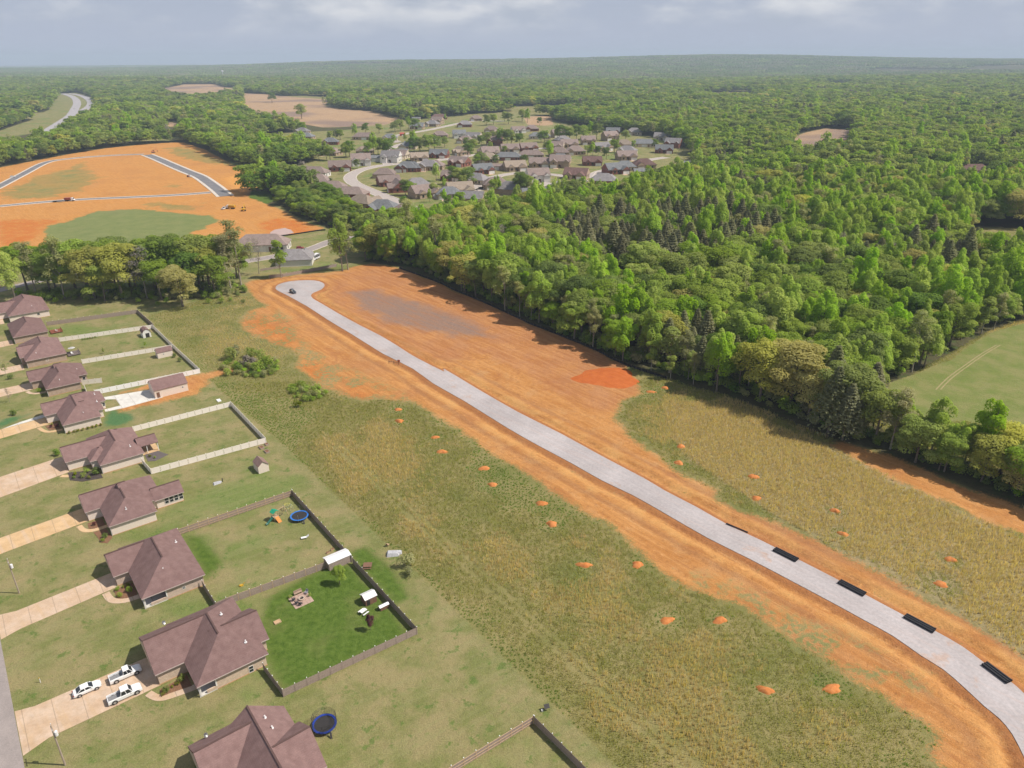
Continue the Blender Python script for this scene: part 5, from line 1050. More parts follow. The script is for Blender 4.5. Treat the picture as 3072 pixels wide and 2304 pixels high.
vehicle('pickup_truck', 'white pickup truck parked nearest the lawn with its nose to the garage', 'pickup', AC(5.2, 126.6, .05), TH, M_paint_w, 'truck')
vehicle('pickup_truck', 'white crew cab pickup truck parked nearest the front walk', 'pickup', AC(4.0, 120.9+.6, .05), TH, M_paint_w, 'pickup')
vehicle('sedan_car', 'white sedan parked behind the pickups on the driveway edge', 'car', AC(-1.2, 127.2, .05), TH, M_paint_w, 'sedan')
p = ZQ1(566, 312); vehicle('black_car', 'dark car parked alone on the gravel turning circle', 'car', (p.x, p.y, .07), R(-50), M_paint_k, 'suv')

# ---- trampolines
def trampoline(label, p, r, rim, net, h=.85):
    t = thing('trampoline', label, 'trampoline', (p[0], p[1], 0), 0.4)
    MB().ring((0, 0), r-.38, r, h-.03, h+.04, 32).build('rim_pad', rim, t); MB().cyl((0,0,h-.05), (0,0,h-.03), r-.36, n=32).build('jumping_mat', M_dark, t)
    for i in range(4):
        a = i*math.pi/2; x, y = (r-.15)*math.cos(a), (r-.15)*math.sin(a); x2, y2 = (r-.15)*math.cos(a+.5), (r-.15)*math.sin(a+.5)
        MB().tube([(x,y,h-.04),(x,y,.03),(x2,y2,.03),(x2,y2,h-.04)], .025, 6).build('leg', M_metal_g, t)
    for i in range(6):
        a = i*math.pi/3+.3; x, y = (r+.02)*math.cos(a), (r+.02)*math.sin(a)
        MB().cyl((x,y,.2), (x,y,h+1.75), .022, n=6).build('net_pole', M_dark if net else M_metal_g, t)
    if net:
        m = MB(); k = 56; rows = 12     # woven net: crossing strands
        for i in range(k): a = 6.283*i/k; x, y = (r-.02)*math.cos(a), (r-.02)*math.sin(a); m.beam((x,y,h+.05), (x,y,h+1.7), .014)
        for j in range(rows):
            z = h+.1+1.6*j/(rows-1)
            for i in range(24): a, b = 6.283*i/24, 6.283*(i+1)/24; m.beam(((r-.02)*math.cos(a),(r-.02)*math.sin(a),z), ((r-.02)*math.cos(b),(r-.02)*math.sin(b),z), .014)
        m.build('safety_net', M_dark, t)
    s = MB(); s.beam((r*.3,-r-.05,h), (r*.3,-r-.75,.05), .34, .05); s.build('ladder', M_dark, t)
    return t
M_blue = plain('blue_vinyl_pad', (0.02, 0.05, 0.30), 0.45, vary=0.1); M_blue2 = plain('light_blue_pad', (0.03, 0.17, 0.55), 0.45, vary=0.1)
q = AC(30.0, 92.3); trampoline('dark blue rimmed trampoline with a net beside the bottom house', q, 2.15, M_blue, True)
q = AC(52.3, 155.4); trampoline('light blue rimmed trampoline in the dark fenced yard', q, 2.3, M_blue2, False)
# ---- play set with swing beam and slides
t = thing('play_set', 'wooden play set with a green canopy and an orange board', 'play set', AC(47.2, 158.6), TH + .3)
for x, y in ((-.6,-.6),(.6,-.6),(.6,.6),(-.6,.6)): MB().beam((x,y,0), (x,y,2.6), .1).build('post', M_wood_l, t)
MB().box(-.7,.7,-.7,.7,1.15,1.22).build('deck', M_wood_l, t); cn = MB(); cn.taper([(-.9,-.8,2.5),(0,-.8,3.05),(0,.8,3.05),(-.9,.8,2.5)], [(-.9,-.8,2.54),(0,-.8,3.1),(0,.8,3.1),(-.9,.8,2.54)]); cn.taper([(0,-.8,3.05),(.9,-.8,2.5),(.9,.8,2.5),(0,.8,3.05)], [(0,-.8,3.1),(.9,-.8,2.54),(.9,.8,2.54),(0,.8,3.1)]); cn.build('canopy', plain('green_canvas', (0.02, 0.30, 0.17), 0.6), t)
MB().taper([(-.5,-.75,1.15),(.5,-.75,1.15),(.5,-1.9,.02),(-.5,-1.9,.02)], [(-.5,-.7,1.21),(.5,-.7,1.21),(.5,-1.85,.08),(-.5,-1.85,.08)]).build('climbing_board', plain('orange_board', (0.60, 0.20, 0.03), 0.6), t)
sl = MB(); sl.tube([(-.7,0,1.3),(-1.5,0,.75),(-2.4,0,.3),(-2.9,0,.2)], [.3,.3,.3,.3], 7); sl.build('slide', plain('dark_green_plastic', (0.02, 0.12, 0.09), 0.4), t)
MB().beam((.6,.2,2.3), (3.2,.2,2.3), .12).build('swing_beam', M_wood_l, t)
for y in (-.9, 1.3): MB().beam((3.2,.2,2.3), (3.4,y,0), .09).build('leg', M_wood_l, t)
for x in (1.4, 2.2):
    s = MB(); s.beam((x-.2,.2,2.3), (x-.2,.2,.5), .02); s.beam((x+.2,.2,2.3), (x+.2,.2,.5), .02); s.box(x-.24,x+.24,.08,.32,.47,.5); s.build('swing', M_dark, t)
# ---- geodesic climbing dome
t = thing('climbing_dome', 'yellow and grey climbing dome in the corner of the trampoline yard', 'climbing frame', AC(51.6, 161.6)); lv = [(1.5,0,8),(1.3,.75,8),(.75,1.3,8)]; pts = []
for j, (r_, z, n) in enumerate(lv): pts.append([Vector((r_*math.cos(6.283*(i+.5*j)/n), r_*math.sin(6.283*(i+.5*j)/n), z)) for i in range(n)])
my = plain('yellow_tube', (0.55, 0.50, 0.12), 0.4); b = MB(); c = MB()
for j in (1, 2):
    for i in range(8): b.cyl(pts[j][i], pts[j][(i+1) % 8], .03, n=5)
for j in (0, 1):
    for i in range(8): c.cyl(pts[j][i], pts[j+1][i], .03, n=5); c.cyl(pts[j][(i+1) % 8], pts[j+1][i], .03, n=5)
for i in range(0, 8, 2): b.cyl(pts[2][i], (0,0,1.5), .03, n=5)
b.build('ring_tubes', my, t); c.build('brace_tubes', plain('grey_green_tube', (0.34, 0.38, 0.30), 0.4), t)
# ---- fire pit patio
t = thing('paver_patio', 'square tan paver patio in the bright green yard', 'patio', AC(40.1, 126.1), TH); m_pv = surface('tan_pavers', (0.40, 0.275, 0.225), (0.45, 0.32, 0.265)); pv = MB().box(-.335,.335,-.335,.335,-.1,.06).mesh('paver', m_pv)
for i in range(6):
    for j in range(6): o = link('paver', pv, t); o.location = (-1.75+.7*i, -1.75+.7*j, random.uniform(-.008, .008))
f = thing('fire_pit', 'round stone fire pit at the middle of the paver patio', 'fire pit', AC(40.3, 126.2, .06), 0); MB().ring((0,0), .42, .7, 0, .36, 18).build('stone_ring', surface('pit_stone', (0.42, 0.33, 0.27), (0.5, 0.40, 0.33)), f); MB().cyl((0,0,0), (0,0,.12), .42, n=18).build('ash_bed', M_dark, f)
def chair(label, p, rz, m, name='patio_chair', cat='chair', z=.06):
    t = thing(name, label, cat, (p[0], p[1], z), rz); MB().box(-.3,.3,-.3,.3,.36,.44).build('seat', m, t); MB().taper([(-.3,.24,.44),(.3,.24,.44),(.3,.32,.44),(-.3,.32,.44)], [(-.28,.44,1.0),(.28,.44,1.0),(.28,.50,1.0),(-.28,.50,1.0)]).build('backrest', m, t)
    for x in (-.26, .26):
        MB().box(x-.03,x+.03,-.3,.35,.60,.65).build('armrest', m, t)
        for y in (-.26, .26): MB().box(x-.025,x+.025,y-.025,y+.025,0,.36).build('leg', m, t)
    return t
m_char = plain('charcoal_paint', (0.045, 0.042, 0.05), 0.6); m_tanc = plain('tan_bench', (0.35, 0.25, 0.19), 0.7); m_grey = plain('grey_cushion', (0.22, 0.22, 0.25), 0.8)
chair('dark chair at the far left side of the fire pit patio', AC(38.8, 126.8), TH+1.4, m_char); chair('dark chair at the near left side of the fire pit patio', AC(38.9, 125.4), TH+1.8, m_char); chair('grey cushioned chair at the right side of the fire pit patio', AC(41.8, 127.2), TH-1.0, m_grey); chair('small dark stool at the near corner of the fire pit patio', AC(39.4, 124.6), TH+2.2, m_char)
t = thing('patio_bench', 'tan bench at the back of the fire pit patio', 'bench', AC(40.4, 128.4), TH); MB().box(-.9,.9,-.28,.28,.36,.45).build('seat', m_tanc, t); MB().box(-.9,.9,.22,.3,.45,.95).build('backrest', m_tanc, t)
for x in (-.8, .8): MB().box(x-.05,x+.05,-.24,.24,0,.36).build('leg', m_tanc, t)
bush(AC(38.4, 128.3), .45, 'potted bush at the upper left corner of the fire pit patio', 'oak'); bush(AC(42.1, 125.9), .45, 'potted bush at the right corner of the fire pit patio', 'oak')
# ---- picnic table, raised beds, small yard pieces
t = thing('picnic_table', 'white picnic table with benches on the bright lawn', 'table', AC(48.8, 113.9), TH+.25)
MB().box(-.75,.75,-.4,.4,.70,.76).build('table_top', M_metal_w, t)
for y in (-.8, .8): MB().box(-.75,.75,y-.15,y+.15,.40,.45).build('bench', M_metal_w, t)
for x in (-.5, .5): l = MB(); l.beam((x,-.8,.4), (x,.8,.4), .06); l.beam((x,-.5,0), (x,-.2,.7), .06); l.beam((x,.5,0), (x,.2,.7), .06); l.build('leg', M_metal_g, t)
def raised_bed(label, a, c, s=(1.9, 1.2), rz=0):
    t = thing('raised_bed', label, 'planter', AC(a, c), TH+rz); f = MB(); x, y = s[0]/2, s[1]/2; f.box(-x,x,-y,-y+.08,0,.42); f.box(-x,x,y-.08,y,0,.42); f.box(-x,-x+.08,-y+.08,y-.08,0,.42); f.box(x-.08,x,-y+.08,y-.08,0,.42); f.build('frame', M_wood, t); MB().box(-x+.08,x-.08,-y+.08,y-.08,.05,.34).build('soil', M_mulch, t)
raised_bed('wooden raised bed against the almond fence corner', 58.2, 197.6, rz=1.57); raised_bed('wooden raised bed nearest the tan shed', 58.6, 194.2, rz=1.57); raised_bed('small raised bed right at the fence corner', 60.2, 198.6, (1.4, 1.0), 1.57)
for i, (dx, dy, l) in enumerate(((0,0,'left planter box of the small group by the white roofed shed'),(1.2,.5,'far planter box of the small group by the white roofed shed'),(1.3,-.6,'right planter box of the small group by the white roofed shed'))):
    pp = Z6(1215+i*40, 820-(i==1)*30); t = thing('planter_box', l, 'planter', (pp.x, pp.y, 0), TH); MB().box(-.45,.45,-.22,.22,0,.35).build('box', M_wood_l, t); MB().box(-.4,.4,-.18,.18,.35,.40).build('soil', M_mulch, t)
def lounger(label, p, rz, m):
    t = thing('lounger', label, 'lounger', (p[0], p[1], 0), rz); MB().taper([(-.9,-.35,.32),(.4,-.35,.32),(.4,.35,.32),(-.9,.35,.32)], [(-.9,-.35,.40),(.4,-.35,.40),(.4,.35,.40),(-.9,.35,.40)]).build('seat', m, t); MB().taper([(.4,-.35,.32),(1.0,-.35,.75),(1.0,.35,.75),(.4,.35,.32)], [(.4,-.35,.40),(.96,-.35,.82),(.96,.35,.82),(.4,.35,.40)]).build('backrest', m, t)
    for x in (-.75, .35):
        for y in (-.3, .3): MB().box(x-.03,x+.03,y-.03,y+.03,0,.32).build('leg', M_metal_g, t)
lounger('white lounger on the lawn of the trampoline yard', Z6(995, 680), .35, M_metal_w)
def dumper(label, p, rz):
    t = thing('tarp_heap', label, 'tarp', (p[0], p[1], 0), rz); b = MB(); 
    for x, y, z, s in ((0,0,0,1), (.7,.2,0,.7)): b.taper([(x-s,y-.6*s,z),(x+s,y-.6*s,z),(x+s,y+.6*s,z),(x-s,y+.6*s,z)], [(x-.8*s,y-.35*s,.55*s),(x+.7*s,y-.4*s,.40*s),(x+.75*s,y+.35*s,.42*s),(x-.75*s,y+.4*s,.5*s)])
    b.build('cover', plain('grey_tarp', (0.42, 0.42, 0.45), 0.6, vary=0.25, scale=3), t); return t
dumper('grey covered heap with a dark pole on the open lawn by the tan shed', Z6(160, 160), TH)
t = thing('yard_pole', 'short dark pole beside the grey covered heap', 'pole', Z6(215, 140), 0); MB().cyl((0,0,0), (0,0,.9), .12, .12, 8).build('post', M_dark, t); MB().cyl((0,0,.9), (0,0,1.0), .18, .1, 8).build('cap', M_dark, t)
dumper('larger grey tarp heap at the mown edge beside the grey green bush', Z6(1830, 830), TH-.5).scale = (1.5, 1.7, 1.5)
t = thing('wooden_table', 'brown wooden play table outside the dark back fence', 'table', Z6(1590, 950), TH-.6)
MB().box(-1.0,1.0,-.8,.8,.55,.62).build('table_top', M_wood_w, t)
for x in (-.85, .85):
    for y in (-.65, .65): MB().box(x-.05,x+.05,y-.05,y+.05,0,.55).build('leg', M_wood_w, t)
for y in (-1.05, 1.05): MB().box(-.9,.9,y-.15,y+.15,.32,.38).build('bench', M_wood_w, t)
chair('pale wooden chair beside the larger grey tarp heap', Z6(1780, 750), TH+2, M_wood_l, z=0)
bush(Z6(1960, 950), 1.9, 'large grey green bush at the mown edge below the grey tarp heap', 'sparse'); bush(Z6(1990, 1030), 1.3, 'smaller grey green bush below the large one at the mown edge', 'sparse')
t = thing('solar_box', 'black solar panel on a short post at the fence corner of the meadow', 'solar panel', Z7(1390, 1110), .3); MB().cyl((0,0,0), (0,0,.8), .05, n=6).build('post', M_metal_g, t); MB().taper([(-.5,-.35,.75),(.5,-.35,.75),(.5,.35,1.15),(-.5,.35,1.15)], [(-.5,-.38,.8),(.5,-.38,.8),(.5,.32,1.2),(-.5,.32,1.2)]).build('panel', M_dark, t); MB().box(-1.0,-.7,-.15,.15,0,.4).build('battery_box', M_metal_w, t)
t = thing('toy_digger', 'yellow toy pile on the worn lawn by the pale railed fence', 'toy', Z6(390, 1130), .6); MB().taper([(-.5,-.25,0),(.5,-.25,0),(.5,.25,0),(-.5,.25,0)], [(-.35,-.2,.3),(.35,-.2,.3),(.35,.2,.3),(-.35,.2,.3)]).build('body', M_yel, t); MB().beam((.3,0,.25), (.9,0,.6), .1).build('arm', M_yel, t); MB().cyl((-.3,-.3,.12), (-.3,.3,.12), .12, n=8).build('wheel', M_rubber, t)
t = thing('sand_box', 'small pale wooden sand box on the bright lawn behind the rustic brick house', 'sand box', Z6(735, 1475), TH); f = MB(); f.box(-.7,.7,-.5,-.42,0,.25); f.box(-.7,.7,.42,.5,0,.25); f.box(-.7,-.62,-.42,.42,0,.25); f.box(.62,.7,-.42,.42,0,.25); f.build('frame', M_wood_l, t); MB().box(-.62,.62,-.42,.42,0,.15).build('sand', plain('sand', (0.5, 0.34, 0.2), 0.95), t)
# decks at the far houses
def deck(label, a, c, wm, umb):
    t = thing('deck', label, 'deck', AC(a, c), TH); MB().box(-2.2,2.2,-2.6,2.6,.35,.45).build('floor', wm, t)
    for x in (-2.1, 2.1):
        for y in (-2.5, 2.5): MB().box(x-.06,x+.06,y-.06,y+.06,0,1.35).build('post', wm, t)
    r = MB(); r.beam((2.1,-2.5,1.3), (2.1,2.5,1.3), .07); r.beam((-2.1,-2.5,1.3), (2.1,-2.5,1.3), .07)
    for i in range(18): r.beam((2.1,-2.4+i*.28,.45), (2.1,-2.4+i*.28,1.3), .04)
    r.build('railing', wm, t)
    if umb:
        u = thing('umbrella', 'open white umbrella over the ' + umb, 'umbrella', AC(a-.2, c+.3, .45)); b = MB(); b.cyl((0,0,0), (0,0,2.5), .03, n=6); b.build('pole', M_metal_g, u); k = MB()
        for i in range(8): p_, q_ = 6.283*i/8, 6.283*(i+1)/8; k.add([(0,0,2.6),(1.35*math.cos(p_),1.35*math.sin(p_),2.1),(1.35*math.cos(q_),1.35*math.sin(q_),2.1)], [(0,1,2),(2,1,0)])
        k.build('canopy', M_metal_w, u)
    return t
deck('grey deck with furniture behind a brown-roofed house', 27.6, 320, plain('grey_deck', (0.16, 0.13, 0.12), 0.8), 'grey deck'); deck('red stained wooden deck behind a far brown-roofed house', 26.4, 354, plain('red_stain', (0.22, 0.075, 0.045), 0.8), None)
chair('white chair on the grey deck', AC(27, 318.6), 1.0, M_metal_w, z=.45); chair('white seat on the red deck', AC(26.6, 353), 2.0, M_metal_w, z=.45)
t = thing('block_stack', 'stack of pale blocks in rows outside the almond fence corner', 'blocks', ZQ5(180, 640), TH)
for i in range(5): MB().box(-.6,.6,-.9+i*.42,-.62+i*.42,0,.30).build('block_row', M_vinyl_w, t)
# small yard trees
def yard_tree(label, p, s, kind='slim', mat=None): return tree_obj(kind, p, s, label, None)
yard_tree('small bright green tree on the bright lawn by the white roofed shed', Z6(1325, 1115), .26, 'oak')
t = yard_tree('small dark purple leaved tree on the bright lawn', Z6(1615, 1545), .17, 'poplar'); [setattr(ch.material_slots[0], 'link', 'OBJECT') or setattr(ch.material_slots[0], 'material', M_leaf['purple']) for ch in t.children if ch.name.startswith('crown')]
for pz, l in (((985,700),'small young tree in the yard with the garden shed, left one'),((1380,640),'small young tree in the yard with the garden shed, near the shed')): yard_tree(l, Z1(*pz), .2, 'slim')
yard_tree('thin young tree on the front lawn between two far driveways', Z1(95, 1160), .27, 'dead'); yard_tree('thin leafing tree on the front lawn by the upper driveway', Z1(60, 910), .25, 'sparse')
# ---- power poles
def power_pole(label, p, h, can):
    t = thing('power_pole', label, 'utility pole', p, TH); MB().cyl((0,0,-.3), (0,0,h), .16, .11, 8).build('pole', plain('pole_wood', (0.36, 0.29, 0.23), 0.9), t)
    if can: MB().cyl((.32,-.1,h-2.4), (.32,-.1,h-1.5), .26, .26, 12).cyl((.32,-.1,h-1.5), (.32,-.1,h-1.35), .26, .08, 12).build('transformer', M_metal_w, t)
    MB().beam((0,-.9,h-.5), (0,.9,h-.5), .1).build('crossarm', M_wood, t)
    for y in (-.8, 0, .8): MB().cyl((0,y,h-.45), (0,y,h-.25), .05, n=6).build('insulator', M_metal_w, t)
power_pole('grey utility pole with a white transformer at the left edge of the picture', Z3(183, 725), 9.2, True)
power_pole('utility pole with a white transformer at the bottom left corner', AC(-7.2, 112.2), 9.2, True)
t = thing('marker_post', 'short pale marker post on the front lawn by the street', 'post', Z4(385, 850), 0); MB().box(-.05,.05,-.05,.05,0,1.1).build('post', M_white, t); MB().box(-.08,.08,-.08,.08,1.1,1.2).build('cap', M_yel, t)

# ================================================================== far houses
M_fr = {'taupe': shingle('taupe_shingles_far', (0.215, 0.165, 0.15), (0.27, 0.21, 0.19)), 'slate': shingle('slate_blue_shingles', (0.145, 0.15, 0.16), (0.195, 0.20, 0.21)), 'brown': shingle('brown_shingles_far', (0.13, 0.08, 0.07), (0.18, 0.11, 0.10)), 'grey': shingle('grey_shingles', (0.20, 0.185, 0.19), (0.25, 0.235, 0.24)), 'tan': shingle('tan_shingles', (0.27, 0.215, 0.17), (0.32, 0.26, 0.21))}
M_fw = {'brick': brick('red_brick', (0.26, 0.10, 0.075), (0.22, 0.085, 0.065), (0.30, 0.18, 0.14)), 'tan': brick('tan_brick_far', (0.42, 0.32, 0.23), (0.38, 0.28, 0.20), (0.45, 0.36, 0.28)), 'white': plain('white_siding', (0.66, 0.63, 0.60), 0.7, vary=0.04), 'cream': plain('cream_siding_far', (0.55, 0.46, 0.37), 0.7, vary=0.04)}
FH = {}
def far_proto(kind):
    roof, wall, ridge = MB(), MB(), MB(); oh = .4
    R_ = {'hip': [(-8.5,8.5,-5.5,5.5,'a',1,1),(-7.8,-1.0,-8.6,0,'c',0,1)], 'gable': [(-8,8,-5.5,5.5,'a',0,0),(1.2,7.4,-8.2,0,'c',0,1),(-6.2,-1.4,-7.2,0,'c',0,1)],
          'long': [(-11.5,11.5,-5.2,5.2,'a',1,1)], 'two': [(-7.5,7.5,-5.5,5.5,'a',0,0,4.6),(-7.0,-1.2,-8.4,0,'c',0,1,4.2),(2.2,7.2,-7.4,0,'c',0,1,4.2)], 'barn': [(-6,6,-4,4,'a',0,0)]}[kind]
    for j, r in enumerate(R_):
        roof_piece(roof, wall, ridge, r, .72 if kind != 'barn' else .4); ze = r[7] if len(r) > 7 else 3.0
        wall.box(r[0]+oh+.01*j, r[1]-oh-.01*j, r[2]+oh+.01*j, r[3]-oh-.01*j, -.3, ze-.18-.004*j)
    fr = R_[1] if len(R_) > 1 else R_[0]; parts = [('wall', wall.mesh('wall', M_white)), ('roof', roof.mesh('roof', M_roof))]
    y0 = fr[2]+oh; xg = (fr[0]+fr[1])/2; y1 = R_[0][2]+oh
    if kind != 'barn':
        parts.append(('garage_door', MB().box(xg-2.3, xg+2.3, y0-.06, y0-.01, .05, 2.25).mesh('garage_door', M_white)))
        dx = 0.6 if kind != 'long' else 4
        parts.append(('door', MB().box(dx-.5, dx+.5, y1-.08, y1-.02, .1, 2.15).mesh('door', M_wood_w)))
        for x in ((-9, -6.5, 7, 9) if kind == 'long' else (2.6, 5.2) if kind == 'hip' else (-3.8, -.2)): parts.append(('window', MB().box(x-.55, x+.55, (y1 if kind != 'gable' or x > -1 else R_[2][2]+oh)-.09, (y1 if kind != 'gable' or x > -1 else R_[2][2]+oh)-.03, .9, 2.3).mesh('window', M_glass)))
        for y in (-2.2, 2.0): parts.append(('window', MB().box(R_[0][1]-oh+.03, R_[0][1]-oh+.09, y-.5, y+.5, .9, 2.2).mesh('window', M_glass)))
        if kind == 'two': parts.append(('window', MB().box(xg-.5, xg+.5, y0-.1, y0-.03, 3.0, 4.0).mesh('window', M_glass)))
    else: parts.append(('door', MB().box(-1.5, 1.5, y0-.08, y0-.02, .05, 2.4).mesh('door', M_white)))
    return parts
for k in ('hip', 'gable', 'long', 'two', 'barn'): FH[k] = far_proto(k)
FARH = [
 (ZA(600,255),'gable','slate','brick',-20),(ZA(745,290),'gable','taupe','brick',15),(ZA(880,295),'hip','taupe','brick',10),(ZA(1240,295),'hip','slate','brick',5),(ZA(1100,370),'long','slate','brick',0),(ZA(1560,248),'long','taupe','tan',0),(ZA(1800,255),'hip','slate','cream',0),
 (ZA(1075,595),'long','taupe','white',-8),(ZA(1330,540),'gable','taupe','brick',10),(ZA(1530,490),'two','taupe','white',12),(ZA(1655,455),'barn','slate','white',0),(ZA(1815,460),'two','grey','white',-5),(ZA(2080,445),'gable','tan','tan',10),(ZA(1965,548),'hip','slate','brick',-5),
 (ZA(1750,608),'hip','taupe','tan',180),(ZA(1790,680),'gable','taupe','brick',25),(ZA(1890,735),'gable','taupe','brick',-70),(ZA(2060,715),'hip','grey','cream',20),(ZA(2125,790),'gable','taupe','tan',35),(ZA(1070,672),'long','taupe','brick',-5),(ZA(1230,735),'long','taupe','brick',175),(ZA(1420,800),'long','taupe','brick',-15),
 (ZA(1550,885),'hip','tan','tan',150),(ZA(1740,945),'hip','slate','brick',-10),(ZA(1935,965),'hip','taupe','tan',60),(ZA(1915,385),'barn','slate','cream',0),(ZA(600,1290),'long','taupe','white',5),(ZA(905,1425),'hip','grey','white',-170),(ZA(2170,535),'hip','grey','tan',0),
 (ZB(120,52),'barn','slate','cream',0),(ZB(290,42),'long','brown','brick',0),(ZB(560,55),'hip','taupe','tan',0),(ZB(295,180),'hip','taupe','tan',0),(ZB(437,180),'two','slate','white',10),(ZB(675,140),'hip','taupe','tan',0),(ZB(870,142),'gable','taupe','white',20),(ZB(970,130),'hip','taupe','brick',0),(ZB(1030,188),'long','slate','cream',0),
 (ZB(60,262),'hip','slate','cream',0),(ZB(290,325),'gable','slate','brick',-10),(ZB(455,305),'gable','tan','tan',-60),(ZB(635,297),'hip','taupe','tan',10),(ZB(810,285),'gable','taupe','tan',10),(ZB(945,275),'gable','taupe','brick',15),(ZB(1145,262),'gable','taupe','cream',-15),(ZB(1245,250),'gable','taupe','tan',10),(ZB(1385,228),'two','taupe','tan',0),(ZB(1545,198),'two','taupe','tan',20),(ZB(1480,275),'gable','grey','tan',30),(ZB(1650,252),'hip','tan','tan',0),(ZB(1795,245),'long','slate','cream',0),(ZB(1945,290),'gable','slate','brick',-10),
 (ZB(250,410),'hip','taupe','tan',-10),(ZB(440,385),'gable','taupe','brick',-30),(ZB(605,440),'gable','slate','brick',25),(ZB(650,360),'hip','tan','tan',0),(ZB(798,345),'long','slate','brick',0),(ZB(965,328),'long','taupe','tan',0),(ZB(1170,312),'hip','taupe','tan',0),(ZB(1290,302),'hip','taupe','tan',0),(ZB(1180,395),'two','taupe','tan',-5),(ZB(1025,392),'gable','taupe','tan',0),(ZB(845,420),'gable','tan','tan',15),(ZB(715,415),'barn','taupe','tan',0),(ZB(1415,380),'gable','brown','brick',0),
 (ZB(1665,340),'gable','taupe','tan',5),(ZB(1792,405),'hip','brown','tan',10),(ZB(1585,440),'gable','slate','brick',20),(ZB(1655,418),'hip','slate','cream',0),(ZB(1780,455),'barn','slate','brick',0),(ZB(1300,480),'gable','brown','tan',-20),(ZB(1015,500),'two','taupe','white',15),(ZB(1500,525),'hip','grey','brick',170),(ZB(390,490),'gable','taupe','brick',-15),(ZB(570,515),'hip','grey','cream',-30),(ZB(705,550),'hip','taupe','tan',10),(ZB(815,590),'hip','grey','tan',160),(ZB(440,590),'gable','tan','cream',20),(ZB(360,620),'hip','slate','cream',10),(ZB(530,655),'gable','grey','tan',170),(ZB(80,425),'hip','slate','brick',0),
 (V(2098,376),'long','brown','brick',5),(V(1398,212),'long','grey','white',0)]
streets = [smooth_poly([(p.x, p.y) for p in VP(l)], 4, False) for l in subst]
sp_ = np.array([q for l in streets for q in l]); rh = np.random.default_rng(5); extra = 0
for _ in range(4000):
    q = VP([(rh.uniform(620, 1490), rh.uniform(262, 440))])[0]
    if extra >= 26 or not inside(np.array([[q.x, q.y]]), SUBD)[0]: continue
    if min(math.hypot(q.x-h[0].x, q.y-h[0].y) for h in FARH) < 31 or np.hypot(sp_[:, 0]-q.x, sp_[:, 1]-q.y).min() < 19: continue
    FARH.append((q, rh.choice(['hip', 'gable', 'hip', 'two']), rh.choice(['taupe', 'grey', 'slate', 'tan']), rh.choice(['tan', 'brick', 'cream', 'tan']), float(rh.uniform(-30, 30)))); extra += 1
cn_ = {'taupe': 'taupe', 'slate': 'slate-blue', 'brown': 'dark brown', 'grey': 'grey', 'tan': 'tan'}; wn_ = {'brick': 'red brick', 'tan': 'tan brick', 'white': 'white', 'cream': 'cream'}
kn_ = {'hip': 'hip-roofed house', 'gable': 'gabled house', 'long': 'long low house', 'two': 'two-storey house', 'barn': 'small outbuilding'}
def sx(p): return p[0]/p[1]
cnt = {}
for h in FARH: cnt.setdefault((h[1], h[2], h[3]), []).append(sx(h[0]))
def ordn(i, n):
    if n == 1: return ''
    if i == 0: return ', leftmost such'
    if i == n-1: return ', rightmost such'
    return ', %s such from the left' % (['', 'second', 'third', 'fourth', 'fifth', 'sixth', 'seventh', 'eighth', 'ninth', 'tenth', 'eleventh', 'twelfth', 'thirteenth'][i])
for p, k, rc, wc, rz in FARH:
    l = sorted(cnt[(k, rc, wc)]); i = l.index(sx(p))
    t = thing('distant_house', 'far-off %s %s with %s roof%s' % (wn_[wc], kn_[k], cn_[rc], ordn(i, len(l))), 'house' if k != 'barn' else 'outbuilding', (p.x, p.y, 0), R(rz) + random.uniform(-.06, .06), 'houses of the far subdivision')
    s = random.uniform(.92, 1.06)*(1.42 if p.y > 430 else 1.2); t.scale = (s, s, s)
    for nm, me in FH[k]:
        o = link(nm, me, t)
        if nm in ('wall', 'roof'): o.material_slots[0].link = 'OBJECT'; o.material_slots[0].material = M_fw[wc] if nm == 'wall' else M_fr[rc]
# driveways of the far houses that show one
mdr = M_conc_p
for p, k, rc, wc, rz in FARH:
    if k in ('hip', 'gable', 'two') and p.y < 1000 and random.random() < .8:
        a = R(rz); d = Vector((math.sin(a), -math.cos(a))); n = Vector((-d.y, d.x)); c = Vector((p.x, p.y)) + d*8.2 - n*(4.4 if k == 'hip' else (-4.3))*(-1)*(-1)
        c = Vector((p.x, p.y)) + Vector((math.cos(a), math.sin(a)))*(-4.4 if k == 'hip' else (4.3 if k == 'gable' else -4.1)) + d*8.0
        q = [c + n*2.6, c - n*2.6, c - n*2.6 + d*9, c + n*2.6 + d*9]; sheet('driveway', q, -.1, .04, mdr)

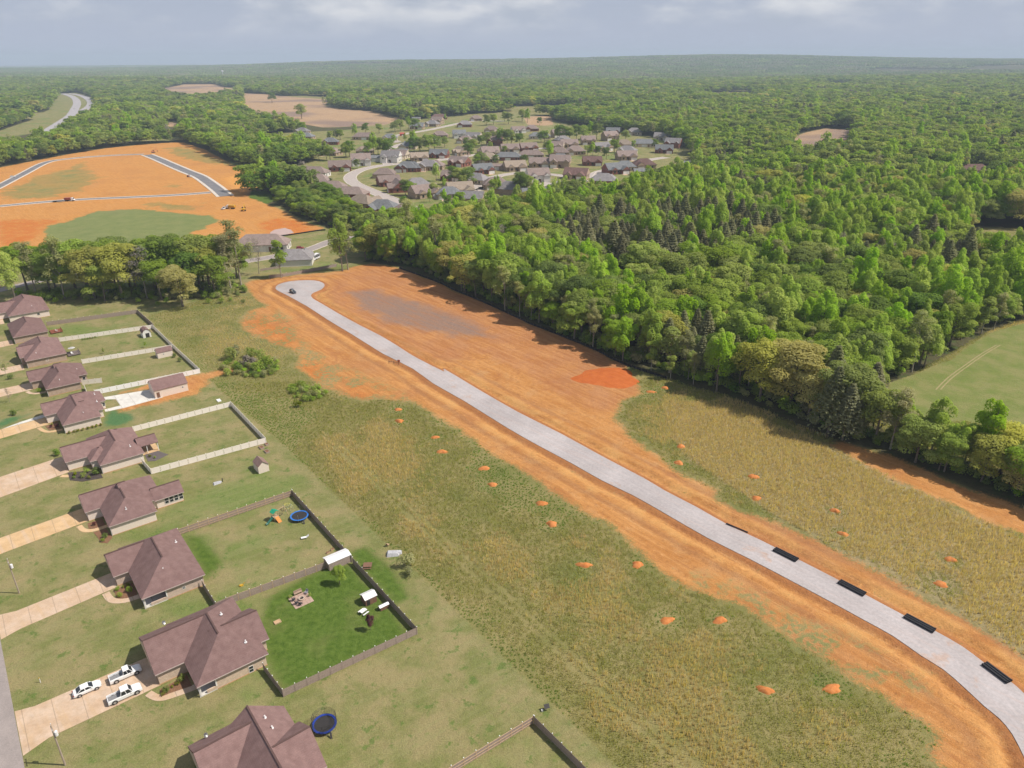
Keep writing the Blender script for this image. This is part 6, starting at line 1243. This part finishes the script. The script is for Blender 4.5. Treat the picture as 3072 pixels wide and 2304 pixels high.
# ================================================================== trees that stand by themselves
rowt = [(60,628,'oak',.9,'rounded tree behind the left end of the tree row'),(120,622,'dark',.85,'dark tree behind the pale trunked tree of the tree row'),(188,622,'oak',.95,'olive tree behind the left middle of the tree row'),(250,618,'dark',.95,'dark tree behind the golden middle tree of the tree row'),(282,622,'oak',.9,'rounded tree in the second line of the tree row'),(350,616,'gold',.9,'golden tree in the second line of the tree row'),(385,614,'oak',1.0,'rounded tree in the second line right of the middle of the row'),(416,640,'dark',.85,'dark tree right beside the low olive tree of the row'),(440,612,'dark',.9,'dark tree in the second line near the right of the row'),(466,640,'oak',.8,'smaller olive tree in front near the right of the row'),(350,648,'oak',.75,'smaller rounded tree in front of the tall dark one of the row'),(228,650,'oak',.7,'smaller olive tree in front left of the middle of the row'),(35,652,'poplar',.72,'bright green rounded tree at the left edge beside the farthest house'),(80,640,'sparse',.9,'thin tree at the left end of the tree row'),(110,636,'oak',.85,'rounded tree third from the left of the tree row'),(140,645,'sparse',1.0,'pale trunked tree at the left of the tree row'),(166,632,'oak',1.0,'tall rounded tree left of the middle of the tree row'),(205,645,'gold',.95,'olive gold tree with a pale trunk in the tree row'),(236,630,'oak',1.0,'tall olive tree at the middle left of the tree row'),(265,645,'gold',1.0,'golden olive tree at the middle of the tree row'),
        (296,630,'dark',.95,'dark tree behind the middle of the tree row'),(318,644,'dead',.9,'bare pale tree at the middle of the tree row'),(338,632,'oak',1.05,'tall rounded tree right of the middle of the tree row'),(366,628,'dark',1.05,'tall dark tree right of the middle of the tree row'),(395,662,'gold',.72,'low olive tree standing out in front of the tree row'),(402,628,'oak',1.05,'olive tree behind the low one of the tree row'),(432,626,'oak',1.05,'tall olive tree towards the right of the tree row'),(455,630,'gold',.95,'golden tree towards the right of the tree row'),(478,618,'oak',1.0,'rounded tree fourth from the right of the tree row'),(500,630,'sparse',.95,'thin tree third from the right of the tree row'),(522,622,'sparse',1.15,'tall thin tree at the right end of the tree row'),(512,600,'oak',.8,'small tree behind the right end of the tree row'),
        (740,586,'poplar',1.0,'large bright green tree with several trunks above the turning circle'),(752,583,'sparse',1.0,'pale multi trunked tree beside the large bright tree'),(608,600,'slim',1.35,'thin dark green tree in front of the grey roofed house'),(560,592,'dead',.85,'bare tree left of the grey roofed house'),(790,562,'oak',.8,'rounded tree right of the large bright green tree'),(815,555,'dark',.85,'dark tree at the left end of the wood'),
        (588,222,'dark',1.25,'round dark tree alone in the ploughed field, left one'),(652,257,'oak',1.35,'round tree alone at the near edge of the ploughed field'),(700,232,'sparse',1.0,'thin pale tree in the ploughed field hedge'),
        (882,545,'sparse',1.25,'tall pale trunked tree at the left corner of the silt fence'),(945,585,'sparse',1.2,'second tall pale trunked tree along the silt fence from the left')]
for x, y, k, s, l in rowt: q = V(x, y); tree_obj(k, (q.x, q.y), s*(1.45 if 600 < y and x < 540 else 1.2), l, None)
for i, (x, y) in enumerate(((480,655),(500,650),(515,640),(530,632),(340,660),(360,655),(300,655),(190,652),(120,655),(60,660),(525,655),(450,655))): bush(V(x, y), random.uniform(1.1, 1.8), 'undergrowth bush at the foot of the tree row', random.choice(('oak', 'dark', 'poplar')), 'bushes at the foot of the tree row')
subt = [(ZB,l) for l in ((330,250,.75),(502,335,.8),(95,215,.8),(110,265,.9),(150,290,.9),(215,285,1.0),(255,275,.9),(465,562,.6),(268,500,.7),(400,525,.8),(440,540,.75),(505,545,.8),(690,600,.7),(720,595,.6),(895,600,.95),(930,590,.8),(882,240,.8),(700,230,.9),(740,235,.9),(790,240,1.0),(820,235,.9),(1040,215,.8),(1065,212,.8),(1100,340,.8),(1085,280,.6),(1580,290,.85),(1520,340,.7),(1380,315,.6),(1420,315,.6),(1460,312,.6),(1722,262,.5),(1880,255,.6),(440,695,.6),(330,690,.5),(355,695,.5),(250,612,.6),(40,605,.7),(75,610,.6),(220,655,.4),(25,690,.4),(540,275,.7),(600,250,.8),(640,240,.9),(665,300,.6),(705,375,.5),(570,380,.6),(600,375,.6),(640,370,.4),(325,560,.4),(915,385,.6),(770,305,.5),(485,245,.6),(210,50,.6),(335,55,.5),(640,90,.9),(690,85,.9),(800,80,.9),(770,60,.8),(1160,200,.9),(1200,205,1.0),(1250,205,1.0),(1300,200,1.0),(1350,195,1.0),(1400,190,1.0),(1450,190,1.0),(1660,200,.8),(1030,90,.7),(900,60,1.0),(940,70,1.0))] + \
       [(ZA,l) for l in ((1490,525,.55),(1350,575,.35),(1070,620,.4),(1235,450,.8),(1200,440,.8),(1130,445,.8),(1385,420,.9),(1420,415,.9),(1600,410,.9),(1650,400,1.0),(1690,395,1.0),(1740,395,.9),(1790,400,.9),(1840,275,.5),(1945,275,.5),(2030,370,.9),(2080,360,.9),(1240,670,.3),(1220,670,.3),(690,760,.7),(1930,900,.35),(1240,260,.7),(1290,250,.7),(1330,250,.7),(1470,230,.8),(1570,190,.8),(1700,190,.8),(1850,180,.9),(1900,170,.9),(1980,160,.9),(2040,165,.9))]
def wh(q): v = q.x/q.y; return ', left part' if v < -.17 else (', left of its middle' if v < -.06 else (', right of its middle' if v < .06 else ', right part'))
kk = ['oak', 'dark', 'oak', 'poplar', 'dark']
sl_ = {'oak': 'rounded green tree among the houses of the far subdivision', 'dark': 'dark green tree among the houses of the far subdivision', 'poplar': 'fresh green tree among the houses of the far subdivision'}
for i, (f, l) in enumerate(subt): q = f(l[0], l[1]); k = kk[i % 5]; tree_obj(k, (q.x, q.y), l[2]*random.uniform(1.0, 1.2), sl_[k]+wh(q), ('%s trees of the far subdivision' % {'oak': 'rounded', 'dark': 'dark', 'poplar': 'fresh green'}[k]) + wh(q))
# bushes in the meadow
for (f, x, y, s, k, l) in ((ZQ5,280,250,2.2,'oak','green cedar bush at the left of the meadow thicket'),(ZQ5,350,215,1.9,'pine','dark cedar bush at the back of the meadow thicket'),(ZQ5,480,220,1.7,'oak','round green bush at the top of the meadow thicket'),(ZQ5,560,260,1.9,'oak','green bush at the right back of the meadow thicket'),(ZQ5,630,330,2.1,'oak','green bush at the right of the meadow thicket'),(ZQ5,540,370,1.8,'oak','green bush at the near side of the meadow thicket'),(ZQ5,370,370,1.7,'dark','low dark bush at the near left of the meadow thicket'),(ZQ5,710,355,1.2,'dark','small dark bush at the right tip of the meadow thicket'),(ZQ5,440,290,1.7,'dead','grey dead brush in the middle of the meadow thicket'),(ZQ5,500,300,1.5,'dead','grey dead brush at the right of the meadow thicket'),(ZQ5,250,400,1.2,'oak','low green bush below the orange track'),(ZQ5,940,700,1.5,'flower','bright yellow green bush alone in the meadow'),(ZQ5,900,560,1.2,'oak','low weed bush left of the dirt edge'),(ZQ5,1000,540,1.4,'oak','weed bush at the middle of the dirt edge'),(ZQ5,1120,590,1.3,'poplar','fresh weed bush along the dirt edge'),(ZQ5,1050,640,1.0,'oak','low weed bush right of the bright bush')): bush(f(x, y), s*(1.35 if x < 760 else 1.1), l, k)

# undergrowth that closes the foot of the wood
ug = jitter(95, 560, 3.1); dw = np.maximum.reduce([sdf(ug, WOODS), sdf(ug, CLUSTER), sdf(ug, BAND)]); ug = ug[(dw > 4.0) & (dw < 15) & ~anyin(ug, [PAST, DIRT, STRIP] + CLEAR)]
ur = jitter(250, 420, 3.4); ur = ur[inside(ur, VP([(40,640),(200,628),(400,622),(520,612),(530,636),(460,648),(330,650),(140,648),(60,655)]))]; ug = np.concatenate([ug, ur])
um = jitter(150, 260, 2.3); um = um[inside(um, ZP(ZQ5, [(200,260),(300,180),(480,170),(640,190),(760,300),(740,390),(600,420),(420,430),(250,420)])) | inside(um, ZP(ZQ5, [(820,520),(980,470),(1150,520),(1220,600),(1050,660),(880,640)]))]; n_w = len(ug); ug = np.concatenate([ug, um])
us = rng.uniform(1.0, 2.4, len(ug)); us[n_w:] = rng.uniform(.6, 1.4, len(um)); bk = ['oak', 'dark', 'poplar', 'oak', 'sparse']
scatter('undergrowth', np.column_stack([ug, np.zeros(len(ug))]), rng.integers(0, 5, len(ug)), rng.uniform(0, 6.28, len(ug)), np.column_stack([us*1.1, us*1.1, us]), [('bush', BUSH[k][0]) for k in bk], 'low undergrowth filling the foot of the wood and of the tree row', 'undergrowth')

# ================================================================== dirt piles, mound, pipes, silt fence
M_clay = surface('fresh_orange_clay', (0.48, 0.165, 0.045), (0.56, 0.23, 0.08), (0.42, 0.13, 0.035), 1.2, grain=.2); M_redc = surface('red_clay', (0.42, 0.105, 0.025), (0.48, 0.135, 0.035), (0.38, 0.095, 0.02), .4, grain=.15)
def mound(name, label, p, rx, ry, h, m, cat, rz=0, group=None, n=18, seed=0):
    r = np.random.default_rng(seed); ph = r.uniform(0, 6.28, 6); vs, fs = [], []; rings = 6
    for j in range(rings):
        t = j/(rings-1)
        for i in range(n):
            a = 6.283*i/n; k = 1 + .16*math.sin(2*a+ph[0]) + .12*math.sin(3*a+ph[1]) + .08*math.sin(5*a+ph[2]); q = (1-t)*k
            vs.append((rx*q*math.cos(a), ry*q*math.sin(a), h*(1-(1-t)**2)*(1+.15*math.sin(3*a+ph[3])*(1-t)) + r.uniform(-.03, .03)*h - (.05 if j == 0 else 0)))
    for j in range(rings-1):
        for i in range(n): fs.append((j*n+i, j*n+(i+1) % n, (j+1)*n+(i+1) % n, (j+1)*n+i))
    o = MB().add(vs, fs).build(name, m, None, True); o.location = (p[0], p[1], 0); o.rotation_euler = (0, 0, rz); return tag(o, label, cat, group)
pos_w = ['left of the road at the far end of the meadow, upper', 'left of the road at the far end of the meadow, lower', 'third from the far end of the left meadow', 'fourth from the far end of the left meadow', 'fifth from the far end of the left meadow', 'sixth from the far end of the left meadow', 'seventh from the far end of the left meadow', 'eighth from the far end of the left meadow', 'left of the pair in the middle of the left meadow', 'right of the pair in the middle of the left meadow', 'left of the pair low in the left meadow', 'right of the pair low in the left meadow', 'left of the nearest pair in the left meadow', 'right of the nearest pair in the left meadow',
         'farthest in the tan meadow right of the road', 'second farthest in the tan meadow right of the road', 'upper of the second pair in the tan meadow', 'lower of the second pair in the tan meadow', 'upper of the middle pair in the tan meadow', 'lower of the middle pair in the tan meadow', 'upper of the nearest pair in the tan meadow', 'lower of the nearest pair in the tan meadow', 'left of the red mound edge on the green', 'right of the red mound edge on the green']
for i, q in enumerate(PILES): w = V(*q); mound('dirt_pile', 'low orange clay pile, ' + pos_w[i], w, random.uniform(1.25, 1.8)*(1.15 if i in (8, 12, 13) else 1), random.uniform(.9, 1.25), random.uniform(.5, .75), M_clay, 'dirt pile', random.uniform(-.4, .4), 'orange clay piles in the meadow', seed=i)
w = V(1312, 816); mound('red_dirt_mound', 'wide flat red clay mound on the graded dirt near the silt fence', w, 13.5, 8.0, .8, M_redc, 'dirt mound', R(-15), None, 40, 77)
M_pipe = plain('black_corrugated_plastic', (0.018, 0.018, 0.024), 0.5)
def pipe(label, p, q, r, off, z):
    d = (Vector(q)-Vector(p)); l = d.length; rz = math.atan2(d.y, d.x); n = Vector((-math.sin(rz), math.cos(rz), 0)); c = Vector(p)+n*off
    t = thing('corrugated_pipe', label, 'pipe', (c.x, c.y, z), rz, 'black pipes laid along the road'); b = MB(); k = 30
    for i in range(k):
        x0, x1 = l*i/k, l*(i+1)/k; b.cyl((x0,0,r), (x0+(x1-x0)*.45,0,r), r*.9, r, 12, False); b.cyl((x0+(x1-x0)*.45,0,r), (x1,0,r), r, r*.9, 12, False)
    b.build('barrel', M_pipe, t)
    e = MB(); e.ring((0, 0), r*.78, r*1.06, 0, .22, 12); e.v = [(l-.1+v[2], v[0], r+v[1]) for v in e.v]; e.build('bell_end', M_pipe, t)
groups = [(ZQ3(880,862), ZQ3(1078,945), 1, 'farthest along the road, lying alone'), (ZR(358,108), ZR(515,186), 3, 'of the second stack along the road'), (ZR(818,338), ZR(995,430), 3, 'of the third stack along the road'), (ZR(1286,582), ZR(1490,690), 3, 'of the fourth stack along the road'), (ZR(1848,922), ZR(2022,1052), 3, 'of the nearest stack along the road')]
nm_ = ['left black pipe ', 'middle black pipe ', 'right black pipe ']
for p, q, n, l in groups:
    if n == 1: pipe('black corrugated pipe ' + l, p, q, .19, 0, .07)
    else:
        for i in range(3): pipe(nm_[i] + l, p, q, .27, (i-1)*.60, .075)
# silt fence
def silt(label, pts, h=.85, name='silt_fence'):
    pts = smooth_poly([(p[0], p[1]) for p in pts], 4, False); t = thing(name, label, 'silt fence', (pts[0][0], pts[0][1], 0)); o = pts[0]; b = MB()
    for i in range(len(pts)-1): b.beam((pts[i][0]-o[0], pts[i][1]-o[1], h/2), (pts[i+1][0]-o[0], pts[i+1][1]-o[1], h/2), .03, h)
    b.build('fabric', plain('black_silt_fabric', (0.012, 0.012, 0.013), 0.8), t); st = MB().box(-.03,.03,-.03,.03,-.1,h+.15).mesh('stake', M_wood)
    for i in range(0, len(pts)): s = link('stake', st, t); s.location = (pts[i][0]-o[0], pts[i][1]-o[1], 0)
silt('black silt fence along the foot of the wood beside the graded dirt', SILT, 1.05)
silt('black silt fence along the lower edge of the far building site', ZP(ZC, [(1190,726),(1430,738),(1640,706),(1900,680),(2100,650),(2160,645)]), .9)
silt('dark silt fence across the orange dirt near the far house backs', ZP(ZC, [(1650,376),(1760,362),(1900,352),(1930,345)]), .9)
# timber barrier across the ditch by the road
t = thing('road_barrier', 'red brown timber barrier lying at the roadside', 'barrier', ZQ1(1570, 985), R(-10)); p = [(0,0),(-3.2,.9)]
MB().beam((-4.2,.6,.5), (0,0,.6), .14).build('rail', M_wood_w, t)
for x, y, z in ((-4.2,.6,.9),(-2.1,.3,.9),(0,0,1.6)): MB().beam((x,y,-.3), (x,y,z), .18).build('post', M_wood_w, t)
MB().box(-.5,.5,-.06,.06,.8,1.7).build('board', plain('orange_white_board', (0.5, 0.16, 0.07), 0.6), t)
# board fences round the grey-roofed house above the turning circle
def wfence(label, pts, h=1.7):
    a0 = [to_ac(p) for p in pts]; return fence(label, [a0], 'wood', h)
wfence('grey board fence between the turning circle and the grey-roofed house', ZP(ZQ1, [(345,170),(470,160),(690,120),(980,62)])); wfence('low grey fence in front of the white pole house yard', ZP(ZQ1, [(260,105),(440,78)]), 1.3)
# ================================================================== machines and vehicles far off
def excavator(label, p, rz, m=M_yel):
    t = thing('excavator', label, 'excavator', (p[0], p[1], 0), rz)
    for y in (-1.2, 1.2): b = MB(); b.prism([(-2.0,.35),(-1.7,.05),(1.7,.05),(2.0,.35),(1.7,.85),(-1.7,.85)], y-.3, y+.3); b.v = [(v[0], v[2], v[1]) for v in b.v]; b.build('track', M_rubber, t)
    MB().taper([(-2.2,-1.3,1.0),(1.2,-1.3,1.0),(1.2,1.3,1.0),(-2.2,1.3,1.0)], [(-2.2,-1.3,2.0),(.8,-1.3,2.1),(.8,1.3,2.1),(-2.2,1.3,2.0)]).build('body', m, t); c = MB().taper([(-.2,.2,2.0),(1.2,.2,1.6),(1.2,1.25,1.6),(-.2,1.25,2.0)], [(-.1,.3,3.0),(.9,.3,3.0),(.9,1.2,3.0),(-.1,1.2,3.0)]); c.build('cab', M_dark, t)
    MB().beam((.9,-.3,1.7), (3.6,-.3,4.6), .45).build('boom', m, t); MB().beam((3.6,-.3,4.6), (5.0,-.3,2.2), .35).build('stick', m, t); MB().taper([(4.7,-.8,1.2),(5.6,-.8,1.3),(5.6,.2,1.3),(4.7,.2,1.2)], [(4.8,-.8,2.1),(5.2,-.8,2.2),(5.2,.2,2.2),(4.8,.2,2.1)]).build('bucket', M_dark, t)
def dump_truck(label, p, rz, m=M_yel, cabm=M_paint_w):
    t = thing('dump_truck', label, 'dump truck', (p[0], p[1], 0), rz)
    MB().box(-3.8,3.6,-.6,.6,.8,1.1).build('chassis', M_dark, t); MB().taper([(-3.8,-1.2,1.2),(1.0,-1.2,1.2),(1.0,1.2,1.2),(-3.8,1.2,1.2)], [(-4.0,-1.4,2.9),(1.2,-1.4,3.0),(1.2,1.4,3.0),(-4.0,1.4,2.9)]).build('tipper_body', m, t)
    MB().taper([(1.5,-1.15,1.0),(3.9,-1.15,1.0),(3.9,1.15,1.0),(1.5,1.15,1.0)], [(1.5,-1.05,2.9),(2.8,-1.05,2.9),(2.8,1.05,2.9),(1.5,1.05,2.9)]).build('cab', cabm, t); MB().taper([(3.45,-.9,1.9),(3.5,.9,1.9),(2.95,.9,2.75),(2.92,-.9,2.75)], [(3.55,-.9,1.92),(3.6,.9,1.92),(3.02,.9,2.78),(3.0,-.9,2.78)]).build('windscreen', M_glass, t)
    for x in (-2.9, -1.6, 2.7):
        for s in (-1, 1): MB().cyl((x,s*.85,.52), (x,s*1.2,.52), .52, n=12).build('wheel', M_rubber, t)
def roller(label, p, rz):
    t = thing('road_roller', label, 'roller', (p[0], p[1], 0), rz); MB().cyl((1.6,-1,.7), (1.6,1,.7), .7, n=16).build('drum', M_metal_g, t); MB().taper([(-2.2,-.9,.7),(.7,-.9,.7),(.7,.9,.7),(-2.2,.9,.7)], [(-2.1,-.8,1.6),(.4,-.8,1.7),(.4,.8,1.7),(-2.1,.8,1.6)]).build('body', plain('machine_red', (0.30, 0.07, 0.04), 0.5), t); MB().box(-.6,.8,-.8,.8,2.5,2.6).build('canopy', M_dark, t)
    for x, y in ((-.5,-.7),(.7,-.7),(-.5,.7),(.7,.7)): MB().beam((x,y,1.6), (x,y,2.5), .08).build('canopy_post', M_dark, t)
    for s in (-1, 1): MB().cyl((-1.4,s*.6,.65), (-1.4,s*1.0,.65), .65, n=12).build('wheel', M_rubber, t)
excavator('yellow excavator on the orange dirt beside the far wood', ZA(415, 925), R(100)); dump_truck('yellow dump truck on the orange dirt of the far building site', ZA(290, 905), R(170)); vehicle('utility_truck', 'white truck parked beside the yellow dump truck', 'truck', ZA(228, 908), R(80), M_paint_w, 'truck'); roller('red brown road roller on the edge of the new cross road', ZC(1255, 290), R(-30))
dump_truck('white and red lorry on the new side road of the building site', ZC(465, 450), R(5), plain('lorry_red', (0.34, 0.10, 0.07), 0.5)); vehicle('white_car', 'white car on the new loop road at the left edge', 'car', ZC(85, 292), R(30), M_paint_w, 'suv')
t = thing('flatbed_trailer', 'low dark trailer behind the lorry on the new side road', 'trailer', ZC(385, 456), R(5)); MB().box(-4,4,-1.2,1.2,.8,1.0).build('deck', M_dark, t); MB().beam((4,0,.85), (6,0,.7), .2).build('drawbar', M_dark, t); [MB().cyl((x,s*.9,.45), (x,s*1.2,.45), .45, n=10).build('wheel', M_rubber, t) for x in (-2.6, -1.4) for s in (-1, 1)]
excavator('small excavator at the top bend of the new loop road', ZC(1018, 128), R(40), plain('machine_red_white', (0.5, 0.2, 0.12), 0.5))
vehicle('red_car', 'dark red car on the street above the turning circle', 'car', ZA(950, 1285), R(20), M_paint_r, 'suv'); vehicle('red_car', 'red car at the end of the curved far street', 'car', ZA(1935, 905), R(-30), M_paint_r, 'sedan'); vehicle('dark_car', 'dark car by the tan gabled far house, left one', 'car', ZA(1965, 450), R(90), M_paint_k, 'suv'); vehicle('dark_car', 'dark car by the tan gabled far house, right one', 'car', ZA(2040, 468), R(60), M_paint_k, 'suv'); vehicle('white_car', 'white car beside the grey-roofed house at the wood top', 'car', ZB(1370, 505), R(10), M_paint_w, 'suv'); vehicle('silver_car', 'silver car on the highway far left', 'car', ZL(618, 630), R(60), M_paint_s, 'sedan')
t = thing('camper_trailer', 'white camper trailer beside the grey-roofed house above the turning circle', 'trailer', ZA(1095, 1385), R(75)); b = MB(); b.prism([(-4,.6),(3.4,.6),(4,1.2),(4,2.4),(3.4,3.1),(-3.6,3.1),(-4,2.6)], -1.2, 1.2); b.v = [(v[0], v[2], v[1]) for v in b.v]; b.build('body', M_metal_w, t)
for x in (-2, 0, 2): MB().box(x-.45,x+.45,-1.24,-1.2,1.6,2.3).build('window', M_glass, t)
for s in (-1, 1): MB().cyl((-.4,s*.95,.38), (-.4,s*1.15,.38), .38, n=10).build('wheel', M_rubber, t)
MB().beam((4,0,.6), (5.4,0,.5), .15).build('drawbar', M_dark, t)
t = thing('red_barn', 'small red barn with pale roof behind the far subdivision', 'barn', ZA(1920, 212), .2); MB().box(-4,4,-3,3,-.2,2.8).build('wall', plain('barn_red', (0.40, 0.045, 0.035), 0.7), t); b = MB(); roof_piece(b, MB(), MB(), (-4.3,4.3,-3.3,3.3,'a',0,0,2.95), .55); b.build('roof', plain('barn_roof_red', (0.42, 0.10, 0.08), 0.6), t); MB().box(-1.2,1.2,-3.06,-3.01,0,2.2).build('door', M_white, t)
t = thing('water_tower', 'tiny pale water tower on the far left horizon', 'water tower', (-1900, 5200, float(hz(np.array([-1900.]), np.array([5200.]))[0])), 0); b = MB(); b.cyl((0,0,0), (0,0,34), 2.2, 1.6, 10); b.build('column', M_metal_w, t); b = MB()
for z0, r0, z1, r1 in ((32,2,35,7),(35,7,39,8),(39,8,42,5.5),(42,5.5,43,.5)): b.cyl((0,0,z0), (0,0,z1), r0, r1, 16, False)
b.build('tank', M_metal_w, t)
# murky pond of the building site
n = NT('muddy_water'); M_mud = n.bsdf((0.50, 0.33, 0.27), 0.12, spec=0.5)
MB().prism([(p.x, p.y) for p in POND_D], -.1, .035).build('pond', M_mud)['kind'] = 'structure'

# ================================================================== haze: the air between here and the horizon
hb = MB().box(-18500, 18500, -5500, 18500, -60, 215).build('haze', None) if False else None
me = bpy.data.meshes.new('haze'); bx = MB().box(-18500, 18500, -5500, 18500, -40, 215); me.from_pydata(bx.v, [], bx.f)
hm = bpy.data.materials.new('hazy_air'); hm.use_nodes = True; ht = hm.node_tree; ht.nodes.clear(); ho = ht.nodes.new('ShaderNodeOutputMaterial'); hv = ht.nodes.new('ShaderNodeVolumePrincipled')
hv.inputs['Color'].default_value = (0.70, 0.84, 1.0, 1); hv.inputs['Density'].default_value = HAZE = 1.05e-4; hv.inputs['Anisotropy'].default_value = 0.0
ht.links.new(hv.outputs[0], ho.inputs['Volume']); me.materials.append(hm); hz_o = link('haze', me); hz_o['kind'] = 'stuff'; hz_o['label'] = 'pale haze in the air over the whole countryside'; hz_o['category'] = 'haze'
